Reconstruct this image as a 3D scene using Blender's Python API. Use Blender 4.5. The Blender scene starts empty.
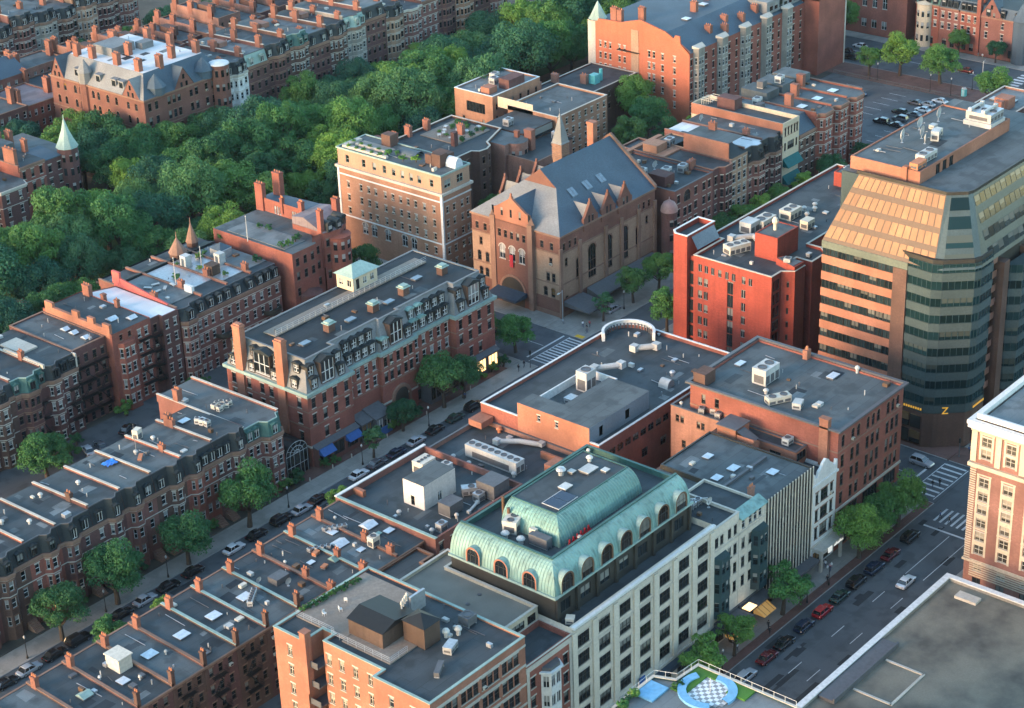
import bpy, math, random
import numpy as np
from math import radians, sin, cos, pi, sqrt, atan2, hypot
random.seed(11)
RS = np.random.RandomState(5)
S = bpy.context.scene
C = S.collection
W = {}
# ------------------------------------------------------------------ materials
def _nodes(name):
 m = bpy.data.materials.new(name); m.use_nodes = True
 nt = m.node_tree; b = nt.nodes['Principled BSDF']
 return m, nt, b, nt.nodes, nt.links
def _noise(nt, src, scale, detail=3.0, stretch=(1, 1, 1)):
 N, L = nt.nodes, nt.links
 mp = N.new('ShaderNodeMapping'); mp.inputs['Scale'].default_value = stretch
 L.new(src, mp.inputs['Vector'])
 n = N.new('ShaderNodeTexNoise'); n.inputs['Scale'].default_value = scale; n.inputs['Detail'].default_value = detail
 L.new(mp.outputs[0], n.inputs['Vector'])
 return n.outputs['Fac']
def _mixc(nt, fac, a, b, mode='MIX'):
 N, L = nt.nodes, nt.links
 x = N.new('ShaderNodeMix'); x.data_type = 'RGBA'; x.blend_type = mode
 for sock, v in ((x.inputs[0], fac), (x.inputs[6], a), (x.inputs[7], b)):
  if isinstance(v, (int, float)): sock.default_value = v
  elif isinstance(v, tuple): sock.default_value = (*v[:3], 1)
  else: L.new(v, sock)
 return x.outputs[2]
def _map(nt, v, a, b, c=0.0, d=1.0):
 n = nt.nodes.new('ShaderNodeMapRange'); nt.links.new(v, n.inputs[0])
 for i, t in enumerate((a, b, c, d)): n.inputs[i+1].default_value = t
 return n.outputs[0]
def sc(c, k): return tuple(min(1, x*k) for x in c)
def surf(name, col, rough=.85, var=.32, big=.16, fine=2.5, streak=0., dirt=None, objvar=0., metal=0., spec=.3, courses=0., bump=0.):
 """weathered surface: broad stains, fine mottling, optional rain streaks and masonry courses"""
 m, nt, b, N, L = _nodes(name)
 pos = N.new('ShaderNodeNewGeometry').outputs['Position']
 lo, hi = sc(col, 1-var), sc(col, 1+var)
 c = _mixc(nt, _map(nt, _noise(nt, pos, big, 5), .3, .7), lo, hi)
 c = _mixc(nt, _map(nt, _noise(nt, pos, fine, 3), .25, .75, 0, .55), c, sc(dirt or col, .6 if dirt is None else 1))
 if courses:
  f = _noise(nt, pos, 1.0, 2, (1.6, 1.6, 7.0))
  c = _mixc(nt, _map(nt, f, .35, .65, 0, courses), c, sc(col, .55))
 if streak:
  f = _noise(nt, pos, 1.0, 4, (1.1, 1.1, .07))
  c = _mixc(nt, _map(nt, f, .5, .75, 0, streak), c, sc(col, .45))
 if objvar:
  oi = N.new('ShaderNodeObjectInfo')
  c = _mixc(nt, _map(nt, oi.outputs['Random'], 0, 1, 0, objvar), c, sc(col, .45))
 L.new(c, b.inputs['Base Color'])
 b.inputs['Roughness'].default_value = rough; b.inputs['Metallic'].default_value = metal
 b.inputs['Specular IOR Level'].default_value = spec
 if bump:
  bp = N.new('ShaderNodeBump'); bp.inputs['Strength'].default_value = bump; bp.inputs['Distance'].default_value = .05
  L.new(_noise(nt, pos, fine*2, 3), bp.inputs['Height']); L.new(bp.outputs[0], b.inputs['Normal'])
 return m
def membrane(name, col, var=.3, sheet=(9., 1.9), seam=.5, rough=.75):
 """flat roofing laid in sheets with seams, ponding stains and patches"""
 m, nt, b, N, L = _nodes(name)
 pos = N.new('ShaderNodeNewGeometry').outputs['Position']
 br = N.new('ShaderNodeTexBrick'); br.inputs['Scale'].default_value = 1
 br.inputs['Brick Width'].default_value = sheet[0]; br.inputs['Row Height'].default_value = sheet[1]
 br.inputs['Mortar Size'].default_value = .05; br.inputs['Mortar Smooth'].default_value = .3
 br.inputs['Color1'].default_value = (*sc(col, .84), 1); br.inputs['Color2'].default_value = (*sc(col, 1.12), 1)
 br.inputs['Mortar'].default_value = (*sc(col, seam), 1)
 L.new(pos, br.inputs['Vector'])
 c = _mixc(nt, _map(nt, _noise(nt, pos, .12, 7), .42, .62, 0, .85), br.outputs['Color'], sc(col, 1+var*1.2))
 c = _mixc(nt, _map(nt, _noise(nt, pos, .30, 6), .5, .62, 0, .8), c, sc(col, 1-var*1.25))
 c = _mixc(nt, _map(nt, _noise(nt, pos, 5., 3), .3, .7, 0, .35), c, sc(col, .7))
 L.new(c, b.inputs['Base Color']); b.inputs['Roughness'].default_value = rough; b.inputs['Specular IOR Level'].default_value = .35
 return m
def plain(name, col, rough=.5, metal=0., emit=0., ecol=None, spec=.4, objrand=None):
 m, nt, b, N, L = _nodes(name)
 b.inputs['Base Color'].default_value = (*col, 1); b.inputs['Roughness'].default_value = rough
 b.inputs['Metallic'].default_value = metal; b.inputs['Specular IOR Level'].default_value = spec
 if emit:
  b.inputs['Emission Color'].default_value = (*(ecol or col), 1); b.inputs['Emission Strength'].default_value = emit
 else:
  pos = N.new('ShaderNodeNewGeometry').outputs['Position']
  L.new(_mixc(nt, _map(nt, _noise(nt, pos, 1.7, 3), .3, .7), sc(col, .85), sc(col, 1.12)), b.inputs['Base Color'])
 return m
def glass(name, dark, blind, share, rough=.06, spec=.6):
 """window glass: dark room behind, a blind or curtain drawn part way down in some windows"""
 m, nt, b, N, L = _nodes(name)
 oi = N.new('ShaderNodeObjectInfo').outputs['Random']
 tc = N.new('ShaderNodeTexCoord').outputs['Generated']
 sp = N.new('ShaderNodeSeparateXYZ'); L.new(tc, sp.inputs[0])
 thr = _map(nt, oi, 0, share, .25, 1.0)
 gt = N.new('ShaderNodeMath'); gt.operation = 'GREATER_THAN'; L.new(sp.outputs[2], gt.inputs[0]); L.new(thr, gt.inputs[1])
 r2 = N.new('ShaderNodeMath'); r2.operation = 'FRACT'
 mu = N.new('ShaderNodeMath'); mu.operation = 'MULTIPLY'; mu.inputs[1].default_value = 17.3
 L.new(oi, mu.inputs[0]); L.new(mu.outputs[0], r2.inputs[0])
 dk = _mixc(nt, r2.outputs[0], sc(dark, .6), sc(dark, 1.9))
 bl = _mixc(nt, r2.outputs[0], sc(blind, .55), blind)
 L.new(_mixc(nt, gt.outputs[0], dk, bl), b.inputs['Base Color'])
 b.inputs['Roughness'].default_value = rough; b.inputs['IOR'].default_value = 1.5
 b.inputs['Specular IOR Level'].default_value = spec
 return m
def leafmat(name, a, bcol, trans=.3):
 m, nt, b, N, L = _nodes(name)
 tc = N.new('ShaderNodeTexCoord').outputs['Object']
 oi = N.new('ShaderNodeObjectInfo').outputs['Random']
 c = _mixc(nt, _map(nt, _noise(nt, tc, .55, 3), .3, .7), a, bcol)
 c = _mixc(nt, _map(nt, _noise(nt, tc, 6., 2), .3, .7, 0, .5), c, sc(a, .55))
 c = _mixc(nt, _map(nt, oi, 0, 1, 0, .75), c, (a[0]*.45, a[1]*.6, a[2]*.95))
 fr = N.new('ShaderNodeMath'); fr.operation = 'PINGPONG'; fr.inputs[1].default_value = .19; L.new(oi, fr.inputs[0])
 c = _mixc(nt, _map(nt, fr.outputs[0], .08, .19, 0, .8), c, (bcol[0]*1.5, bcol[1]*1.15, bcol[2]*.75))
 L.new(c, b.inputs['Base Color']); b.inputs['Roughness'].default_value = .65; b.inputs['Specular IOR Level'].default_value = .2
 tr = N.new('ShaderNodeBsdfTranslucent'); L.new(c, tr.inputs['Color'])
 mx = N.new('ShaderNodeMixShader'); mx.inputs[0].default_value = trans
 L.new(b.outputs[0], mx.inputs[1]); L.new(tr.outputs[0], mx.inputs[2])
 L.new(mx.outputs[0], N['Material Output'].inputs['Surface'])
 return m
BK = dict(
 red=surf('red_brick', (.27, .092, .066), courses=.35, streak=.25),
 dark=surf('dark_red_brick', (.13, .062, .056), courses=.35, streak=.35),
 brown=surf('brown_brick', (.125, .07, .054), courses=.35, streak=.35),
 orange=surf('orange_brick', (.35, .15, .095), courses=.25, streak=.2),
 vivid=surf('vivid_red_brick', (.31, .06, .04), courses=.5, streak=.45, var=.3),
 chim=surf('chimney_brick', (.27, .115, .08), courses=.35, streak=.4, var=.35),
 tan=surf('tan_brick', (.36, .19, .12), courses=.25, streak=.25),
 rose=surf('rose_brick', (.215, .095, .077), courses=.3, streak=.2),
 pink=surf('weathered_pink_brick', (.30, .155, .115), courses=.3, streak=.45, var=.35),
 brownstone=surf('brownstone', (.19, .088, .064), courses=.3, streak=.3, var=.3),
 buff=surf('buff_stone', (.36, .23, .155), courses=.3, streak=.2, var=.28),
 lime=surf('pale_limestone', (.62, .555, .455), streak=.18, var=.1),
 grey=surf('grey_stone', (.27, .245, .21), courses=.3, streak=.3),
 cream=surf('cream_stone', (.56, .46, .33), streak=.2, var=.12),
 white=surf('white_painted_wall', (.66, .65, .62), streak=.18, var=.08),
 hut=surf('pale_metal_cladding', (.6, .55, .5), streak=.2, var=.06),
)
RF = dict(
 black=membrane('black_roof_sheet', (.044, .053, .058)),
 jet=membrane('jet_roof_sheet', (.02, .025, .03)),
 grey=membrane('grey_roof_sheet', (.08, .092, .095)),
 light=membrane('light_grey_roof_sheet', (.135, .15, .152)),
 white=membrane('white_roof_coating', (.62, .62, .62), var=.08, seam=.88),
 gravel=surf('gravel_ballast', (.20, .18, .15), var=.2, fine=6., big=.2),
 mauve=membrane('mauve_roof_sheet', (.19, .15, .155)),
)
MT = dict(
 slate=surf('dark_slate', (.024, .031, .034), rough=.6, var=.35, fine=4., courses=.5),
 slateblue=surf('blue_grey_slate', (.068, .10, .13), rough=.65, var=.18, fine=3., courses=.25),
 slatepale=surf('pale_grey_slate', (.21, .215, .215), rough=.7, var=.22, fine=3., courses=.4),
 copper=surf('green_copper', (.17, .30, .28), rough=.55, var=.3, streak=.75, dirt=(.22, .29, .22)),
 copperpale=surf('pale_green_copper', (.27, .37, .33), rough=.6, var=.2, streak=.3),
 copperdark=surf('dark_green_copper', (.05, .12, .105), rough=.55, var=.3, streak=.35),
 tealbay=surf('dark_teal_metal', (.028, .062, .07), rough=.5, var=.25),
 bronze=surf('dark_bronze_panel', (.045, .042, .036), rough=.5, var=.3, streak=.3),
 brass=surf('stained_copper_brown', (.13, .075, .045), rough=.6, var=.35, streak=.4),
 stone=surf('pale_trim_stone', (.5, .45, .38), var=.15, streak=.2),
 sand=surf('brown_trim_stone', (.24, .14, .10), var=.25, streak=.2),
 whitep=plain('white_paint', (.58, .58, .56), .6),
 creamp=plain('cream_paint', (.5, .45, .36), .6), greyframe=plain('grey_window_frame', (.26, .26, .25), .5),
 dkframe=plain('dark_window_frame', (.035, .037, .037), .5),
 brframe=plain('brown_window_frame', (.09, .055, .04), .6),
 iron=plain('black_iron', (.012, .013, .014), .5, spec=.3),
 steel=plain('galvanised_steel', (.42, .43, .44), .42, .6),
 duct=surf('weathered_white_metal', (.47, .465, .44), rough=.5, var=.25, fine=4., streak=.3),
 beige=plain('beige_unit_casing', (.55, .49, .40), .6),
 dkgrey=plain('dark_grey_metal', (.09, .09, .095), .55),
 grille=plain('black_grille', (.018, .018, .02), .6),
 terra=plain('terracotta_pot', (.46, .17, .08), .8),
 wood=surf('weathered_wood_deck', (.24, .20, .165), var=.2, courses=.3),
 timber=surf('brown_wood_boards', (.085, .055, .042), var=.3, streak=.5),
 skyl=plain('skylight_panel', (.48, .53, .57), .3, spec=.5), rooflight=plain('dull_rooflight', (.16, .21, .25), .25, spec=.5),
 solar=plain('dark_solar_glass', (.008, .012, .03), .12, spec=.7),
 blue=plain('blue_canvas', (.03, .09, .26), .8),
 teal=plain('teal_canvas', (.008, .10, .10), .8),
 cloth=plain('dark_blue_canvas', (.03, .045, .065), .8),
 redc=plain('red_cloth', (.35, .02, .03), .8),
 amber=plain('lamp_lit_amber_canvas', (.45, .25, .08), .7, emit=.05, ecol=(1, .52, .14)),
 glow=plain('lit_shop_glass', (.9, .6, .3), .4, emit=.5, ecol=(1, .6, .25)),
 glowdim=plain('dimly_lit_glass', (.5, .3, .12), .3, emit=.12, ecol=(1, .6, .25)),
 lamp=plain('lamp_glass', (1, .9, .7), .3, emit=2., ecol=(1, .85, .6)),
 signw=plain('lit_sign_face', (.8, .76, .68), .4, emit=.1, ecol=(1, .93, .8)),
 neon=plain('red_neon_tube', (.28, .012, .02), .4, emit=.012, ecol=(1, .02, .04)),
 gold=plain('gilt_letters', (.65, .36, .05), .35, .3, emit=.1, ecol=(1, .5, .06)),
 paint=plain('road_paint', (.62, .62, .60), .7),
 yellow=plain('yellow_paint', (.62, .36, .03), .6),
 portable=plain('turquoise_plastic', (.10, .42, .42), .5),
)
GL = dict(
 g=glass('window_glass', (.012, .016, .018), (.34, .34, .32), .75),
 dk=glass('dark_window_glass', (.010, .013, .015), (.24, .235, .21), .45),
 tower=glass('tower_ribbon_glass', (.012, .02, .022), (.15, .145, .125), .6),
 amber=surf('amber_reflective_glass', (.235, .118, .05), rough=.3, var=.2, big=.3, fine=.8, objvar=.7, metal=.15),
 teal=glass('teal_curtain_glass', (.006, .018, .02), (.07, .085, .075), .45, spec=.22),
 shop=glass('shop_glass', (.015, .015, .014), (.22, .13, .06), .3),
 church=glass('hall_glass', (.012, .014, .016), (.25, .14, .05), .06),
 warm=glass('curtained_glass', (.05, .045, .035), (.42, .36, .27), .95),
)
# ------------------------------------------------------------------ mesh builder
class M:
 def __init__(s): s.v = []; s.f = []; s.m = []
 def face(s, pts, mi=0):
  n = len(s.v); s.v += [tuple(p) for p in pts]; s.f.append(tuple(range(n, n+len(pts)))); s.m.append(mi)
 def box(s, x0, x1, y0, y1, z0, z1, mi=0, bottom=True):
  n = len(s.v)
  s.v += [(x0,y0,z0),(x1,y0,z0),(x1,y1,z0),(x0,y1,z0),(x0,y0,z1),(x1,y0,z1),(x1,y1,z1),(x0,y1,z1)]
  F = [(4,5,6,7),(0,1,5,4),(1,2,6,5),(2,3,7,6),(3,0,4,7)] + ([(3,2,1,0)] if bottom else [])
  for f in F: s.f.append(tuple(n+i for i in f)); s.m.append(mi)
 def obox(s, cx, cy, L, Wd, z0, z1, rz=0., mi=0):
  c, d = cos(rz), sin(rz); n = len(s.v)
  for z in (z0, z1):
   for a, b in ((-L/2,-Wd/2),(L/2,-Wd/2),(L/2,Wd/2),(-L/2,Wd/2)): s.v.append((cx+a*c-b*d, cy+a*d+b*c, z))
  for f in ((4,5,6,7),(0,1,5,4),(1,2,6,5),(2,3,7,6),(3,0,4,7),(3,2,1,0)): s.f.append(tuple(n+i for i in f)); s.m.append(mi)
 def prism(s, poly, z0, z1, mi=0, mt=None, zt=None, bottom=False):
  k = len(poly); n = len(s.v)
  f1 = zt or (lambda x, y: z1)
  s.v += [(x,y,z0) for x,y in poly] + [(x,y,f1(x,y)) for x,y in poly]
  for i in range(k):
   j = (i+1)%k; s.f.append((n+i,n+j,n+k+j,n+k+i)); s.m.append(mi)
  s.f.append(tuple(n+k+i for i in range(k))); s.m.append(mi if mt is None else mt)
  if bottom: s.f.append(tuple(n+i for i in reversed(range(k)))); s.m.append(mi)
 def tube(s, a, b, r, r2=None, n=6, mi=0, cap=True):
  a = np.array(a, float); b = np.array(b, float); d = b-a; d /= np.linalg.norm(d)+1e-9
  u = np.cross(d, (0,0,1) if abs(d[2]) < .9 else (1,0,0)); u /= np.linalg.norm(u); w = np.cross(d, u)
  r2 = r if r2 is None else r2; k = len(s.v)
  for p, q in ((a, r), (b, r2)):
   for i in range(n):
    t = 2*pi*i/n; s.v.append(tuple(p+q*(cos(t)*u+sin(t)*w)))
  for i in range(n):
   j = (i+1)%n; s.f.append((k+i,k+n+i,k+n+j,k+j)); s.m.append(mi)
  if cap: s.f.append(tuple(k+n+n-1-i for i in range(n))); s.m.append(mi); s.f.append(tuple(k+i for i in range(n))); s.m.append(mi)
 def lathe(s, cx, cy, prof, n=10, mi=0, a0=0., a1=2*pi, cap=True):
  full = abs(a1-a0-2*pi) < 1e-6; m = n if full else n+1; k = len(s.v)
  for r, z in prof:
   for i in range(m):
    t = a0+(a1-a0)*i/n; s.v.append((cx+r*cos(t), cy+r*sin(t), z))
  for p in range(len(prof)-1):
   for i in range(n):
    j = (i+1)%m; s.f.append((k+p*m+i,k+p*m+j,k+(p+1)*m+j,k+(p+1)*m+i)); s.m.append(mi)
  if cap and full and prof[-1][0] > .02: s.f.append(tuple(k+(len(prof)-1)*m+i for i in range(m))); s.m.append(mi)
 def build(s, name, mats, parent=None, local=False, smooth=False, org=None):
  me = bpy.data.meshes.new(name)
  if parent is not None and not local: org = W[parent.name]
  org = org or (0, 0, 0)
  v = (np.array(s.v, float).reshape(-1, 3)-np.array(org)).tolist() if s.v else []
  me.from_pydata(v, [], s.f)
  if not isinstance(mats, (list, tuple)): mats = [mats]
  for m in mats: me.materials.append(m)
  if len(mats) > 1: me.polygons.foreach_set('material_index', s.m)
  if smooth: me.polygons.foreach_set('use_smooth', [True]*len(s.f))
  o = bpy.data.objects.new(name, me); C.objects.link(o)
  if parent is not None:
   o.parent = parent; W[o.name] = org if not local else (0, 0, 0)
  else:
   o.location = org; W[o.name] = org
  return o
def tag(o, label=None, cat=None, group=None, kind=None):
 for k, v in (('label', label), ('category', cat), ('group', group), ('kind', kind)):
  if v: o[k] = v
 return o
def thing(name, label, cat, loc, rz=0., group=None):
 o = bpy.data.objects.new(name, None); C.objects.link(o)
 o.location = loc; o.rotation_euler = (0, 0, rz); W[o.name] = tuple(loc)
 return tag(o, label, cat, group)
def dup(root, loc, rz=0., label=None, group=None, scale=None):
 r = root.copy(); C.objects.link(r); r.location = loc; r.rotation_euler = (0, 0, rz)
 if scale: r.scale = scale
 if label: r['label'] = label
 if group: r['group'] = group
 for ch in root.children:
  c = ch.copy(); C.objects.link(c); c.parent = r
  for g in ch.children:
   d = g.copy(); C.objects.link(d); d.parent = c
 return r
def structure(name, mb, m, kind='structure', label=None):
 o = mb.build(name, m); o['kind'] = kind
 if label: o['label'] = label
 return o
def offp(pts, d, closed=True):
 """mitred offset to the left of the direction of travel (inward for a counter-clockwise ring)"""
 n = len(pts); out = []
 for i in range(n):
  p = pts[i]
  segs = []
  if closed or i > 0: segs.append((pts[i-1], p))
  if closed or i < n-1: segs.append((p, pts[(i+1)%n]))
  nn = []
  for a, b in segs:
   L = hypot(b[0]-a[0], b[1]-a[1]); nn.append((-(b[1]-a[1])/L, (b[0]-a[0])/L))
  if len(nn) == 1: k = nn[0]; out.append((p[0]+k[0]*d, p[1]+k[1]*d))
  else:
   dot = 1+nn[0][0]*nn[1][0]+nn[0][1]*nn[1][1]
   if dot < .2: dot = .2
   out.append((p[0]+(nn[0][0]+nn[1][0])/dot*d, p[1]+(nn[0][1]+nn[1][1])/dot*d))
 return out
def ring(mb, poly, out, inn, z0, z1, mi=0):
 """closed band (coping, cornice, string course) round a ring of points"""
 a, b = offp(poly, -out), offp(poly, inn); k = len(poly)
 for i in range(k):
  j = (i+1)%k
  mb.face([(*a[i],z0),(*a[j],z0),(*a[j],z1),(*a[i],z1)], mi)
  mb.face([(*a[i],z1),(*a[j],z1),(*b[j],z1),(*b[i],z1)], mi)
  mb.face([(*b[j],z0),(*b[i],z0),(*b[i],z1),(*b[j],z1)], mi)
  mb.face([(*b[i],z0),(*b[j],z0),(*a[j],z0),(*a[i],z0)], mi)
def band(mb, pts, out, z0, z1, mi=0, inn=.05):
 a, b = offp(pts, -out, False), offp(pts, inn, False)
 for i in range(len(pts)-1):
  j = i+1
  mb.face([(*a[i],z0),(*a[j],z0),(*a[j],z1),(*a[i],z1)], mi)
  mb.face([(*a[i],z1),(*a[j],z1),(*b[j],z1),(*b[i],z1)], mi)
  mb.face([(*b[i],z0),(*b[j],z0),(*a[j],z0),(*a[i],z0)], mi)
 for i, sgn in ((0, 1), (len(pts)-1, -1)):
  q = [(*b[i],z0),(*a[i],z0),(*a[i],z1),(*b[i],z1)]
  mb.face(q if sgn > 0 else q[::-1], mi)
def wall(mb, A, B, z0, z1, ops, mi=0, d=.22, mr=None):
 L = hypot(B[0]-A[0], B[1]-A[1]); ux, uy = (B[0]-A[0])/L, (B[1]-A[1])/L
 nx, ny = -uy, ux   # inward
 P = lambda s, z, k=0.: (A[0]+ux*s+nx*k, A[1]+uy*s+ny*k, z)
 ops = [(max(.02, o[0]), min(L-.02, o[1]), max(z0+.02, o[2]), min(z1-.02, o[3])) for o in ops]
 zs = sorted({z0, z1, *[round(o[2], 4) for o in ops], *[round(o[3], 4) for o in ops]})
 for a, b in zip(zs, zs[1:]):
  if b-a < 1e-4: continue
  zm = (a+b)/2
  holes = sorted((o[0], o[1]) for o in ops if o[2] < zm < o[3])
  s = 0.
  for h0, h1 in holes:
   if h0 > s+1e-4: mb.face([P(s,a),P(h0,a),P(h0,b),P(s,b)], mi)
   s = max(s, h1)
  if s < L-1e-4: mb.face([P(s,a),P(L,a),P(L,b),P(s,b)], mi)
 mr = mi if mr is None else mr
 for s0, s1, a, b in ops:
  mb.face([P(s0,a),P(s0,a,d),P(s0,b,d),P(s0,b)], mr); mb.face([P(s1,a,d),P(s1,a),P(s1,b),P(s1,b,d)], mr)
  mb.face([P(s0,a),P(s1,a),P(s1,a,d),P(s0,a,d)], mr); mb.face([P(s0,b,d),P(s1,b,d),P(s1,b),P(s0,b)], mr)
# ------------------------------------------------------------------ windows
ST = {   # style: frame, sill/lintel, glass, flags
 'w': ('whitep', 'stone', 'g', ''), 'ws': ('whitep', 'sand', 'g', ''), 'd': ('dkframe', 'stone', 'dk', ''),
 'db': ('dkframe', 'sand', 'dk', ''), 'b': ('brframe', 'sand', 'dk', ''), 'c': ('creamp', 'stone', 'g', ''),
 'aw': ('whitep', 'stone', 'g', 'a'), 'ad': ('dkframe', 'sand', 'church', 'a'), 'p': ('dkframe', 'dkframe', 'dk', 'p'),
 'pt': ('tealbay', 'tealbay', 'g', 'p'), 'm': ('dkframe', 'dkframe', 'dk', 'pm'), 'mw': ('whitep', 'whitep', 'g', 'pm'),
 'warm': ('creamp', 'stone', 'warm', 'm'), 'shop': ('dkframe', 'dkframe', 'shop', 'pm'), 'cu': ('copperpale', 'copperpale', 'g', 'p'),
 'wl': ('whitep', 'lime', 'g', 'm'), 'dl': ('bronze', 'stone', 'dk', 'm'), 'rib': ('dkframe', 'dkframe', 'tower', 'pn'), 'teal': ('tealbay', 'tealbay', 'teal', 'pn'), 'mg': ('greyframe', 'greyframe', 'dk', 'pm'), 'ch': ('brframe', 'sand', 'church', 'am'),
}
MT['lime'] = BK['lime']
_wp = {}
def wproto(w, h, st, wm):
 key = (round(w, 2), round(h, 2), st, wm.name if 'a' in ST[st][3] else '')
 if key in _wp: return _wp[key]
 fm, sm, gm, fl = ST[st]
 m = M(); t = .055; y0, y1 = .09, .19
 if 1:
  m.box(0, t, y0, y1, 0, h); m.box(w-t, w, y0, y1, 0, h); m.box(t, w-t, y0, y1, 0, t); m.box(t, w-t, y0, y1, h-t, h)
 if 'p' not in fl or 'm' not in fl:
  if 'n' not in fl: m.box(t, w-t, y0+.02, y1, h*.5-.035, h*.5+.035)
 if 'm' in fl or w > 1.55 or 'n' in fl:
  k = max(1, round(w/1.15)-1) if 'n' in fl or w > 2.6 else 1
  for i in range(k):
   x = w*(i+1)/(k+1); m.box(x-.04, x+.04, y0+.01, y1, t, h-t)
 if 'p' not in fl:
  m.box(-.12, w+.12, -.09, .17, -.14, .0, 1)
  if 'a' not in fl: m.box(-.14, w+.14, -.045, .02, h, h+.24, 1)
 if 'a' in fl:
  n = 8; r = w/2; zc = h-r
  for sgn in (-1, 1):
   pts = [(r+sgn*r*sin(pi/2*i/n), zc+r*cos(pi/2*i/n)) for i in range(n+1)]
   poly = [(x, -.004, z) for x, z in pts] + [(r+sgn*r, -.004, h)]
   m.face(poly if sgn < 0 else poly[::-1], 2)
   for (xa, za), (xb, zb) in zip(pts, pts[1:]):
    q = [(xa,-.004,za),(xb,-.004,zb),(xb,.2,zb),(xa,.2,za)]; m.face(q, 2)
  pa = [(r+(r+.02)*cos(pi*i/12), zc+(r+.02)*sin(pi*i/12)) for i in range(13)]; pb = [(r+(r+.12+r*.16)*cos(pi*i/12), zc+(r+.12+r*.16)*sin(pi*i/12)) for i in range(13)]
  for i in range(12):
   m.face([(pa[i][0],-.05,pa[i][1]),(pb[i][0],-.05,pb[i][1]),(pb[i+1][0],-.05,pb[i+1][1]),(pa[i+1][0],-.05,pa[i+1][1])], 1)
   m.face([(pb[i][0],-.05,pb[i][1]),(pb[i][0],.01,pb[i][1]),(pb[i+1][0],.01,pb[i+1][1]),(pb[i+1][0],-.05,pb[i+1][1])], 1)
 tmp = m.build('window', [MT[fm], MT[sm], wm]); fme = tmp.data; bpy.data.objects.remove(tmp)
 g = M(); g.box(0, w, .185, .21, 0, h)
 tmp = g.build('pane', GL[gm]); gme = tmp.data; bpy.data.objects.remove(tmp)
 _wp[key] = (fme, gme); return _wp[key]
def add_window(root, A, B, s, zb, w, h, st, wm, name='window', lit=None):
 fme, gme = wproto(w, h, st, wm)
 L = hypot(B[0]-A[0], B[1]-A[1]); ux, uy = (B[0]-A[0])/L, (B[1]-A[1])/L
 o = bpy.data.objects.new(name, fme); C.objects.link(o); o.parent = root
 org = W[root.name]; x, y = A[0]+ux*(s-w/2), A[1]+uy*(s-w/2)
 o.location = (x-org[0], y-org[1], zb-org[2]); o.rotation_euler = (0, 0, atan2(uy, ux))
 p = bpy.data.objects.new('pane', gme); C.objects.link(p); p.parent = o
 if lit:
  p.data = gme.copy(); p.data.materials[0] = MT[lit]
 return o
_wu = []
def window_unit(root, A, B, s, zb, w):
 if not _wu:
  m = M(); m.box(-.33, .33, -.35, .12, 0, .42); m.box(-.28, .28, -.37, -.35, .06, .36, 1); o = m.build('u', [MT['beige'], MT['grille']]); _wu.append(o.data); bpy.data.objects.remove(o)
 o = bpy.data.objects.new('window_air_conditioner', _wu[0]); C.objects.link(o); o.parent = root; L = hypot(B[0]-A[0], B[1]-A[1]); g = W[root.name]
 o.location = (A[0]+(B[0]-A[0])*s/L-g[0], A[1]+(B[1]-A[1])*s/L-g[1], zb+.05-g[2]); o.rotation_euler = (0, 0, atan2(B[1]-A[1], B[0]-A[0]))
def clutter(root, x0, x1, y0, y1, zf, n, seed=0):
 """small fittings and repairs of a flat roof: tar patches, pipes, hatches, cables"""
 r = random.Random(seed+int(x0*7+y0)); z_ = zf if callable(zf) else (lambda x, y: zf)
 for i in range(n):
  x, y = r.uniform(x0+.6, x1-.6), r.uniform(y0+.6, y1-.6); z = z_(x, y); k = r.random(); m = M()
  if k < .34:
   a, b = min(r.uniform(.5, 2.2), x1-x-.1, x-x0-.1), min(r.uniform(.4, 1.6), y1-y-.1, y-y0-.1); q = [(x-a, y-b), (x+a, y-b*r.uniform(.7, 1)), (x+a*r.uniform(.8, 1), y+b), (x-a*.9, y+b*.9)]
   m.face([(px, py, z_(px, py)+.006+.0013*i) for px, py in q]); m.build('tar_patch', r.choice([RF['jet'], RF['grey'], RF['light'], RF['black']]), root)
  elif k < .62: m.tube((x, y, z-.1), (x, y, z+r.uniform(.4, 1.1)), r.uniform(.06, .13), n=6); m.build('vent_pipe', r.choice([MT['steel'], MT['duct'], MT['dkgrey']]), root)
  elif k < .82: a, b = r.uniform(.25, .7), r.uniform(.25, .6); m.box(x-a, x+a, y-b, y+b, z-.1, z+r.uniform(.25, .8)); m.build('roof_hatch', r.choice([MT['steel'], MT['dkgrey'], MT['beige'], MT['brass'], MT['duct']]), root)
  else:
   b = r.uniform(1., min(6., (y1-y0)*.4)); yb = min(y1-.2, y+b); m.tube((x, y, z+.12), (x+r.uniform(-.3, .3), yb, z_(x, yb)+.12), .06, n=5); m.build('roof_cable', r.choice([MT['dkgrey'], MT['steel']]), root)
def ev(n, L, a=0., b=None):
 """n evenly spaced centres between a and b"""
 b = L if b is None else b
 return [a+(b-a)*(i+.5)/n for i in range(n)]
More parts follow.
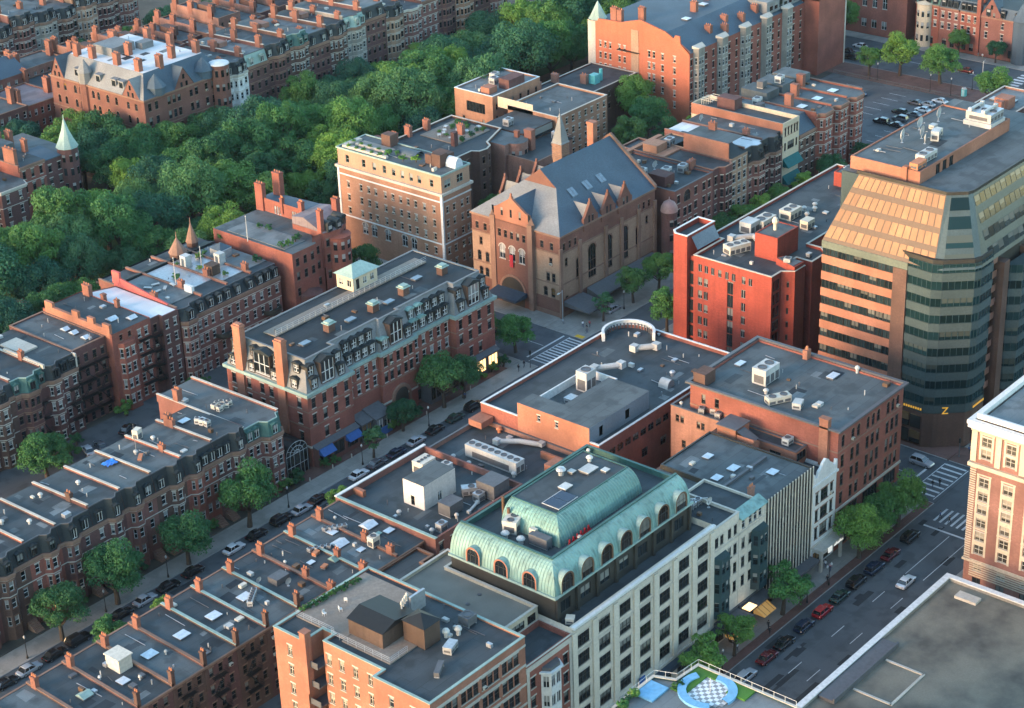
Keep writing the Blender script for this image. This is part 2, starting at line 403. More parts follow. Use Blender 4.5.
class Bld:
 """one building: root Empty with wall, trim, roof and window parts"""
 def __init__(s, name, label, cat, x, y, wm, z=0., group=None):
  s.r = thing(name, label, cat, (x, y, z), 0, group); s.wm = wm
  s.w = M(); s.t = M(); s.rf = M(); s.x = x; s.y = y
 def face(s, A, B, z0, z1, rows=(), mi=0, d=.22, name='window'):
  """rows: (z of sill, height, width, centres or count, style)"""
  L = hypot(B[0]-A[0], B[1]-A[1]); ops = []
  for r in rows:
   zb, h, w, cs, st = r[:5]
   if isinstance(cs, int): cs = ev(cs, L)
   for c in cs:
    if c-w/2 < .03 or c+w/2 > L-.03: continue
    ops.append((c-w/2, c+w/2, zb, zb+h))
    if .7 < w < 1.25 and 'p' not in ST[st][3] and random.random() < .06: window_unit(s.r, A, B, c, zb, w)
    add_window(s.r, A, B, c, zb, w, h, st, s.wm, name, r[5] if len(r) > 5 and (c == cs[0] or r[5] != 'x') and random.random() < .34 else None)
  wall(s.w, A, B, z0, z1, ops, mi, d)
 def poly(s, pts, z0, z1, rows=None, ph=.7, cop=None, roof=True, t=.32, base=0):
  rows = rows or {}; n = len(pts)
  for i in range(n): s.face(pts[i], pts[(i+1)%n], z0, z1, rows.get(i, ()), base)
  inn = offp(pts, t)
  for i in range(n):
   j = (i+1)%n
   s.w.face([(*inn[j],z1-ph-.02),(*inn[i],z1-ph-.02),(*inn[i],z1),(*inn[j],z1)], base)
   s.w.face([(*pts[i],z1),(*pts[j],z1),(*inn[j],z1),(*inn[i],z1)], base)
  if cop is not None:
   c = M(); ring(c, pts, .07, t+.06, z1+.003, z1+.13); s.cop = c.build('coping', cop, s.r)
  if roof: s.rf.face([(*p, z1-ph) for p in offp(pts, t-.02)])
 def belt(s, pts, z0, z1, out, m, name='belt_course', closed=True):
  c = M()
  if closed: ring(c, pts, out, .03, z0, z1)
  else: band(c, pts, out, z0, z1)
  return c.build(name, m, s.r)
 def done(s, wm2=None, roofm=None, wname='wall'):
  mats = [s.wm] + (wm2 or [])
  if s.w.f: s.wo = s.w.build(wname, mats, s.r)
  if s.rf.f: s.ro = s.rf.build('roof', roofm or RF['black'], s.r)
  return s
def chimney(parent, x, y, z0, z1, sx=.7, sy=.7, m=None, pots=2, nm='chimney'):
 c = M(); c.box(x-sx/2, x+sx/2, y-sy/2, y+sy/2, z0, z1-.35)
 c.box(x-sx/2-.08, x+sx/2+.08, y-sy/2-.08, y+sy/2+.08, z1-.35, z1-.12); c.box(x-sx/2-.03, x+sx/2+.03, y-sy/2-.03, y+sy/2+.03, z1-.12, z1)
 for i in range(pots):
  a = (i+.5)/pots-.5
  px, py = (x, y+a*sy) if sy >= sx else (x+a*sx, y)
  c.lathe(px, py, [(.14, z1), (.11, z1+.4), (.14, z1+.45)], 7, 1)
 return c.build(nm, [BK['chim'] if m in (None, BK['orange']) else m, MT['terra']], parent)
def skylight(parent, x, y, z, sx=1.6, sy=1.2, pitched=False, m=None):
 c = M(); c.box(x-sx/2, x+sx/2, y-sy/2, y+sy/2, z-.1, z+.28, 1)
 if pitched:
  a, b = x-sx/2-.05, x+sx/2+.05; e, f = y-sy/2-.05, y+sy/2+.05
  c.face([(a,e,z+.283),(b,e,z+.283),(b,y,z+.8),(a,y,z+.8)]); c.face([(b,f,z+.283),(a,f,z+.283),(a,y,z+.8),(b,y,z+.8)])
  c.face([(a,f,z+.283),(a,e,z+.283),(a,y,z+.8)]); c.face([(b,e,z+.283),(b,f,z+.283),(b,y,z+.8)])
 else: c.box(x-sx/2-.06, x+sx/2+.06, y-sy/2-.06, y+sy/2+.06, z+.28, z+.38)
 return c.build('skylight', [m or MT['skyl'], MT['dkgrey']], parent)
def fire_escape(root, x0, x1, y, zs, dep=1.0, rail=True):
 """iron balconies stacked on a wall facing -y, with ladders between them"""
 m = M()
 for k, z in enumerate(zs):
  for i in range(int((x1-x0)/.14)): m.box(x0+.14*i, x0+.14*i+.07, y-dep, y-.03, z-.03, z+.02)
  m.box(x0, x1, y-dep-.03, y-dep+.03, z-.1, z+.05)
  for zz in (.5, 1.0):
   m.box(x0, x1, y-dep-.03, y-dep, z+zz-.03, z+zz+.02); m.box(x0, x0+.04, y-dep, y, z+zz-.03, z+zz+.02); m.box(x1-.04, x1, y-dep, y, z+zz-.03, z+zz+.02)
  for i in range(int((x1-x0)/.3)+1): m.box(x0+.3*i, x0+.3*i+.03, y-dep-.02, y-dep+.01, z, z+1.0)
  for xx in (x0+.2, x1-.2): m.tube((xx, y-.03, z-.9), (xx, y-dep+.1, z-.05), .035, n=4)
  if k:
   a = (x0+.3, y-dep+.35, zs[k-1]); b = (x1-.5, y-dep+.35, z)
   if k % 2: a, b = (x1-.3, a[1], a[2]), (x0+.5, b[1], b[2])
   for dy in (0, .5): m.tube((a[0], a[1]+dy-.1, a[2]), (b[0], b[1]+dy-.1, b[2]), .05, n=4)
   for i in range(9):
    t = (i+.5)/9; xx = a[0]+(b[0]-a[0])*t; zz = a[2]+(b[2]-a[2])*t; m.box(xx-.1, xx+.1, a[1]-.1, a[1]+.4, zz-.02, zz+.02)
 return m.build('fire_escape', MT['iron'], root)
def rowhouse(name, label, x0, x1, yf, yr, zc, zm, zr, wm, floors, mans='slate', bay=None, st='w', nflat=1, group=None, inset=1.1,
    par=('stone',), roofm=None, dorm=None, ww=.95, wh=1.75, left=None, cor='sand', z0=0., bst=None, belts=True, cat='rowhouse', dst='mw', right=False):
 """terrace house whose long open face looks to -y; zc eaves, zm top of mansard (or None), zr rear edge of roof"""
 b = Bld(name, label, cat, (x0+x1)/2, yf, wm, z0, group); xa, xb = x0+.01, x1-.01
 if bay:
  bx, bw, bd = bay; k = min(.95, bw*.28)
  pts = [(xa, yf), (bx-bw/2, yf), (bx-bw/2+k, yf-bd), (bx+bw/2-k, yf-bd), (bx+bw/2, yf), (xb, yf)]
  if bx-bw/2-xa < .25: pts[0:2] = [(xa, yf)]; pts[1] = (xa+k, yf-bd)
  if xb-(bx+bw/2) < .25: pts[-2:] = [(xb, yf)]; pts[-2] = (xb-k, yf-bd)
 else: pts = [(xa, yf), (xb, yf)]
 bst = bst or st
 for A, B in zip(pts, pts[1:]):
  L = hypot(B[0]-A[0], B[1]-A[1]); flat = abs(A[1]-B[1]) < .01; on = flat and A[1] < yf-.1
  rows = []
  for fz in floors:
   if on: n = 2 if L > 2.2 else 1; rows.append((fz, wh, min(ww, L/n*.62), n, bst))
   elif flat:
    n = nflat if bay else max(1, round(L/2.35))
    if bay: n = 1 if L > 1.5 else 0
    if L > 3.2 and bay: n = 2
    if n: rows.append((fz, wh, min(ww, L/n*.6), n, st))
   elif L > 1.25: rows.append((fz, wh, .62, 1, bst))
  b.face(A, B, z0, zc, rows)
 tr = M(); band(tr, pts, .32, zc-.5, zc-.05); band(tr, pts, .18, zc-.85, zc-.5)
 tr.build('cornice', MT[cor], b.r)
 if belts:
  for fz in floors[:-1]: tr = M(); band(tr, pts, .05, fz+wh+.42, fz+wh+.6); tr.build('belt_course', MT['sand' if st in ('b', 'db', 'ad') else 'stone'], b.r)
 if zm:
  # inner top line keeps the ends in the party walls
  top = offp(pts, inset, False); top[0] = (xa, top[0][1]); top[-1] = (xb, top[-1][1])
  mm = M(); low = offp(pts, .12, False); low[0] = (xa, low[0][1]); low[-1] = (xb, low[-1][1])
  for i in range(len(pts)-1): mm.face([(*low[i],zc-.06),(*low[i+1],zc-.06),(*top[i+1],zm),(*top[i],zm)])
  for p0, p1 in ((low[0], top[0]), (low[-1], top[-1])):
   q = [(p0[0],p0[1],zc-.06),(p1[0],p1[1],zm),(p1[0],p1[1],zc-.06)]; mm.face(q)
  band(mm, top, .12, zm-.12, zm+.1, 1)
  mo = mm.build('mansard', [MT[mans] if mans in MT else mans, MT['copperpale'] if mans == 'copperdark' else MT['dkgrey']], b.r)
  for i, (A, B) in enumerate(zip(pts, pts[1:])):
   L = hypot(B[0]-A[0], B[1]-A[1])
   if abs(A[1]-B[1]) > .01 or L < 1.3: continue
   n = (2 if L > 3.4 else 1) if dorm is None else dorm
   for s in ev(n, L):
    cx = A[0]+s; w = min(1.25, L/n*.7); h = min(1.9, (zm-zc)*.72); zb = zc+.15
    dm = M(); yb = A[1]+inset*1.0
    dm.box(cx-w/2-.14, cx-w/2, A[1]+.05, yb, zb, zb+h); dm.box(cx+w/2, cx+w/2+.14, A[1]+.05, yb, zb, zb+h)
    dm.box(cx-w/2-.22, cx+w/2+.22, A[1]-.04, yb+.2, zb+h, zb+h+.16); dm.box(cx-w/2, cx+w/2, A[1]+.05, yb, zb-.12, zb)
    dm.face([(cx-w/2-.22,A[1]-.04,zb+h+.163),(cx+w/2+.22,A[1]-.04,zb+h+.163),(cx,A[1]-.04,zb+h+.5)])
    dm.face([(cx-w/2-.22,A[1]-.04,zb+h+.163),(cx,A[1]-.04,zb+h+.5),(cx,yb+.3,zb+h+.5),(cx-w/2-.22,yb+.2,zb+h+.163)])
    dm.face([(cx,A[1]-.04,zb+h+.5),(cx+w/2+.22,A[1]-.04,zb+h+.163),(cx+w/2+.22,yb+.2,zb+h+.163),(cx,yb+.3,zb+h+.5)])
    do = dm.build('dormer', MT[mans] if mans in MT else mans, b.r)
    fme, gme = wproto(w, h, dst, wm)
    g = bpy.data.objects.new('window', fme); C.objects.link(g); g.parent = do
    g.location = (cx-w/2-b.x, A[1]+.02-b.y, zb-z0)
    p = M(); p.box(cx-w/2, cx+w/2, A[1]+.215, A[1]+.24, zb, zb+h); p.build('pane', GL['g'], do)
 else: top = pts; zm = zc
 y1 = min(p[1] for p in top); zf = lambda x, y: zm+(zr-zm)*(y-y1)/(yr-y1)
 ph = 0. if zm != zc else .0
 if ph == 0. and zm == zc: pass
 rp = list(top) + [(xb, yr), (xa, yr)]
 b.rf.face([(x, y, zf(x, y)) for x, y in rp])
 ft = [p for p in top]
 for xx, rows, sgn in ((xa, left, 1), (xb, None, -1)):
  yt = ft[0][1] if sgn > 0 else ft[-1][1]
  if sgn > 0 and rows: b.face((xx, yr), (xx, yf), z0, min(zc, zr)-.02, rows); zlo = min(zc, zr)-.02
  else: zlo = z0; 
  q = [(xx,yr,zlo),(xx,yf,zlo),(xx,yf,zc),(xx,yt,zm),(xx,yr,zf(0,yr))]
  b.w.face(q if sgn > 0 else q[::-1])
 b.w.face([(xb,yr,z0),(xa,yr,z0),(xa,yr,zf(0,yr)),(xb,yr,zf(0,yr))])
 pm = par[0]
 pw = M()
 for xx in ((x0, x1) if right else (x0,)):
  ya = ft[0][1]+.15
  pts4 = [(xx-.2, ya), (xx+.2, ya), (xx+.2, yr+.1), (xx-.2, yr+.1)]
  pw.prism(pts4, z0 if False else zf(0, yr)-1.2, 0, 0, zt=lambda x, y: zf(x, y)+.42)
  c4 = [(xx-.27, ya-.1), (xx+.27, ya-.1), (xx+.27, yr+.15), (xx-.27, yr+.15)]
  n = len(pw.v)
  pw.v += [(x, y, zf(x, y)+.423) for x, y in c4] + [(x, y, zf(x, y)+.54) for x, y in c4]
  for f in ((0,1,5,4),(1,2,6,5),(2,3,7,6),(3,0,4,7),(4,5,6,7),(3,2,1,0)): pw.f.append(tuple(n+i for i in f)); pw.m.append(1)
 pw.build('party_wall', [wm, MT[pm]], b.r)
 b.done(roofm=roofm); b.zf = zf; clutter(b.ro, x0+.4, x1-.4, y1+1.2, yr-.5, zf, 7, 3)
 return b
# ------------------------------------------------------------------ the setting
asphalt = membrane('asphalt', (.072, .08, .087), var=.22, sheet=(40., 3.4), seam=.75, rough=.8)
lotm = membrane('parking_asphalt', (.085, .087, .09), var=.2, sheet=(25., 6.), seam=.8, rough=.85)
concrete = membrane('concrete_paving', (.25, .235, .21), var=.16, sheet=(1.6, 1.6), seam=.72, rough=.9)
brickpave = membrane('brick_paving', (.13, .068, .055), var=.25, sheet=(.9, .45), seam=.75, rough=.9)
earth = surf('earth', (.07, .062, .05), var=.3)
lawn = surf('lawn', (.035, .075, .022), var=.35, fine=5.)
kerbm = surf('granite_kerb', (.30, .29, .275), var=.12)
def rect(x0, x1, y0, y1, z):
 m = M(); m.face([(x0,y0,z),(x1,y0,z),(x1,y1,z),(x0,y1,z)]); return m
def slab(name, polys, m, z0=-.02, z1=.12):
 mb = M()
 for p in polys: mb.prism(p, z0, z1)
 return structure(name, mb, m)
def R4(x0, x1, y0, y1): return [(x0,y0),(x1,y0),(x1,y1),(x0,y1)]
structure('ground', rect(-900, 1900, -900, 1900, -.06), earth)
structure('road', rect(60, 700, 141.5, 157, 0.), asphalt, label='wide avenue beside the white office front')
structure('road', rect(60, 301.9, 242.6, 253.6, .0), asphalt)
structure('road', rect(318.1, 700, 242.6, 253.6, .0), asphalt)
cr = M(); cr.face([(302,157.1,0),(318,157.1,0),(318,560,0),(302,560,0)]); structure('road', cr, asphalt)
cr = M(); cr.face([(514.5,157.1,.0),(537,157.1,.0),(537,242.5,.0),(514.5,242.5,.0)]); structure('road', cr, asphalt)
cr = M(); cr.face([(514.5,253.7,.0),(537,253.7,.0),(537,352,.0),(514.5,352,.0)]); structure('road', cr, asphalt)
for a, b in ((60, 301.9), (318.1, 514), (514.6, 640)):
 structure('road', rect(a, b, 352, 361, -.004), asphalt); structure('road', rect(a, b, 385, 394, -.004), asphalt)
structure('alley', rect(60, 301.9, 277.5, 311, .0), membrane('alley_asphalt', (.075, .078, .082), var=.25, sheet=(30., 4.), seam=.7, rough=.85))
structure('alley', rect(130, 301.9, 190, 228, -.004), asphalt)
def pave(name, x0, x1, y0, y1, m, kerb=(1, 1, 1, 1), z=.13):
 """raised paving with a granite kerb on the sides that meet a road: -y, +x, +y, -x"""
 k = .16; a = [x0+(k if kerb[3] else 0), x1-(k if kerb[1] else 0), y0+(k if kerb[0] else 0), y1-(k if kerb[2] else 0)]
 slab(name, [R4(*a)], m, -.03, z)
 mb = M()
 if kerb[0]: mb.box(x0, x1, y0, y0+k-.003, -.03, z+.004)
 if kerb[2]: mb.box(x0, x1, y1-k+.003, y1, -.03, z+.004)
 if kerb[1]: mb.box(x1-k+.003, x1, y0+k, y1-k, -.03, z+.004)
 if kerb[3]: mb.box(x0, x0+k-.003, y0+k, y1-k, -.03, z+.004)
 if mb.f: structure('kerb', mb, kerbm)
pave('pavement', 60, 302, 158.9, 163.5, concrete, (0, 1, 0, 0))
pave('pavement', 60, 302, 157, 158.85, brickpave, (1, 1, 0, 0))
pave('pavement', 298.3, 302, 163.6, 242.6, concrete, (0, 1, 1, 0))
pave('pavement', 60, 298.2, 228.1, 242.6, concrete, (0, 0, 1, 0))
pave('pavement', 60, 302, 253.6, 258.3, concrete, (1, 1, 0, 0))
pave('pavement', 297.4, 302, 258.4, 345, concrete, (0, 1, 0, 0))
pave('forecourt', 236.5, 297.3, 258.4, 263.6, brickpave, (0, 0, 0, 0), .15)
pave('forecourt', 60, 236.4, 258.4, 263, earth, (0, 0, 0, 0), .15)
pave('pavement', 318, 324.5, 157, 163, brickpave, (1, 0, 0, 1))
pave('pavement', 324.6, 420, 157, 163, concrete, (1, 0, 0, 0))
pave('pavement', 318, 324, 163.1, 242.6, brickpave, (0, 0, 1, 1))
pave('pavement', 324.1, 512, 232.5, 242.6, concrete, (0, 0, 1, 0))
pave('pavement', 318, 512, 253.6, 264.5, concrete, (1, 0, 0, 1))
pave('pavement', 318, 324.2, 264.6, 345, concrete, (0, 0, 0, 1))
pave('pavement', 324.3, 450, 264.6, 305, earth, (0, 0, 0, 0), .1)
pave('pavement', 324.3, 512, 305.1, 345, earth, (0, 0, 0, 0), .1)
structure('parking_lot', rect(451, 503.8, 258, 304.9, .125), lotm)
pave('plaza', 504, 514.5, 253.7, 345, brickpave, (0, 1, 0, 0), .14)
pave('pavement', 537, 541.5, 253.7, 345, concrete, (0, 0, 0, 1))
pave('pavement', 541.6, 640, 253.7, 262, brickpave, (1, 0, 0, 0))
pave('pavement', 541.6, 640, 262.1, 345, earth, (0, 0, 0, 0), .1)
for a, b in ((60, 302), (318, 514.5), (537, 640)):
 pave('pavement', a, b, 345.1, 352, brickpave, (0, 0, 1, 0)); pave('pavement', a, b, 394, 407, brickpave, (1, 0, 0, 0))
 pave('lawn', a, b, 361, 385, lawn, (1, 1, 1, 1))
slab('path', [R4(60, 302, 371, 375), R4(318, 514, 371, 375)], brickpave, .1, .14)
for a, b in ((60, 302), (318, 640)):
 pave('pavement', a, b, 407.1, 560, earth, (0, 0, 0, 0), .1)
structure('road', rect(318, 640, 483, 494, .13), asphalt)
pave('pavement', 60, 700, 120, 141.5, concrete, (0, 0, 1, 0))
# painted markings
mk = M(); Zm = .006
def stripe(x0, x1, y0, y1): mk.face([(x0,y0,Zm),(x1,y0,Zm),(x1,y1,Zm),(x0,y1,Zm)])
for y in (145.4, 149.0):
 stripe(277.5, 293.3, y-.07, y+.07)
 for k in range(12): stripe(266.3-13.4*k, 270.4-13.4*k, y-.07, y+.07)
for k in range(11): stripe(296.6, 301.7, 142.1+1.17*k, 142.55+1.17*k)
stripe(293.9, 294.4, 142, 154.8)
for y in (157.9, 162.9): stripe(303.2, 316.8, y-.1, y+.1)
for k in range(8): stripe(304+1.75*k, 304.55+1.75*k, 158.2, 162.7)
stripe(303.2, 312.6, 164.5, 165.0); stripe(309.2, 309.4, 165.2, 190)
for y in (252.9, 257.0): stripe(303, 317.4, y-.1, y+.1)
for k in range(12): stripe(303.9+1.16*k, 304.35+1.16*k, 253.1, 256.9)
stripe(304.2, 317.2, 258.3, 258.75); stripe(310.6, 310.75, 259.2, 290)
for k in range(9): stripe(516.5+2.3*k, 517.6+2.3*k, 254.6, 258.6)
stripe(525.6, 525.85, 262, 340)
structure('road_markings', mk, surf('worn_road_paint', (.55, .56, .56), var=.25, fine=3., dirt=(.2, .2, .2)))
rr = random.Random(12); rp = M(); mh = M()
for i in range(70):
 if i < 30: x, y = rr.uniform(200, 296), rr.uniform(143, 156)
 elif i < 52: x, y = rr.uniform(150, 300), rr.uniform(243.5, 252.5)
 else: x, y = rr.uniform(303.5, 316.5), rr.uniform(165, 252)
 a, b = (rr.uniform(.6, 4.5), rr.uniform(.25, .8)) if i < 52 else (rr.uniform(.25, .8), rr.uniform(.6, 4)); zz = .0022+.00002*i
 rp.face([(x-a,y-b,zz),(x+a,y-b*.9,zz),(x+a*.95,y+b,zz),(x-a,y+b,zz)])
 if i % 4 == 0: mh.lathe(x+1.5, y*.98+3.2 if i < 30 else y, [(.42,.0035),(.02,.0036)], 10)
structure('road_patches', rp, surf('tar_repair', (.03, .033, .036), var=.3)); structure('manhole_covers', mh, MT['dkgrey'])
pl = M()
for k in range(10):
 for y0 in (262, 276.5, 291): pl.face([(456+4.6*k,y0,.131),(456.12+4.6*k,y0,.131),(456.12+4.6*k,y0+5.4,.131),(456+4.6*k,y0+5.4,.131)])
structure('bay_markings', pl, MT['paint'])
cv = M(); cv.face([(318.15,254.2,.138),(319.4,254.2,.138),(319.4,256.4,.138),(318.15,256.4,.138)])
structure('tactile_paving', cv, MT['yellow'])
# ------------------------------------------------------------------ trees
LEAF = [leafmat('leaf_mid_green', (.056, .175, .055), (.125, .285, .072)), leafmat('leaf_deep_green', (.036, .125, .05), (.08, .215, .07)),
  leafmat('leaf_yellow_green', (.075, .21, .058), (.145, .32, .08)), leafmat('leaf_blue_green', (.038, .135, .07), (.072, .20, .095))]
BARK = surf('bark', (.075, .058, .045), var=.3)
def crown_data(R, Hh, n, seed, lsz, nclump=30, holes=.0, flat=1.):
 r = np.random.RandomState(seed)
 cl = []
 for i in range(nclump):
  z = r.uniform(-.8, 1.); t = r.uniform(0, 2*pi); q = sqrt(max(0, 1-z*z*.92)); k = r.uniform(.5, .86)
  cl.append((cos(t)*q*R*k, sin(t)*q*R*k, z*Hh*k*flat, R*r.choice([.13, .18, .24, .34])*r.uniform(.85, 1.2)))
 cl.append((0, 0, 0, R*.45))
 cl = np.array(cl); w = cl[:, 3]**2; w /= w.sum()
 ci = r.choice(len(cl), n, p=w)
 d = r.normal(size=(n, 3)); d /= np.linalg.norm(d, axis=1)[:, None]; d[:, 2] = np.where(d[:, 2] < -.25, -d[:, 2], d[:, 2])
 rad = cl[ci, 3]*(r.uniform(.35, 1.08, n)**.5)
 p = cl[ci, :3]+d*rad[:, None]*np.array([1, 1, .85])
 nr = d+r.normal(size=(n, 3))*.5; nr /= np.linalg.norm(nr, axis=1)[:, None]
 u = np.cross(nr, r.normal(size=(n, 3))); u /= np.linalg.norm(u, axis=1)[:, None]; v = np.cross(nr, u)
 s = lsz*r.uniform(.55, 1.25, n)[:, None]
 q = np.stack([p-u*s-v*s*.2, p-v*s*.62, p+u*s+v*s*.1, p+v*s*.62], 1).reshape(-1, 3)
 return q
def crown_mesh(name, mat, *a, **k):
 q = crown_data(*a, **k); n = len(q)//4
 me = bpy.data.meshes.new(name); me.vertices.add(len(q)); me.vertices.foreach_set('co', q.ravel())
 me.loops.add(4*n); me.polygons.add(n)
 me.loops.foreach_set('vertex_index', np.arange(4*n, dtype=np.int32)); me.polygons.foreach_set('loop_start', np.arange(0, 4*n, 4, dtype=np.int32))
 me.update(calc_edges=True); me.materials.append(mat); return me
def tree_proto(idx, R, Hh, hz, n, lsz, leaf, nclump=30, flat=1.):
 """hz: height of the crown's centre"""
 me = crown_mesh('crown', LEAF[leaf], R, Hh, n, 40+idx, lsz, nclump, flat=flat)
 t = M(); r = random.Random(idx); tr = R*.055+.08
 t.tube((0,0,-.1), (.05*R,.02*R,hz*.55), tr*1.25, tr*.8, 8, cap=False)
 t.tube((.05*R,.02*R,hz*.55), (.0,.05*R,hz*1.15), tr*.8, tr*.3, 7)
 for i in range(7):
  a = 2*pi*i/7+r.uniform(-.4, .4); z0 = hz*r.uniform(.42, .8); q = R*r.uniform(.5, .8)
  m1 = (cos(a)*q*.45, sin(a)*q*.45, z0+Hh*.3); t.tube((.04*R,.02*R,z0), m1, tr*.5, tr*.32, 5, cap=False)
  t.tube(m1, (cos(a)*q, sin(a)*q, hz+Hh*r.uniform(-.2, .45)), tr*.32, tr*.1, 5)
  t.tube(m1, (cos(a+.7)*q*.8, sin(a+.7)*q*.8, hz+Hh*r.uniform(0, .6)), tr*.25, tr*.08, 4)
 o = t.build('trunk', BARK, smooth=True); tm = o.data; bpy.data.objects.remove(o)
 return me, tm, hz
TP = {
 'park0': tree_proto(0, 6.6, 5.4, 9.2, 15500, .25, 0, 80), 'park1': tree_proto(1, 5.6, 5.6, 9.0, 14000, .245, 1, 70),
 'park2': tree_proto(2, 7.2, 5.0, 9.4, 16500, .25, 3, 90), 'park3': tree_proto(3, 5.8, 5.0, 8.8, 14500, .235, 2, 70),
 'st0': tree_proto(4, 4.7, 3.5, 5.6, 11000, .19, 0, 64), 'st1': tree_proto(5, 4.0, 3.2, 5.3, 9000, .185, 1, 54),
 'st2': tree_proto(6, 3.4, 2.9, 5.0, 7000, .18, 2, 44), 'thin': tree_proto(7, 2.7, 2.4, 4.4, 1500, .2, 3, 18),
 'honey': tree_proto(8, 4.2, 2.6, 5.0, 4200, .2, 2, 26), 'bush': tree_proto(9, 1.5, 1.0, .95, 1500, .15, 1, 12),
 'bushy': tree_proto(10, 1.5, .9, .85, 1300, .15, 2, 12),
}
def tree(kind, x, y, label, group=None, s=1., z=.1, name='tree', cat='tree', sz=None):
 cm, tm, hz = TP[kind]
 r = thing(name, label, cat, (x, y, z), random.uniform(0, 6.28), group); r.scale = (s, s, sz or s*random.uniform(.92, 1.1))
 c = bpy.data.objects.new('crown' if name == 'tree' else 'foliage', cm); C.objects.link(c); c.parent = r; c.location = (0, 0, hz)
 t = bpy.data.objects.new('trunk' if name == 'tree' else 'stem', tm); C.objects.link(t); t.parent = r
 return r
# double row of park trees along the green strip, and their gaps
PK = 'trees of the dense park strip'
PL = {'park0': 'broad mid green tree in the dense wooded strip between the two far brick terraces', 'park1': 'dark green tree in the dense wooded strip between the two far brick terraces',
  'park2': 'wide blue green tree in the dense wooded strip between the two far brick terraces', 'park3': 'light yellow green tree in the dense wooded strip between the two far brick terraces'}
kinds = ['park0', 'park1', 'park2', 'park3', 'park0', 'park2']
n = 0
for row, (y, s) in enumerate(((348, .78), (357.5, .95), (366, 1.08), (377.5, 1.12), (387, 1.0), (397.5, .85))):
 x = 236+row*3.3
 while x < 478+ row*6:
  gap = (303 < x < 317 and row in (0, 1)) or (row == 0 and (x > 345)) or (row == 1 and x > 405) or (row == 5 and x < 302)
  nearcars = hypot(x-321, y-372) < 5.5
  if not gap and not nearcars:
   k = kinds[(n*7+row*3+int(x)) % 6]
   tree(k, x+random.uniform(-1.5, 1.5), y+random.uniform(-1.4, 1.4), PL[k], PK, s*(q := random.uniform(.8, 1.36)), sz=s*min(1.42, q*random.uniform(.78, 1.22))*(1.22 if n % 6 == 2 and row < 4 else 1)*(.85 if x < 300 and row > 3 else 1))
  n += 1; x += random.uniform(10., 14.)*(.86 if row in (0, 5) else 1)
for x, y, k, s in ((309, 404, 'park1', 1.1), (319.5, 405, 'park0', 1.15), (310, 415, 'park2', 1.1), (320, 418, 'park1', 1.2), (313, 427, 'park0', 1.1), (321.5, 432, 'park1', 1.), (331, 401, 'park1', 1.2), (343, 401.5, 'park0', 1.1), (310, 440, 'park2', 1.), (300, 436, 'park0', 1.)):
 tree(k, x, y, 'tall tree in the leafy cross street and corner by the gabled mansion', 'trees round the gabled mansion', s)
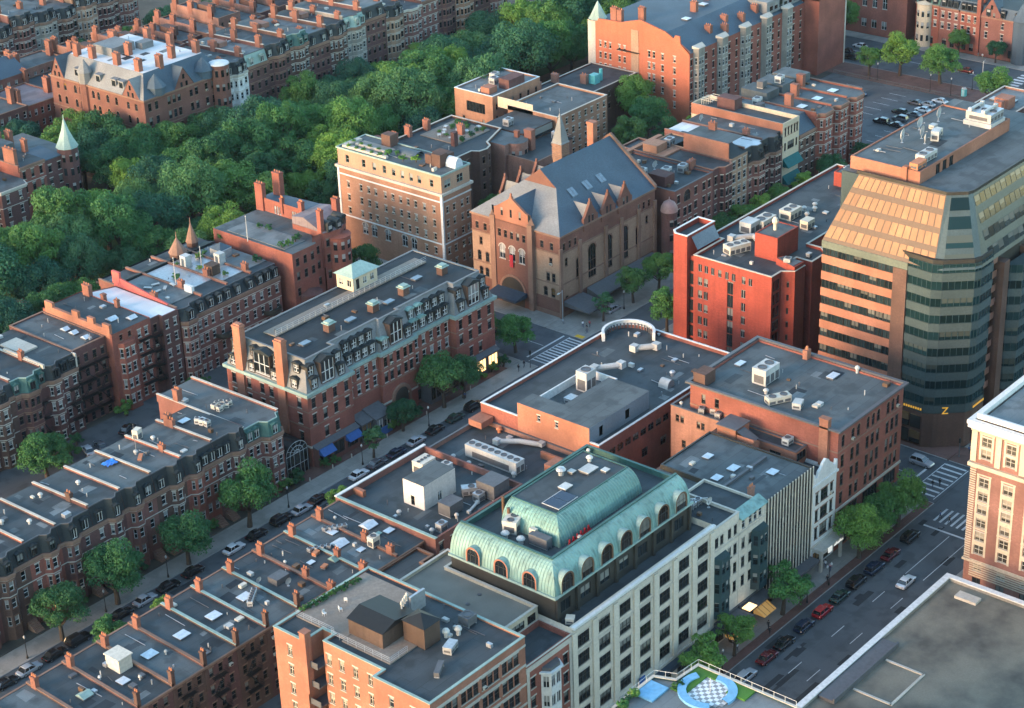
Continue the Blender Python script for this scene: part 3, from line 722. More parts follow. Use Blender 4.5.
for x, y, k, s, lab in (
 (172, 253.9, 'st1', 1.02, 'round street tree nearest the left end of the street, before the rowhouse with lit windows'),
 (185.3, 254.9, 'st0', 1.05, 'large round street tree before the terrace between a lamp post and blue awnings'),
 (201.9, 254.6, 'st0', .98, 'round street tree beside the white sedan parked at the kerb'),
 (217.8, 255.2, 'st0', 1.05, 'full green street tree before the bow fronted end house of the terrace'),
 (206, 300.5, 'st0', 1.12, 'bright green tree standing in the back alley beside parked cars'),
 (184.6, 241.2, 'st2', .8, 'small light green tree rising behind the flat roofs with white skylights'),
 (172.5, 240.6, 'st2', 1.05, 'light green tree rising just behind the roof with a beige stair hut'),
 (193.5, 241.3, 'st2', .62, 'tiny light green treetop showing behind the chimneys of the nearer roofs'),
 (230.4, 243.2, 'st2', .78, 'light green tree at the corner of the flat roof with a white parapet'),
 (205.6, 242., 'st2', .5, 'small treetop beside the chimney at the head of the nearer terrace'),
 (275.7, 257.4, 'st1', 1.1, 'dense dark tree before the arched entrance of the brick school block'),
 (281.4, 256.9, 'st1', .95, 'dark tree on the pavement before the shop windows of the brick school block'),
 (263, 257.4, 'st1', .72, 'small dark tree left of the arched school entrance'),
 (251.3, 254.6, 'thin', .95, 'thin bare-looking sapling on the pavement before the blue bay window'),
 (304.5, 262, 'st0', .92, 'dark tree at the street corner before the crosswalk'),
 (300.5, 268.5, 'st1', 1.05, 'dark tree at the side of the school block beside the cross street'),
 (328.2, 256, 'thin', 1.0, 'slim street tree beside the canopy at the corner of the brownstone hall'),
 (339.9, 256.3, 'st1', .9, 'street tree in the middle of the long side of the brownstone hall'),
 (348.8, 255.6, 'st1', .98, 'street tree at the far end of the brownstone hall'),
 (331.4, 240.6, 'st2', 1.25, 'bright green tree beside the tall red brick slab tower'),
 (253.4, 159.2, 'honey', 1.05, 'feathery light green tree over the pavement cafe by the striped facade'),
 (277., 158.2, 'st0', 1.02, 'large dark tree on the avenue before the red corner block'),
 (290.6, 158.2, 'st0', .98, 'large dark tree on the avenue nearest the crosswalk'),
 (284.2, 158.3, 'st1', .95, 'dark tree between two larger ones before the red corner block'),
 (238.2, 158.9, 'honey', .85, 'small feathery tree beside the yellow parasol'),
 (228.7, 159.0, 'honey', 1.0, 'wide low tree at the foot of the white office front'),
 (257.9, 158.3, 'thin', .8, 'small dark sapling on the avenue pavement near two pedestrians'),
 (386.9, 258.5, 'st1', .9, 'street tree behind the long flat roof, before the grey stone house'),
 (378.8, 257.8, 'st1', .85, 'street tree behind the long flat roof, before the brick house with an arch'),
 (394.5, 257.5, 'st2', 1.0, 'light green street tree behind the long flat roof near the lit shopfront'),
 (403, 257.4, 'st1', .9, 'street tree behind the long flat roof below the mansard houses'),
 (413.5, 257.2, 'st2', 1.0, 'light street tree below the two teal awnings'),
 (426, 257, 'st1', 1.0, 'street tree before the brick bow fronts by the car park'),
 (443, 257.5, 'st1', .8, 'small street tree at the corner of the car park'),
 (432.4, 325, 'park3', .92, 'tall full tree against the orange gabled wall'),
 (424.5, 314.5, 'park3', .95, 'bright sunlit tree in front of the orange gabled wall'),
 (409.5, 309.5, 'park1', .8, 'dark tree between the slate hall and the orange gabled wall'),
 (420, 303.5, 'st0', 1.1, 'dark green tree behind the flat roofed brick houses'),
 (433, 301.4, 'st2', 1.3, 'bright light green tree behind the rooftop with tubes'),
 (444, 302.5, 'st2', 1.0, 'small bright tree at the foot of the orange gabled wall'),
 (354, 309.5, 'st1', 1.0, 'green tree in the yard between the tall hotel and the brownstone hall'),
 (364, 309, 'st0', .85, 'green tree in the yard behind the brick round bay'),
 (346, 300, 'st1', .95, 'green tree beside the shaded side of the tall hotel'),
 (311.5, 300.5, 'st1', 1.0, 'dark tree between the gabled red house and the tall hotel'),
 (310.5, 314, 'st1', 1.05, 'dark tree at the foot of the tall hotel beside the gabled red house'),
 (532.5, 319, 'park1', .8, 'dark tree before the red church with arched windows'), (528, 326, 'park0', .8, 'green tree at the end of the orange block before the red church'),
 (508, 295, 'st1', .95, 'slim tree on the brick plaza by the car park'), (512.6, 287.4, 'st0', 1.2, 'full green tree in the middle of the brick plaza'),
 (512.8, 274.1, 'st0', 1.25, 'broad green tree on the brick plaza near the turquoise cabin'), (538.6, 282.4, 'st1', .8, 'small tree before the entrance of the far brick houses'),
 (538.8, 270, 'st1', .75, 'small tree at the far street corner by the signal pole'), (503.5, 252.3, 'st0', 1.15, 'dark bushy tree beside the far crosswalk'),
): tree(k, x, y, lab, None, s*(1.22 if k[:2] == 'st' and x < 300 and y > 250 and y < 262 else 1.1))
for x, y, k, s in ((231, 259.6, 'bush', 1.4), (235.2, 259.8, 'bush', 1.5), (233, 260.4, 'bushy', 1.0), (242.4, 259.7, 'bush', 1.1), (245, 259.4, 'bush', .9), (255.5, 260, 'bushy', 1.), (262.7, 259.8, 'bush', 1.5), (266, 259.8, 'bush', 1.3), (269.5, 259.8, 'bush', 1.2),
     (290, 260, 'bush', 1.1), (294, 260, 'bush', 1.3), (297.5, 259.6, 'bush', 1.3), (222, 260, 'bush', 1.), (213.5, 260.2, 'bush', .9), (206, 260.3, 'bush', 1.), (195.5, 260.2, 'bush', .9), (181, 260.1, 'bush', 1.), (249, 305.5, 'bush', 1.5), (252, 304.6, 'bush', 1.2), (233.5, 309, 'bush', 1.6), (212, 303.5, 'bush', 1.7), (215.4, 305, 'bush', 1.5), (218.8, 307.4, 'bush', 1.3)):
 tree(k, x, y, 'clipped green garden shrub in the front plots and yards along the terrace' if k == 'bush' else 'light green garden shrub in a front plot before the school block', 'shrubs in the plots and yards' if k == 'bush' else 'light shrubs in the plots', s, .14, 'shrub', 'shrub')
# ------------------------------------------------------------------ cars
CARP = {}
def carpaint(name, col):
 if name not in CARP:
  m, nt, b, N, L = _nodes(name+'_car_paint'); b.inputs['Base Color'].default_value = (*col, 1)
  b.inputs['Roughness'].default_value = .25; b.inputs['Coat Weight'].default_value = .8; b.inputs['Coat Roughness'].default_value = .06; b.inputs['Metallic'].default_value = .25
  CARP[name] = m
 return CARP[name]
COL = dict(black=(.012, .012, .014), white=(.72, .72, .72), silver=(.42, .43, .45), red=(.42, .015, .02), maroon=(.13, .012, .018), navy=(.018, .03, .06), grey=(.10, .105, .115), green=(.02, .05, .04), blue=(.05, .10, .2))
rubber = plain('tyre_rubber', (.014, .014, .015), .85); rimm = plain('wheel_alloy', (.38, .38, .39), .35, .7)
cglass = plain('car_glass', (.012, .015, .018), .05, spec=.8)
hl = plain('headlight_lens', (.75, .75, .72), .15); tl = plain('tail_light_lens', (.32, .012, .012), .2)
def loft(m, secs, mi=0, cap=True):
 """secs: rings of equal length"""
 k = len(secs[0]); n0 = len(m.v)
 for s in secs: m.v += s
 for i in range(len(secs)-1):
  for j in range(k):
   q = (j+1)%k; m.f.append((n0+i*k+j, n0+i*k+q, n0+(i+1)*k+q, n0+(i+1)*k+j)); m.m.append(mi)
 if cap:
  m.f.append(tuple(n0+k-1-j for j in range(k))); m.m.append(mi); m.f.append(tuple(n0+(len(secs)-1)*k+j for j in range(k))); m.m.append(mi)
_car = {}
def car_proto(kind):
 if kind in _car: return _car[kind]
 L, Wd, sh, top = {'sedan': (4.7, 1.82, .92, 1.45), 'suv': (4.75, 1.92, 1.08, 1.76), 'wagon': (4.65, 1.84, .95, 1.56), 'van': (5.0, 1.98, 1.15, 1.95)}[kind]
 st = {'sedan': ((-.5,.62,.74,.86),(-.485,.3,.86,.94),(-.43,.24,.9,.98),(-.3,.2,.97,1.),(.0,.2,1.,1.),(.2,.2,.99,1.),(.3,.22,.95,.98),(.42,.25,.86,.94),(.485,.32,.74,.86),(.5,.5,.62,.8))}.get(kind) or \
   ((-.5,.6,.84,.9),(-.485,.32,.98,.95),(-.43,.26,1.,.98),(-.3,.22,1.,1.),(.0,.22,1.,1.),(.2,.22,1.,1.),(.28,.22,.98,.99),(.42,.27,.9,.95),(.485,.34,.8,.88),(.5,.5,.68,.82))
 b = M(); secs = []
 for fx, zb, zs, wf in st:
  x = fx*L; w = Wd/2*wf; zt = sh*zs; zm = (zb+zt)/2
  secs.append([(x,-w*.92,zb),(x,-w,zb+.12),(x,-w,zm+.12),(x,-w*.96,zt-.05),(x,-w*.84,zt),(x,w*.84,zt),(x,w*.96,zt-.05),(x,w,zm+.12),(x,w,zb+.12),(x,w*.92,zb)])
 loft(b, secs)
 rx = {'sedan': (-.24*L, .06*L), 'suv': (-.41*L, .05*L), 'wagon': (-.39*L, .05*L), 'van': (-.42*L, .14*L)}[kind]; rw = Wd/2*.74
 loft(b, [[(x,-w,top-t),(x,-w*.9,top-t+.05),(x,w*.9,top-t+.05),(x,w,top-t)] for x, w, t in ((rx[0]-.06, rw*.93, .06), (rx[0]+.15, rw, .0), ((rx[0]+rx[1])/2, rw*1.02, -.03), (rx[1]-.12, rw, .0), (rx[1]+.06, rw*.93, .06))])
 for sx in (-1, 1):
  for px in (rx[0], (rx[0]+rx[1])/2, rx[1]):
   bx = px+(-.35 if px == rx[0] else .75 if px == rx[1] else 0); b.tube((px, sx*rw*.97, top-.03), (bx, sx*Wd*.455, sh*.97), .045, n=4)
  b.obox(rx[1]+.55, sx*(Wd/2+.06), .14, .2, sh+.0, sh+.14)
 body = b.build('body', carpaint('black', COL['black']), smooth=False)
 g = M(); f0 = {'sedan': -.36*L, 'suv': -.47*L, 'wagon': -.46*L, 'van': -.47*L}[kind]; f1 = rx[1]+.8; w0 = Wd/2*.88; z0 = sh*.95
 n0 = [(f0,-w0,z0),(f1,-w0,z0),(f1,w0,z0),(f0,w0,z0)]; n1 = [(rx[0],-rw*.96,top),(rx[1],-rw*.96,top),(rx[1],rw*.96,top),(rx[0],rw*.96,top)]
 for i in range(4): j = (i+1)%4; g.face([n0[i], n0[j], n1[j], n1[i]])
 gl = g.build('windows', cglass)
 wm_ = M(); wm_.lathe(0, 0, [(.2,-.1),(.3,-.1),(.325,-.06),(.325,.06),(.3,.1),(.2,.1)], 14)
 wm_.v = [(x, z, y) for x, y, z in wm_.v]; wh = wm_.build('wheel', rubber)
 ri = M(); ri.lathe(0, 0, [(.02,.085),(.2,.085)], 12); ri.lathe(0, 0, [(.2,-.085),(.02,-.085)], 12)
 ri.v = [(x, z, y) for x, y, z in ri.v]; rim = ri.build('rim', rimm)
 h = M(); h.box(-.05, .05, -.2, .2, -.07, .07); he = h.build('headlight', hl); tt = M(); tt.box(-.05, .05, -.2, .2, -.1, .08); te = tt.build('tail_light', tl)
 d = (body.data, gl.data, wh.data, rim.data, he.data, te.data, L, Wd, sh)
 for o in (body, gl, wh, rim, he, te): bpy.data.objects.remove(o)
 _car[kind] = d; return d
def car(kind, col, x, y, rz, label, z=.0, group=None):
 bd, gl, wh, rim, he, te, L, Wd, sh = car_proto(kind)
 r = thing('parked_car' if group else 'car', label, {'suv': 'suv', 'van': 'van'}.get(kind, 'car'), (x, y, z), rz+random.uniform(-.02, .02), group)
 def add(nm, me, loc, par=r):
  o = bpy.data.objects.new(nm, me); C.objects.link(o); o.parent = par; o.location = loc; return o
 b = add('body', bd, (0, 0, 0)); b.material_slots[0].link = 'OBJECT'; b.material_slots[0].material = carpaint(col, COL[col])
 add('windows', gl, (0, 0, .006))
 for sx in (-.30, .31):
  for sy in (-1, 1):
   w = add('wheel', wh, (sx*L, sy*(Wd/2-.09), .325)); add('rim', rim, (0, 0, 0), w)
 for sy in (-1, 1): add('headlight', he, (L*.478, sy*Wd*.3, sh*.66)); add('tail_light', te, (-L*.485, sy*Wd*.32, sh*.74))
 return r
PKA = 'cars parked along the avenue kerb'; PKS = 'cars parked along the far kerb of the side street'; PKN = 'cars parked along the near kerb of the side street'
for k, c, x, y, rz, lab, g in (
 ('wagon', 'silver', 234., 153.7, 0, 'silver estate car parked at the avenue kerb beside the roof garden', PKA),
 ('sedan', 'maroon', 240.6, 153.9, 0, 'dark maroon car parked at the avenue kerb, second from the roof garden', PKA),
 ('sedan', 'black', 245.9, 153.9, 0, 'black sedan parked at the avenue kerb, third from the roof garden', PKA),
 ('wagon', 'navy', 252.2, 154., 0, 'dark navy hatchback at the avenue kerb just behind the bright red car', PKA),
 ('wagon', 'red', 257.9, 153.9, 0, 'bright red car parked at the avenue kerb', PKA),
 ('sedan', 'green', 263.6, 154., 0, 'dark green sedan at the avenue kerb just ahead of the bright red car', PKA),
 ('suv', 'black', 269.3, 154.1, 0, 'black suv parked at the avenue kerb below the large dark trees', PKA),
 ('suv', 'navy', 275.1, 153.9, 0, 'navy suv parked at the avenue kerb behind the dark red car', PKA),
 ('sedan', 'maroon', 280.9, 154., 0, 'dark red car parked at the avenue kerb under the trees', PKA),
 ('suv', 'black', 288.2, 154.2, 0, 'black suv parked at the avenue kerb nearest the crosswalk', PKA),
 ('sedan', 'white', 274.6, 147.2, 0, 'white sedan driving along the middle of the avenue', None),
 ('suv', 'silver', 313.6, 166.3, -1.6, 'silver car waiting at the crosswalk below the glass tower', None),
 ('sedan', 'navy', 304.6, 167.2, 1.57, 'dark car waiting beside the red corner block at the crosswalk', None),
 ('sedan', 'black', 157.5, 250.9, 0, 'black sedan at the side street kerb, furthest down the hill from the school', PKS),
 ('sedan', 'silver', 162.5, 251, 0, 'silver sedan at the side street kerb under the small lamp post', PKS),
 ('sedan', 'black', 168., 251, 0, 'black sedan at the side street kerb just ahead of the silver one', PKS),
 ('suv', 'black', 173.3, 251.2, 0, 'black suv at the side street kerb before the round tree with lit windows behind', PKS),
 ('sedan', 'black', 183.1, 251.3, 0, 'black sedan half hidden by the round tree near the blue awnings', PKS),
 ('sedan', 'silver', 188.7, 251.5, 0, 'grey silver car parked between two round street trees', PKS),
 ('sedan', 'black', 194.2, 251.5, 0, 'low black coupe beside the street lamp in the middle of the side street', PKS),
 ('sedan', 'black', 200.2, 251.6, 0, 'black sedan under the tree next to the white sedan', PKS),
 ('sedan', 'white', 210.2, 251.4, 0, 'white sedan parked at the side street kerb', PKS),
 ('sedan', 'black', 216.2, 251.6, 0, 'black car under the tree ahead of the white sedan', PKS),
 ('suv', 'black', 222.7, 251.7, 0, 'dark suv parked behind the silver sedan near the clipped shrubs', PKS),
 ('sedan', 'silver', 227.8, 251.3, 0, 'silver sedan near the clipped shrubs at the school corner', PKS),
 ('sedan', 'black', 232.3, 251.4, 0, 'black sedan ahead of the silver one near the school corner', PKS),
 ('sedan', 'white', 244.1, 251.8, 0, 'white car by the white parapet opposite the blue awnings', PKS),
 ('sedan', 'grey', 249.5, 251.9, 0, 'dark grey convertible parked ahead of the white car by the white parapet', PKS),
 ('sedan', 'navy', 254.9, 251.7, 0, 'navy sedan parked opposite the blue bay window', PKS),
 ('sedan', 'silver', 261., 251.9, 0, 'pale silver car opposite the arched school entrance', PKS),
 ('sedan', 'black', 266.8, 252., 0, 'black car ahead of the pale silver one by the school', PKS),
 ('sedan', 'green', 273., 252., 0, 'dark green car below the dense tree by the school', PKS),
 ('suv', 'black', 279.1, 252.2, 0, 'black suv at the kerb nearest the crosswalk by the school', PKS),
 ('sedan', 'silver', 218.2, 303, 1.2, 'silver blue car parked in the back alley beside the bright tree', None),
 ('sedan', 'grey', 221., 302.4, 1.2, 'grey car beside the silver blue one in the back alley', None),
 ('sedan', 'black', 229, 303.5, .3, 'black car parked in the middle of the back alley', None),
 ('suv', 'black', 240.2, 304, .9, 'black suv against the rear wall of the alley houses', None),
 ('sedan', 'black', 246., 303.4, .8, 'black sedan with its tail to the roof end in the alley', None),
 ('sedan', 'silver', 208.5, 297.5, .1, 'silver car below the tree in the back alley', None),
 ('sedan', 'silver', 333.9, 257.6, .0, 'silver car on the pavement side by the brownstone hall', None),
 ('sedan', 'black', 309.5, 271.5, 1.57, 'dark car on the cross street beside the brownstone hall', None),
 ('sedan', 'silver', 308.2, 279, 1.57, 'pale car on the cross street half hidden by dark trees', None),
 ('sedan', 'silver', 321.3, 377, 0., 'silver car parked under the trees by the cross street', None),
 ('sedan', 'white', 321.5, 372.8, 0., 'white car parked second in the gap of the wooded strip', None),
 ('sedan', 'silver', 321.2, 368.6, 0., 'silver car parked last in the gap of the wooded strip', None),
 ('sedan', 'white', 529.2, 311, 1.57, 'white car on the far street before the red church', None),
 ('sedan', 'maroon', 526.5, 273.2, 1.57, 'dark red car on the far street by the small trees', None),
 ('sedan', 'black', 522.6, 311.6, 1.57, 'black car beside the white one on the far street', None),
 ('suv', 'black', 518., 307.5, 1.57, 'black suv at the kerb of the far street', None),
 ('sedan', 'red', 541.5, 258.7, .2, 'red car parked at the far street corner', None), ('sedan', 'red', 549, 258.9, 0., 'red car at the far corner, closer to the edge of the view', None),
 ('sedan', 'white', 525.4, 251.5, 0., 'white car beside the far crosswalk', None),
): car(k, c, x, y, rz, lab, 0., g)
for i, (k, c, x, y) in enumerate((('suv', 'black', 474.5, 271.), ('sedan', 'black', 474.4, 266.3), ('wagon', 'black', 484.1, 270.8), ('suv', 'grey', 479.2, 267.8), ('sedan', 'grey', 493.2, 271.), ('sedan', 'silver', 494., 267.6), ('sedan', 'white', 498.3, 266.), ('sedan', 'white', 489.4, 266.4), ('sedan', 'grey', 484.4, 266.4), ('sedan', 'navy', 491., 288.), ('sedan', 'blue', 492.6, 293.4))):
 car(k, c, x, y, 1.57 if i < 9 else 1.4, ['black suv nearest the roofline in the far car park', 'black sedan below the black suv in the far car park', 'black estate car in the middle of the far car park', 'grey suv beside the black estate in the far car park', 'dark grey car at the top of the row in the far car park', 'silver sedan beside the dark grey one in the far car park', 'white car at the head of the far car park', 'white sedan in the middle of the far car park', 'grey sedan low in the far car park', 'navy car by the brick bow fronts in the far car park', 'blue car at the corner of the far car park by the brick houses'][i], .126, 'cars in the far car park')
# ------------------------------------------------------------------ people, lamps, street furniture
skin = plain('skin', (.45, .27, .19), .6); hairm = plain('hair', (.03, .02, .015), .7)
CL = [plain('shirt_'+n, c, .8) for n, c in (('black', (.02, .02, .025)), ('white', (.65, .65, .65)), ('red', (.35, .05, .06)), ('blue', (.06, .1, .22)), ('grey', (.2, .2, .21)), ('pink', (.5, .25, .3)))]
TR = [plain('trousers_'+n, c, .85) for n, c in (('dark', (.02, .022, .03)), ('denim', (.05, .07, .13)), ('khaki', (.3, .24, .16)))]
def person_mesh(stride):
 V = [(0,0,.95),(0,0,1.15),(0,0,1.4),(0,0,1.5),(.01,0,1.62),(.01,0,1.72)]; Ed = [(0,1),(1,2),(2,3),(3,4),(4,5)]; Rr = [.15,.14,.17,.06,.095,.08]
 for s in (-1, 1):
  k = len(V); d = stride*s
  V += [(0,s*.09,.88),(d*.16+.03,s*.1,.48),(d*.3-.02,s*.1,.08),(d*.3+.14,s*.11,.04)]; Rr += [.095,.065,.045,.035]; Ed += [(0,k),(k,k+1),(k+1,k+2),(k+2,k+3)]
  k = len(V); V += [(0,s*.2,1.4),(-d*.1-.02,s*.24,1.12),(-d*.2+.08,s*.23,.86),(-d*.22+.1,s*.23,.78)]; Rr += [.06,.045,.034,.04]; Ed += [(2,k),(k,k+1),(k+1,k+2),(k+2,k+3)]
 me = bpy.data.meshes.new('p'); me.from_pydata(V, Ed, []); o = bpy.data.objects.new('p', me); C.objects.link(o)
 md = o.modifiers.new('s', 'SKIN'); sv = me.skin_vertices[0].data
 for i, r in enumerate(Rr): sv[i].radius = (r, r)
 sv[0].use_root = True
 sb = o.modifiers.new('b', 'SUBSURF'); sb.levels = 1; sb.render_levels = 1
 dg = bpy.context.evaluated_depsgraph_get(); nm = bpy.data.meshes.new_from_object(o.evaluated_get(dg)); bpy.data.objects.remove(o)
 return nm
PM = [person_mesh(.9), person_mesh(.3)]
hb = M(); hb.lathe(0, 0, [(.085,1.63),(.105,1.70),(.1,1.77),(.06,1.82),(.0,1.835)], 10); _h = hb.build('hair', hairm, smooth=True); HM = _h.data; bpy.data.objects.remove(_h)
def person(x, y, rz, shirt, trous, label, i=0, z=.14):
 me = PM[i].copy(); me.materials.clear()
 for m in (CL[shirt], TR[trous], skin): me.materials.append(m)
 for p in me.polygons:
  zc = p.center.z; p.material_index = 2 if zc > 1.5 or (zc < .86 and abs(p.center.y) > .19) else 1 if zc < .95 else 0; p.use_smooth = True
 r = thing('person', label, 'person', (x, y, z), rz); b = bpy.data.objects.new('body', me); C.objects.link(b); b.parent = r
 h = bpy.data.objects.new('hair', HM); C.objects.link(h); h.parent = r
for a in ((246.8, 157.5, .2, 0, 0, 'person in black walking past the cafe trees on the avenue'), (248.2, 158.7, .3, 0, 0, 'person in dark clothes beside another near the cafe trees'), (240.3, 159.9, 2., 4, 0, 'person in grey by the yellow parasol'), (239.4, 159.2, 1., 1, 0, 'person in a white shirt by the yellow parasol'),
   (266.4, 158.3, 3.1, 0, 0, 'person in black near the tall signal lamp'), (270.5, 161.3, 3.1, 1, 1, 'person in a white shirt walking by the lit shop'), (270.2, 160., 3.1, 5, 1, 'person in a pink top walking by the lit shop'),
   (297.3, 151.2, 1.6, 0, 0, 'person in black crossing the avenue', 0, .01), (297.8, 153.4, 1.6, 3, 0, 'person in blue stepping off the kerb at the avenue crosswalk', 0, .01), (307, 160.2, 0, 0, 1, 'person in dark clothes on the crosswalk at the red corner', 0, .01), (308.3, 159.4, 0., 0, 0, 'second person in black on the crosswalk at the red corner', 0, .01),
   (326.5, 161.6, 0, 0, 0, 'person in dark clothes on the pavement below the glass tower'), (322.8, 161.0, 0, 3, 0, 'person in blue on the brick pavement below the glass tower'),
   (322.8, 257.6, 1., 1, 1, 'person in white at the corner of the brownstone hall'), (323.9, 256.5, 0., 2, 0, 'person in red at the corner of the brownstone hall'), (322.2, 256., 2.5, 0, 0, 'person in black waiting at the kerb by the brownstone hall'), (321, 255, 2.5, 4, 1, 'person in grey waiting at the kerb by the brownstone hall'),
   (299.8, 255.7, 0, 0, 0, 'person in black on the school side of the crosswalk'), (297.6, 255.4, 0, 0, 0, 'person in dark clothes walking along the school pavement'), (281.1, 256.4, 3., 3, 0, 'person in blue on the pavement by the dense school tree'),
   (540, 275, 0, 1, 2, 'person in white by the entrance of the far brick houses'), (540.2, 276.5, 1., 4, 2, 'person in grey by the entrance of the far brick houses')):
 person(*a)
def lamp_post(x, y, label, h=4.6, double=False, z=.13):
 r = thing('street_lamp', label, 'street lamp', (x, y, z))
 m = M(); m.lathe(0, 0, [(.2,0),(.2,.35),(.13,.5),(.075,.9),(.06,h-.5),(.1,h-.42)], 8)
 if double: m.box(-.7, .7, -.04, .04, h-.75, h-.67)
 m.build('post', MT['iron'], r, local=True)
 for dx in ((-.65, .65) if double else (0,)):
  g = M(); zb = h-.65 if double else h-.4; g.lathe(dx, 0, [(.08,zb),(.2,zb+.2),(.21,zb+.4),(.1,zb+.62),(.02,zb+.7)], 8); g.build('lantern', MT['duct'], r, local=True)
for x, y, l, d in ((164.7, 254.3, 'black street lamp beside the silver sedan at the low end of the side street', 0), (182.3, 254.6, 'black street lamp between the first two round trees', 0), (196.6, 254.3, 'black street lamp beside the low black coupe', 0), (227.3, 254.4, 'black street lamp by the clipped shrubs at the school corner', 0),
     (247.9, 254.4, 'black street lamp before the blue awnings', 0), (267.7, 254.5, 'black street lamp before the arched school entrance', 0), (233., 157.7, 'black street lamp beside the silver estate car', 0), (266.1, 157.8, 'twin lantern post with signs on the avenue pavement', 1), (259, 157.8, 'black street lamp near the bright red car', 0),
     (505, 293, 'tall lamp on the brick plaza by the car park fence', 0), (505.2, 290.6, 'lit lamp beside another on the brick plaza', 0), (505, 273, 'tall lamp on the brick plaza near the broad tree', 0), (505.3, 266.5, 'lit lamp by the turquoise cabin', 0), (513.4, 264, 'lamp at the kerb of the far street', 0), (336, 256, 'black lamp before the long side of the brownstone hall', 0), (355, 255.5, 'black lamp beyond the brownstone hall', 0)):
 lamp_post(x, y, l, 5.2 if y > 260 and x > 500 else 4.4, d)
def signal(x, y, label, z=.13, arm=None):
 r = thing('traffic_signal', label, 'traffic signal', (x, y, z)); m = M(); m.lathe(0, 0, [(.16,0),(.1,.3),(.07,4.2)], 8)
 if arm: m.tube((0,0,4.1), (arm[0],arm[1],4.6), .06, .04)
 m.build('post', MT['dkgrey'], r, local=True)
 h = M(); h.box(-.16, .16, -.16, .16, 3.1, 4.05); h.build('signal_head', MT['iron'], r, local=True)
for a in ((299.3, 157.8, 'traffic signal at the red corner of the avenue'), (319., 158.2, 'traffic signal on the brick pavement below the glass tower'), (320.5, 162, 'second traffic signal on the brick pavement below the glass tower'), (300.6, 254.6, 'traffic signal on the school side of the crosswalk'), (512.8, 259.5, 'dark traffic signal by the far crosswalk')): signal(*a)
t = thing('signal_pole', 'tall pale pole carrying signals at the corner of the brownstone hall', 'signal pole', (321.9, 262.6, .13)); m = M(); m.lathe(0, 0, [(.25,0),(.25,.8),(.14,.9),(.09,8.2)], 8, 0); m.build('post', MT['steel'], t, local=True)
m = M(); m.tube((0,0,7.9),(-2.2,-.8,8.4),.06,.04); m.build('arm', MT['steel'], t, local=True); m = M(); m.box(-2.7,-2.0,-1.0,-.65,8.32,8.5); m.build('lamp_head', MT['duct'], t, local=True)
t = thing('signal_pole', 'pale pole with a street light at the far street corner', 'signal pole', (514., 261.3, .13)); m = M(); m.lathe(0, 0, [(.3,0),(.3,.9),(.16,1.),(.1,9.)], 8); m.build('post', MT['duct'], t, local=True); m = M(); m.tube((0,0,8.6),(1.8,.3,9.),.06,.04); m.build('arm', MT['duct'], t, local=True)
t = thing('portable_toilet', 'turquoise portable cabin at the edge of the brick plaza', 'portable toilet', (507.3, 263.3, .14)); m = M(); m.box(-.6,.6,-.6,.6,0,2.15); m.build('cabin', MT['portable'], t, local=True); m = M(); m.lathe(0,0,[(.9,2.15),(.75,2.4),(.3,2.5)],4); m.build('roof', MT['duct'], t, local=True); m = M(); m.box(-.63,-.6,-.38,.38,.1,1.95); m.build('door', plain('pale_turquoise', (.3,.5,.5),.5), t, local=True)
f = thing('fence', 'low dark railing between the car park and the brick plaza', 'fence', (504, 280, .13)); m = M()
for i in range(20): m.tube((503.9, 262+2.25*i, .1), (503.9, 262+2.25*i, 1.25), .05, n=5)
m.build('post', MT['dkgrey'], f)['kind'] = 'stuff'; m = M(); m.box(503.86, 503.94, 262, 304.8, 1.1, 1.2); m.box(503.86, 503.94, 262, 304.8, .3, .4)
for i in range(180): m.box(503.88, 503.92, 262.1+.236*i, 262.14+.236*i, .4, 1.1, bottom=False)
m.build('rail', MT['dkgrey'], f)
bol = M(); bol.lathe(0, 0, [(.13,0),(.13,.8),(.09,.9)], 8); bo = None
for i, (x, y) in enumerate(((236.8, 258.1), (243.2, 258.1), (248.6, 258.1), (259, 258.1), (271, 258.1), (285, 258.2), (226, 258.1))):
 if bo is None: bo = bol.build('gate_pier', MT['stone'], org=(x, y, .14)); bo.data.transform(__import__('mathutils').Matrix.Translation((x, y, .14))); o = bo
 else: o = bo.copy(); C.objects.link(o); o.location = (x, y, .14)
 tag(o, 'short pale stone pier at the edge of the front plots by the pavement', 'pier', 'stone piers along the front plots')
# ------------------------------------------------------------------ block between the avenue and the side street
def rows(zs, h, w, cs, st, *x): return [(z, h, w, cs, st, *x) for z in zs]
def Rc(x0, x1, y0, y1): return [(x0,y0),(x1,y0),(x1,y1),(x0,y1)]
# red corner block
b = Bld('commercial_building', 'red brick corner block with arched top windows above the avenue crosswalk', 'building', 287, 163, BK['red'])
c1 = [1.7]; c2 = [5.0, 6.9]; c3 = [10.2, 12., 13.8]; c4 = [17.2, 18.9, 20.6]
R = [(21.2, 2.4, 1.05, c1+c2+c3+c4, 'ad')] + rows((17.1, 13.3, 9.5), 2.5, 1.1, c1+c2+c3+c4, 'db') + [(5.4, 2.7, 1.3, c1, 'm'), (5.4, 2.7, 3.4, [6.], 'm'), (5.4, 2.7, 5.2, [12.], 'm'), (5.4, 2.7, 4.4, [18.9], 'm')]
R += [(.5, 3., 3.0, [3., 7., 11., 15., 19.6], 'shop')]
sh = [(.5, 3., 3.0, [4, 9, 14, 19, 24, 29], 'shop')]
b.poly(Rc(276, 298.5, 163, 195), 0, 25, {0: R, 1: rows((21.2,), 2.4, 1.1, 9, 'ad')+rows((17.1, 13.3, 9.5), 2.5, 1.1, 9, 'db')+[(5.4,2.7,3.2,6,'m')]+sh, 3: [(21.5, 1.8, .9, [3, 6], 'db')]}, ph=.35)
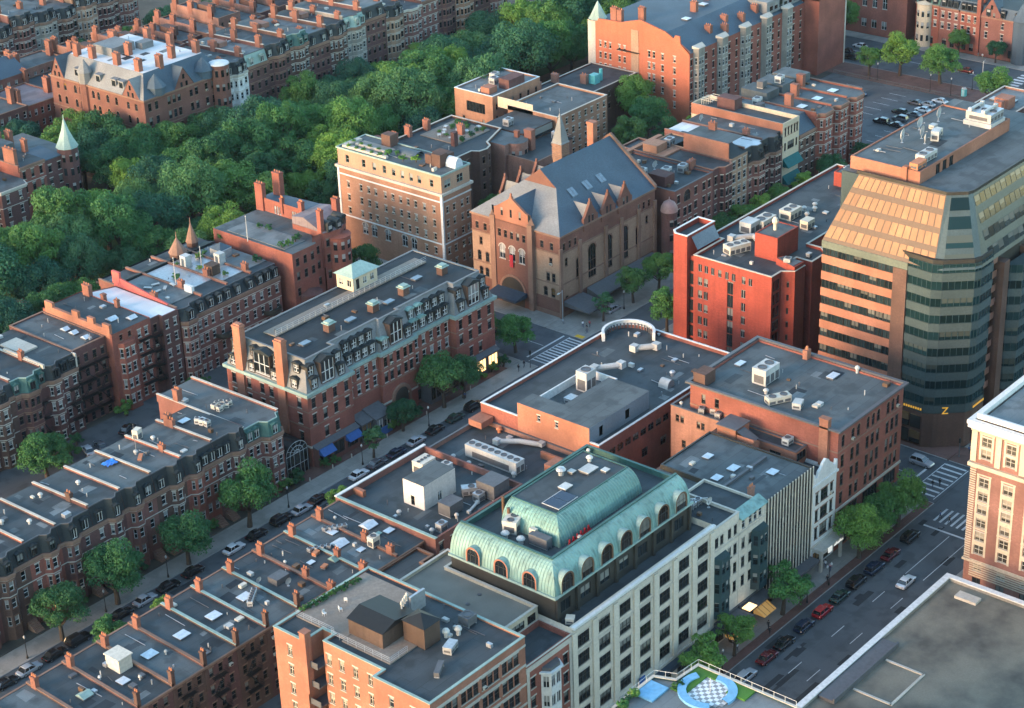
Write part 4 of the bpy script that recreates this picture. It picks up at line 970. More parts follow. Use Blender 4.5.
b.belt(Rc(276, 298.5, 163, 195), 25., 25.35, .7, MT['dkgrey'], 'cornice'); b.belt(Rc(276, 298.5, 163, 195), 8.5, 9.0, .18, MT['stone']); b.belt(Rc(276, 298.5, 163, 195), 4.3, 4.75, .25, MT['dkgrey'])
b.belt(Rc(276, 298.5, 163, 195), 20.5, 20.75, .06, MT['sand'])
b.done(roofm=RF['grey'])
m = M(); m.box(277, 298, 161.6, 163.02, 3.75, 4.2); m.build('canopy', MT['dkgrey'], b.r)
m = M(); m.box(275.3, 276.4, 164.8, 166.6, 17.5, 26.8); m.box(275.2, 276.5, 164.7, 166.7, 26.8, 27); m.build('chimney', BK['orange'], b.r)
m = M(); m.box(276.4, 279.8, 192, 194.6, 24.7, 27.2); m.build('stair_hut', BK['brown'], b.ro); skylight(b.ro, 293.9, 175.3, 24.7, 2.4, 1.4); skylight(b.ro, 288, 192, 24.7, 2, 1.2)
for x, y in ((299.0, 172.6), (298.6, 184.)): pass
# pale building with curved gable
b = Bld('shop_building', 'narrow white building with a curved baroque gable beside the red corner block', 'building', 272, 163, BK['white'])
P = Rc(268.1, 275.9, 163, 179)
b.poly(P, 0, 17.3, {0: rows((13.2, 9.6, 6.0), 2.3, 2.4, [3.9], 'db')+rows((13.2, 9.6, 6.0), 2.3, 1.0, [1.5, 6.3], 'db')+[(.3, 2.9, 2.4, [2., 5.6], 'shop')]}, ph=.4)
b.done(roofm=RF['black'])
m = M(); g = [(268.1,17.3),(275.9,17.3),(275.9,19.6),(275.5,19.7),(275.3,18.9),(274.6,18.8),(274.2,19.7),(273.4,20.2),(272.9,20.9),(272.,21.4),(271.1,20.9),(270.6,20.2),(269.8,19.7),(269.4,18.8),(268.7,18.9),(268.5,19.7),(268.1,19.6)]
n = len(g); m.v = [(x,162.9,z) for x, z in g]+[(x,163.4,z) for x, z in g]; m.f = [tuple(range(n)), tuple(n+n-1-i for i in range(n))]+[(i,n+i,n+(i+1)%n,(i+1)%n) for i in range(n)]; m.m = [0]*len(m.f)
m.build('curved_gable', BK['white'], b.r); b.belt(P, 17.1, 17.5, .3, MT['whitep'], 'cornice'); b.belt(P, 4.6, 5.0, .2, MT['stone'])
m = M(); m.box(268.5, 275.7, 160.8, 163.02, 3.9, 4.6); m.box(268.6, 269.1, 161, 161.5, .1, 3.9); m.box(275.1, 275.6, 161, 161.5, .1, 3.9); m.build('portico', MT['stone'], b.r)
m = M(); m.box(270.4, 271.6, 160.62, 160.8, 3.5, 4.5); m.build('shop_sign', MT['signw'], b.r)
m = M(); xs_ = [272.4+.42*k for k in range(7)]
for k, x in enumerate(xs_): m.tube((x,160.7,4.0),(x+.22,160.7,4.35+.25*(k%3==1)),.07,n=4); m.tube((x+.22,160.7,4.35+.25*(k%3==1)),(x+.42,160.7,4.0),.07,n=4)
m.build('script_lettering', MT['signw'], b.r)
b = Bld('penthouse_building', 'tan brick hut with a dark window wall behind the white gabled front', 'building', 274, 170, BK['orange'])
b.poly(Rc(272.4, 276.0, 169.4, 183.3), 17.0, 20.2, {0: [(18., 1.7, 3.0, 1, 'm')], 3: [(18.2, .9, 2.4, [9.5], 'm')]}, ph=.3, cop=MT['dkgrey'])
b.done(roofm=RF['black'])
b = Bld('brick_building', 'weathered brick block with a patchy side wall in the middle of the block', 'building', 277, 190, BK['pink'])
b.poly([(274.,184.5),(279.2,184.5),(279.2,195.2),(283.5,195.2),(283.5,198),(274,198)], 0, 20.2, {5: [(17.2, 1.4, .8, [1.5, 2.6, 6.3, 7.3], 'b'), (12, 1.6, .9, [3], 'b')], 0: [(17, 1.6, .9, 1, 'b')]}, ph=.4, cop=MT['dkgrey'])
b.done(roofm=RF['grey'])
b = Bld('bulkhead_building', 'small tan wedge roofed hut on the dark roofs behind the striped facade', 'building', 273, 177, BK['orange'])
b.w.prism(Rc(269.6, 271.6, 176.6, 180.2), 19, 22, 0, zt=lambda x, y: 21.6-(x-269.6)*.5); b.face((269.5,184.4),(269.5,180.4), 19, 22.4, [(20.2,1.2,1.,1,'b')]); b.w.box(269.52, 273.9, 180.4, 184.4, 19, 22.4)
b.done(); m = M(); m.face([(269.6,180.2,22.2),(272,180.2,22.2),(272,177,20.9),(269.6,177,20.9)]); m.box(269.3, 274, 180.2, 184.6, 22.41, 22.6); m.build('roof', MT['dkgrey'], b.r)
# striped facade
b = Bld('striped_building', 'office with pale vertical fins over dark glass between the white gable and the stone fronts', 'building', 260, 163, MT['bronze'])
P = [(252.7,163),(268.0,163),(268.0,184.3),(252.7,184.3)]
P = Rc(252.9, 268.0, 163, 185)
cs = [.55+.955*i for i in range(16)]
wr = []
for i, z in enumerate((17.2, 13.7, 10.2, 6.7, 3.4)):
 wr.append((z, 2.1, .62, [c for k, c in enumerate(cs) if (k*5+i*3) % 7 not in (1, 4)], 'p'))
b.poly(P, 0, 21.5, {0: wr+[(.3, 2.3, 3.2, 4, 'shop')]}, ph=.3)
m = M()
for i in range(17): m.box(252.98+.937*i-.125, 252.98+.937*i+.125, 162.92, 163.05, 3.2, 21.7)
m.build('fins', BK['lime'], b.r); b.done(roofm=RF['grey'])
m = M(); m.box(252.9, 268, 160.9, 163.03, 2.7, 3.2); m.build('canopy', MT['dkgrey'], b.r)
m = M(); m.box(258, 261.2, 160.75, 160.9, 1.9, 2.7); m.build('lit_sign', MT['neon'], b.r)
m = M(); m.box(244.9, 252.8, 175.8, 185, 0, 20.6); m.box(245, 273, 185.05, 186.6, 0, 19.6); b2 = Bld('flat_roof_building', 'flat dark roofed wing behind the two pale stone fronts', 'building', 249, 180, BK['brown'])
b2.w = m; b2.done(); m = M(); m.face([(244.9,175.8,20.604),(252.8,175.8,20.604),(252.8,185,20.604),(244.9,185,20.604)]); m.build('roof', RF['grey'], b2.r)
chimney(b.ro, 253.6, 166.4, 21.2, 23.2, 1.1, .8, BK['pink'], 3); skylight(b.ro, 260.3, 180, 21.2, 1.7, 1.3); skylight(b.ro, 259.5, 174, 21.2, 2.0, 1.5); skylight(b.ro, 255., 174.4, 21.2, 1.8, 1.4); skylight(b.ro, 262.4, 167.8, 21.2, 1.8, 1.5)
m = M(); m.box(253, 266, 171.4, 171.9, 21.2, 21.7); m.build('roof_kerb', MT['dkgrey'], b.ro)
# two pale stone fronts with teal bays
for x0, x1, zt, lab, bx, cop, wx in ((237.7, 245.0, 23.4, 'pale stone front with a teal bay and flat dark roof next to the white office', 239.3, False, (4.6, 6.3)), (245.1, 252.8, 21.9, 'pale stone front with a teal bay and green copper eaves beside the striped facade', 250.7, True, (1.3, 3.4))):
 b = Bld('stone_building', lab, 'building', x0+3, 163, BK['lime'])
 P = Rc(x0, x1, 163, 175.6); bs = bx-x0
 R = rows((15.7, 12., 8.3), 2.1, 1., list(wx), 'd')+[(19.6, 1.9, 1., [bs-.75, bs+.75]+list(wx), 'aw' if cop else 'd'), (.3, 3.2, 2.8, [2., 5.4], 'shop')]
 b.poly(P, 0, zt, {0: R, 3: []}, ph=.45, cop=None if cop else MT['stone'])
 bay = [(bx-1.9,163),(bx-1.2,161.6),(bx+1.2,161.6),(bx+1.9,163)]
 m = M(); bb = Bld.__new__(Bld); bb.r = b.r; bb.wm = MT['tealbay']; bb.w = M()
 for A, B2 in zip(bay, bay[1:]):
  L = hypot(B2[0]-A[0], B2[1]-A[1]); bb.face(A, B2, 6.2, 18., rows((14.9, 11.2, 7.5), 2., .85 if L < 2 else .9, 1 if L < 2 else 2, 'pt'))
 bb.w.face([(*p, 18.) for p in bay]); bb.w.face([(*p, 6.2) for p in bay[::-1]]); bb.w.build('bay_window', MT['tealbay'], b.r)
 b.belt(P, 18.9, 19.2, .12, MT['stone']); b.belt(P, 4.6, 5., .2, MT['dkgrey'])
 b.done(roofm=RF['black'])
 if cop:
  m = M(); m.prism(Rc(x0, x1, 162.3, 164.4), 21.9, 0, 0, zt=lambda x, y: 22.0+(y-162.3)*.45, bottom=True); m.build('eaves', MT['copper'], b.r)
 else:
  m = M(); m.tube((237.9, 176.2, 24.2), (244.9, 169.3, 23.9), .16, n=7); m.build('roof_pipe', MT['duct'], b.ro)
  chimney(b.ro, 244.4, 174.8, 22.9, 24.4, .9, .7, BK['brown'], 0)
 sk = M(); sk.box(x0+.1, x1-.1, 159.4 if not cop else 160.6, 163.02, 4.1, 4.5); sk.build('shop_canopy', MT['dkgrey'], b.r)
# white office with copper mansard
b = Bld('office_building', 'wide white gridded office with a green copper mansard attic', 'building', 218, 163, BK['lime'])
P = Rc(200.1, 237.5, 163, 188); xs = [2.9+5.27*i for i in range(7)]
b.face(P[0], P[1], 0, 24.6, rows((20.1, 16.6, 13.1, 9.6, 6.1), 2.3, 2.9, xs, 'dl')+[(.5, 3.4, 3.6, xs, 'shop')], d=.45)
for i in (1, 2, 3): b.face(P[i], P[(i+1) % 4], 0, 24.6, [])
b.w.face([(200.1,163,24.6),(237.5,163,24.6),(237.5,163.5,24.6),(200.1,163.5,24.6)]); b.w.face([(237.5,163.5,24.6),(237.5,163.5,23.4),(200.1,163.5,23.4),(200.1,163.5,24.6)][::-1])
m = M()
for x in [200.1+.5]+[200.1+2.9+5.27*i+2.635 for i in range(6)]+[237.]: m.box(x-.55, x+.55, 162.72, 163.03, 4.6, 23.4)
m.build('pilasters', BK['lime'], b.r)
b.belt(P[:2], 24.3, 24.75, .55, BK['white'], 'cornice', False); b.belt(P[:2], 19.3, 19.6, .1, MT['stone'], closed=False); b.belt(P[:2], 4.5, 5.0, .35, MT['stone'], closed=False)
m = M()
for i in range(74): m.box(200.35+.5*i, 200.6+.5*i, 162.5, 162.9, 24.0, 24.3, bottom=False)
m.build('dentil_moulding', MT['stone'], b.r)
b.rf.face([(200.1,163.5,23.4),(237.5,163.5,23.4),(237.5,188,23.4),(200.1,188,23.4)])
bw = Bld.__new__(Bld); bw.r = b.r; bw.wm = MT['bronze']; bw.w = M()
xs2 = [2.6+4.93*i for i in range(7)]
bw.face((200.7,166.6),(236,166.6), 23.4, 28.2, rows((24.6,), 2.2, 2.5, xs2, 'm', ), d=.3); bw.face((236,166.6),(236,187.6), 23.4, 28.2); bw.face((200.7,187.6),(200.7,166.6), 23.4, 28.2); bw.w.build('attic_wall', MT['bronze'], b.r)
for i in range(8): m = M(); m.box(200.9+4.93*i-.12, 200.9+4.93*i+.45, 166.2, 166.62, 23.4, 27.9); m.build('attic_pier', MT['bronze'], b.r)
m = M(); band(m, [(200.5,187.8),(200.5,166.4),(236.3,166.4)], .35, 28.2, 28.55, 0); m.build('ledge', MT['copperpale'], b.r)
def barrel(mb, x0, x1, y0, y1, z0, z1, ins, n=8, seam=.6, faces='LF', xr=None, amax=1.45):
 """curved copper roof rising from a rectangle: L is the -x side, F the -y side; seams stand proud"""
 prof = [(ins*(1-cos(amax*i/n))/(1-cos(amax)), z0+(z1-z0)*sin(amax*i/n)/sin(amax)) for i in range(n+1)]
 for (d0, a), (d1, c) in zip(prof, prof[1:]):
  if 'F' in faces: mb.face([(x0+d0,y0+d0,a),(x1,y0+d0,a),(x1,y0+d1,c),(x0+d1,y0+d1,c)])
  if 'L' in faces: mb.face([(x0+d0,y1,a),(x0+d0,y0+d0,a),(x0+d1,y0+d1,c),(x0+d1,y1,c)])
 mb.face([(x1,y0+d,z) for d, z in prof]+[(x1,y0+ins,z0)])
 mb.face(([(x0+d,y1,z) for d, z in prof]+[(x0+ins,y1,z0)])[::-1])
 if 'F' in faces:
  x = x0+.3
  while x < x1:
   for (d0, a), (d1, c) in zip(prof, prof[1:]):
    if x < x0+d1: continue
    mb.face([(x-.04,y0+d0-.06,a+.03),(x+.04,y0+d0-.06,a+.03),(x+.04,y0+d1-.06,c+.05),(x-.04,y0+d1-.06,c+.05)], 1)
    for q in (-.04, .04): mb.face([(x+q,y0+d0,a),(x+q,y0+d0-.06,a+.03),(x+q,y0+d1-.06,c+.05),(x+q,y0+d1,c)], 1)
   x += seam
 if 'L' in faces:
  y = y0+.3
  while y < y1:
   for (d0, a), (d1, c) in zip(prof, prof[1:]):
    if y < y0+d1: continue
    mb.face([(x0+d0-.06,y+.04,a+.03),(x0+d0-.06,y-.04,a+.03),(x0+d1-.06,y-.04,c+.05),(x0+d1-.06,y+.04,c+.05)], 1)
    for q in (-.04, .04): mb.face([(x0+d0,y+q,a),(x0+d0-.06,y+q,a+.03),(x0+d1-.06,y+q,c+.05),(x0+d1,y+q,c)], 1)
   y += seam
m = M(); barrel(m, 200.5, 235.6, 166.4, 187.6, 28.55, 32.9, 2.6)
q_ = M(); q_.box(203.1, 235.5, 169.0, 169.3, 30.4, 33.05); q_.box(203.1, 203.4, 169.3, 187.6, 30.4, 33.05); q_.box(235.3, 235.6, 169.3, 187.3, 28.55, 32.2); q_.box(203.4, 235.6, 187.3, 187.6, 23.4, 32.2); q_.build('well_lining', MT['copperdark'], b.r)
m.build('copper_mansard', [MT['copper'], MT['copper']], b.r)
m = M(); m.face([(203.4,169.3,31.4),(235.3,169.3,31.4),(235.3,187.3,31.4),(203.4,187.3,31.4)]); m.build('attic_roof', RF['black'], b.r)
m = M(); m.box(203.0, 203.5, 169.3, 187.5, 33.05, 33.17); m.box(203, 235.6, 168.95, 169.4, 33.05, 33.17); m.box(203., 235.7, 187.2, 187.7, 32.22, 32.4); m.box(235.2, 235.7, 169.4, 187.2, 32.22, 32.4); m.build('coping', MT['copperdark'], b.r)
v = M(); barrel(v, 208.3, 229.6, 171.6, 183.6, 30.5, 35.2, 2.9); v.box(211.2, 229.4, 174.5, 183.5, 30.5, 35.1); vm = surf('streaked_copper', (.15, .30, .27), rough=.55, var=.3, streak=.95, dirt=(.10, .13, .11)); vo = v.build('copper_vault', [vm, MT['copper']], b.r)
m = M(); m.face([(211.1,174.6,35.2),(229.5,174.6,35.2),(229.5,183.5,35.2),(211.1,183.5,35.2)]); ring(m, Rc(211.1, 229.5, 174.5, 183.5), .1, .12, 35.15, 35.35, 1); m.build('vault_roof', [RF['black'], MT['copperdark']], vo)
def dormer_arch(root, cx, cy, axis, z, w, h, dep, hood, front):
 """arched dormer: axis 'F' looks to -y, 'L' looks to -x"""
 r = w/2; zc = z+h-r; n = 10
 T = (lambda s, k, zz: (cx+s, cy+k, zz)) if axis == 'F' else (lambda s, k, zz: (cx+k, cy-s, zz))
 m = M(); po = [(-r-.28, z)]+[(-(r+.28)*cos(pi*i/n), zc+(r+.28)*sin(pi*i/n)) for i in range(n+1)]+[(r+.28, z)]
 pi_ = [(-r, z)]+[(-r*cos(pi*i/n), zc+r*sin(pi*i/n)) for i in range(n+1)]+[(r, z)]
 for i in range(len(po)-1):
  a, c2, d2, e = po[i], po[i+1], pi_[i+1], pi_[i]
  m.face([T(a[0],-.02,a[1]),T(e[0],-.02,e[1]),T(d2[0],-.02,d2[1]),T(c2[0],-.02,c2[1])], 1)
  m.face([T(a[0],-.02,a[1]),T(c2[0],-.02,c2[1]),T(c2[0],dep,c2[1]),T(a[0],dep,a[1])], 0)
  m.face([T(e[0],-.02,e[1]),T(e[0],.35,e[1]),T(d2[0],.35,d2[1]),T(d2[0],-.02,d2[1])], 1)
 for k in range(3):
  q = k*.7+.2
  for i in range(1, len(po)-2): m.face([T(po[i][0]*1.03,q,po[i][1]+.03),T(po[i+1][0]*1.03,q,po[i+1][1]+.03),T(po[i+1][0]*1.03,q+.06,po[i+1][1]+.03),T(po[i][0]*1.03,q+.06,po[i][1]+.03)], 0)
 d = m.build('dormer', [hood, front], root)
 m = M(); m.face([T(p[0],.12,p[1]) for p in pi_]); m.build('pane', GL['dk'], d)
 m = M()
 for s in (-w*.22, w*.22): 
  q = [T(s-.05,.06,z),T(s+.05,.06,z),T(s+.05,.06,z+h*.86),T(s-.05,.06,z+h*.86)]; m.face(q)
 m.face([T(-r,.06,zc-.05),T(r,.06,zc-.05),T(r,.06,zc+.05),T(-r,.06,zc+.05)]); m.build('glazing_bars', MT['dkframe'], d)
for i in range(7): dormer_arch(b.r, 203.3+4.93*i, 166.1, 'F', 28.6, 2.6, 3.0, 2.6, MT['copperpale'], MT['brass'])
for y in (171.2, 176.9, 182.6): dormer_arch(b.r, 200.2, y, 'L', 28.6, 2.3, 2.6, 2.6, MT['copper'], BK['orange'])
b.done(roofm=RF['black'])
for x, y, sx, sy in ((224.9, 178.9, 2.6, 2.), (218.3, 178.4, 1.8, 1.5), (226.3, 176.5, 1.1, 1), (222.7, 180.6, 1, 1)): skylight(vo, x, y, 35.25, sx, sy, m=MT['duct'])
m = M(); m.box(212.3, 217.2, 174.95, 178.4, 35.22, 35.34, 1)
for i in (0, 1): m.box(212.45+2.4*i, 214.7+2.4*i, 175.1, 178.2, 35.34, 35.42, 0)
m.build('solar_panels', [MT['solar'], MT['duct']], vo)
m = M(); m.tube((210.2,184.6,30.4),(210.2,184.6,35.4),.26,n=9); m.tube((208.9,182.4,30.4),(208.9,182.4,34.6),.26,n=9); m.build('flue', MT['brass'], b.r)
m = M(); m.box(207.6, 208.35, 176.0, 177.2, 31.4, 33.4); m.build('roof_door', MT['creamp'], b.r)
m = M()   # unreadable red script as bent tubes
rng = random.Random(3)
for i in range(6):
 x = 209.9+i*.95; pts = [(x, 31.0), (x+.25, 32.3), (x+.5, 31.6), (x+.35, 30.95), (x+.95, 31.3)]
 for (a, c_), (d_, e_) in zip(pts, pts[1:]): m.tube((a, 171.15, c_+.06*i), (d_, 171.15, e_+.06*i), .13, n=5)
m.build('red_script_sign', MT['neon'], b.r)
m = M(); m.box(218, 237.6, 161.4, 163.03, 3.7, 4.4); m.build('shop_awning', MT['cloth'], b.r); m = M(); m.box(216.2, 217.6, 162.2, 162.35, 3.6, 6.4); m.build('banner', MT['blue'], b.r)
# red front with white bay, gravel roof building
b = Bld('brick_building', 'narrow red brick building with a white bay window beside the white office', 'building', 194, 163, BK['red'])
P = Rc(189.3, 200.0, 163, 169.4)
b.poly(P, 0, 23.6, {0: rows((18.9, 15.4, 11.9, 8.4, 4.9), 2., 1.1, [1.5, 9.2], 'd')}, ph=.9); b.belt(P, 22.3, 23.2, .12, MT['stone'], 'frieze'); b.belt(P, 23.603, 23.75, .2, MT['stone'], 'coping')
for x in (189.45, 199.55): m = M(); m.box(x-.15, x+.45, 162.9, 163.03, 0, 22.3); m.build('corner_strip', MT['stone'], b.r)
bay = [(192.6,163),(193.4,161.7),(195.8,161.7),(196.6,163)]; bb = Bld.__new__(Bld); bb.r = b.r; bb.wm = BK['white']; bb.w = M()
for A, B2 in zip(bay, bay[1:]):
 L = hypot(B2[0]-A[0], B2[1]-A[1]); bb.face(A, B2, 3, 20.6, rows((17.9, 14.4, 10.9, 7.4, 4), 2.1, .95, 1 if L < 2 else 2, 'mw'))
bb.w.build('bay_window', BK['white'], b.r); m = M(); m.prism(offp(bay+[(194.6,163.4)], -.35), 20.6, 20.9, 0, bottom=True); m.prism(offp(bay+[(194.6,163.4)], .1), 20.9, 21.5, 1); m.build('bay_roof', [MT['whitep'], MT['dkgrey']], b.r)
b.done()
b = Bld('gravel_roof_building', 'block with a gravel roof and pale front wall beside the copper mansard', 'building', 196, 170, BK['cream'])
P = [(190.9,169.5),(200.0,169.5),(200.0,188),(204,188),(204,191.4),(190.9,191.4)]
b.poly(P, 0, 26, {0: [(23.5, 1.7, 1.8, [1.6], 'm'), (23.5, 1.7, 3., [4.4], 'm'), (23.7, 1.6, 2.0, [7.6], 'm')]}, ph=.5, cop=MT['stone']); b.done(roofm=RF['gravel'])
for x, y in ((197.6, 179.2), (200.2, 179.), (194.5, 178.9), (192.2, 175.8)): m = M(); m.lathe(x, y, [(.35,25.5),(.35,25.62),(.1,25.66)], 8); m.build('roof_drain', MT['dkgrey'], b.r)
# orange brick block with roof terrace
b = Bld('apartment_block', 'orange brick apartment block with a wooden roof terrace at the bottom of the view', 'apartment block', 178, 163, BK['orange'])
P = [(168.3,163),(189.2,163),(189.2,194.6),(168.6,194.6),(168.6,188.2),(172.6,188.2),(172.6,186.),(170.4,186.),(170.4,174.),(168.3,174.)]
fz = [25.3-3.45*i for i in range(8)]
R = []
for z in fz: R.append((z-.3, 2.1, 1.15, [1.1+.0]+[2.6+1.32*i+.55*((i)//3) for i in range(12)], 'd'))
wl1 = rows([z-.2 for z in fz], 1.9, .9, [1.6, 5.3, 8.4], 'c'); wl2 = rows([z-.2 for z in fz[1:]], 1.9, 1.05, [2.2, 4.7, 7.4, 10.1], 'warm'); wl3 = rows([z-.2 for z in fz], 1.9, .95, [3.2], 'warm')
b.poly(P, 0, 29, {0: R[:5], 4: [], 3: wl3[:7], 4: [], 5: rows([z-.5 for z in fz[:6]], 2.2, 1.6, 1, 'm'), 7: rows([z-.2 for z in fz[:6]], 1.9, 1.0, [1.0, 3.6, 6.4, 9.4], 'warm'), 9: rows([z-.2 for z in fz[:6]], 1.9, .9, [3.5, 7.7], 'c')}, ph=.3, cop=MT['copperpale'])
for z in fz[:7]: pass
m = M()
for z in fz[:7]: band(m, P[:2], .1, z+2.05, z+2.4, 0); 
m.build('stone_bands', MT['stone'], b.r)
for z in fz[:7]:
 m = M(); m.box(168.9, 172.6, 186.05, 188.15, z-.75, z-.55); m.box(168.9, 168.98, 186.05, 188.15, z-.55, z+.35); m.build('balcony', MT['dkgrey'], b.r)
b.done(roofm=RF['black'])
m = M(); m.box(168.2, 169.4, 187.5, 188.7, 20, 30.6); m.box(168.1, 169.5, 187.4, 188.8, 30.6, 30.75); m.build('chimney', BK['orange'], b.r)
fire_escape(b.r, 171, 174.5, 163, [4, 7.5, 11, 14.5, 18], 1.0)
m = M(); m.box(172.8, 187.8, 184., 194., 28.74, 28.95); m.box(172.2, 181.8, 174.2, 183.9, 28.74, 28.95); m.build('roof_deck', MT['wood'], b.r)
m = M()
for A, B2 in (((172.2, 174.2), (172.2, 186)), ((172.2, 174.2), (176, 174.2)), ((172.8, 194.), (172.8, 186))):
 L = hypot(B2[0]-A[0], B2[1]-A[1]); k = int(L/1.6)
 for i in range(k+1): x, y = A[0]+(B2[0]-A[0])*i/k, A[1]+(B2[1]-A[1])*i/k; m.tube((x,y,28.9),(x,y,30.),.035,n=4)
 for z in (29.35, 29.7, 30.): m.tube((A[0],A[1],z),(B2[0],B2[1],z),.025,n=4)
m.build('deck_railing', MT['steel'], b.r)
ph = Bld('roof_penthouse', 'brown wood sided penthouse with a pitched end on the orange block terrace', 'penthouse', 179, 179, MT['timber'], 28.8)
ph.face((174.3,184.4),(174.3,177.5), 28.8, 31.6, [(29.,2.,1.2,[2., 4.8],'m')]); ph.face((174.3,177.5),(181.2,177.5), 28.8, 31.6, [(29.,2.1,1.3,[1.6, 4.],'m')]); ph.w.box(174.32, 181.2, 177.52, 184.4, 28.8, 31.58)
ph.w.box(178., 181.4, 172.6, 176.8, 28.8, 32.4); ph.done(); m = M()
m.face([(174.1,177.3,31.6),(177.,177.3,32.6),(177.,184.6,32.6),(174.1,184.6,31.6)]); m.face([(177,177.3,32.6),(181.4,177.3,31.9),(181.4,184.6,31.9),(177,184.6,32.6)]); m.face([(174.1,177.3,31.6),(181.4,177.3,31.9),(177,177.3,32.6)])
m.face([(177.8,172.4,32.4),(181.6,172.4,32.4),(179.7,174.7,33.6)]); m.face([(181.6,172.4,32.4),(181.6,177,32.4),(179.7,174.7,33.6)]); m.face([(181.6,177,32.4),(177.8,177,32.4),(179.7,174.7,33.6)]); m.face([(177.8,177,32.4),(177.8,172.4,32.4),(179.7,174.7,33.6)])
m.build('roof', MT['iron'], ph.r)
m = M(); m.box(183.4, 186.6, 180.2, 180.6, 28.95, 32.); m.build('screen_wall', MT['steel'], ph.r)
# large flat roofed block with round parapet at the street corner
b = Bld('flat_roof_block', 'large low brick block with a flat dark roof and a round corner parapet', 'building', 280, 215, BK['red'])
cxr, cyr, rr_ = 298.3, 226.2, 5.3
arc = [(cxr+rr_*cos(a), cyr+rr_*sin(a)) for a in [radians(-6+16*i) for i in range(7)]]
P = [(258,202.6),(303.6,202.6),(303.6,225.0)]+[(cxr+rr_*cos(radians(a)), cyr+rr_*sin(radians(a))) for a in (-8, 15, 40, 65, 90, 106)]+[(296.,231.3),(258,231.3)]
b.poly(P, 0, 17, {0: rows((13.3,), 1.5, 1.8, [4+2.4*i for i in range(16)], 'p')+rows((8.5,), 1.9, 1.9, [4, 8, 14, 20, 26, 32, 38], 'p')}, ph=.75, cop=MT['whitep'])
m = M(); q = [(cxr+(rr_+.1)*cos(radians(a)), cyr+(rr_+.1)*sin(radians(a))) for a in range(-66, 150, 8)]
band(m, q, .12, 16.2, 18.0, 0, inn=.45); m.build('round_parapet', MT['whitep'], b.r)
b.done(roofm=RF['black'])
m = M()
for i, a in enumerate(range(-60, 146, 9)):
 x, y = cxr+(rr_-.5)*cos(radians(a)), cyr+(rr_-.5)*sin(radians(a)); m.obox(x, y, .2, .3, 16.3, 17.4, radians(a))
m.build('parapet_brackets', MT['dkgrey'], b.r)
pb = Bld.__new__(Bld); pb.r = b.r; pb.wm = BK['orange']; pb.w = M()
pts = [(257.9,204.8),(276.4,204.8),(276.4,214.4),(262.5,214.4),(262.5,222.),(257.9,222.)]
pb.face(pts[5], pts[0], 12, 20, [(17.6, 1.3, .7, [5.2, 9.5], 'w')]); pb.w.build('penthouse_wall', BK['orange'], b.r)
m = M()
for A, B2 in zip(pts[:5], pts[1:]): wall(m, A, B2, 16.2, 20, [(3, 4.2, 16.9, 19), (11, 12.4, 17, 19)] if A == pts[0] else [])
m.build('penthouse_cladding', surf('blue_grey_cladding', (.2, .24, .27), rough=.6, var=.12, streak=.2), b.r)
m = M(); m.face([(*p, 20) for p in pts]); m.build('penthouse_roof', RF['grey'], b.r)
m = M(); ring(m, Rc(262.7, 279., 214.6, 221.9), .15, .15, 16.2, 18.6); m.build('plant_screen', MT['whitep'], b.r); m = M(); m.face([(262.8,214.7,16.9),(278.9,214.7,16.9),(278.9,221.8,16.9),(262.8,221.8,16.9)]); m.build('plant_floor', RF['grey'], b.r)
# low roofs beside it
b = Bld('low_roof_building', 'low dark roof with a long white air unit beside the round cornered block', 'building', 250, 218, BK['pink'])
b.poly(Rc(241.9, 257.8, 205, 231.4), 0, 13.9, {0: rows((9.5,), 2., 1.2, 5, 'd')}, ph=.9, cop=MT['dkgrey']); b.done(roofm=RF['black'])
m = M(); m.box(253.6, 254.1, 206, 213, 13, 14.4); m.box(249.3, 252.6, 205.8, 208.6, 13, 15.2); m.build('stair_hut', BK['orange'], b.r)
m = M(); m.box(254.2, 257.7, 228, 231.2, 13.9, 15.2); m.build('corner_parapet', BK['orange'], b.r)
b = Bld('low_roof_building', 'low dark roof with a white stair tower and a white street parapet', 'building', 230, 218, BK['rose'])
b.poly(Rc(218.1, 241.7, 207.4, 231.4), 0, 15, {0: rows((12, 8.3), 1.7, 1.1, 8, 'd')}, ph=1.25, t=.4); b.done(roofm=RF['black'])
m = M(); m.box(218, 241.8, 231, 231.6, 15.003, 15.2); m.build('street_coping', MT['whitep'], b.r); m = M(); m.box(217.95, 218.6, 207.3, 230.9, 15.003, 15.15); m.build('side_coping', MT['copperpale'], b.r)
m = M(); m.box(222.2, 223., 228.6, 231, 13.7, 15.0); m.build('parapet_stub', BK['orange'], b.r)
b2 = Bld('stair_tower', 'white clad stair tower on the low dark roof with white street parapet', 'stair tower', 229.8, 219, BK['hut'], 13.75)
b2.face((225.5,221.6),(225.5,216.6), 13.75, 18.7, [(14, 1.9, .9, [2.2], 'p')]); b2.face((225.5,216.6),(233.9,216.6), 13.75, 18.7, [(14, 1.9, 1.1, [4.2], 'mw')]); b2.face((233.9,216.6),(233.9,221.6), 13.75, 18.7); b2.face((233.9,221.6),(225.5,221.6), 13.75, 18.7)
b2.rf.face([(225.5,216.6,18.7),(233.9,216.6,18.7),(233.9,221.6,18.7),(225.5,221.6,18.7)]); b2.done(roofm=RF['grey'])
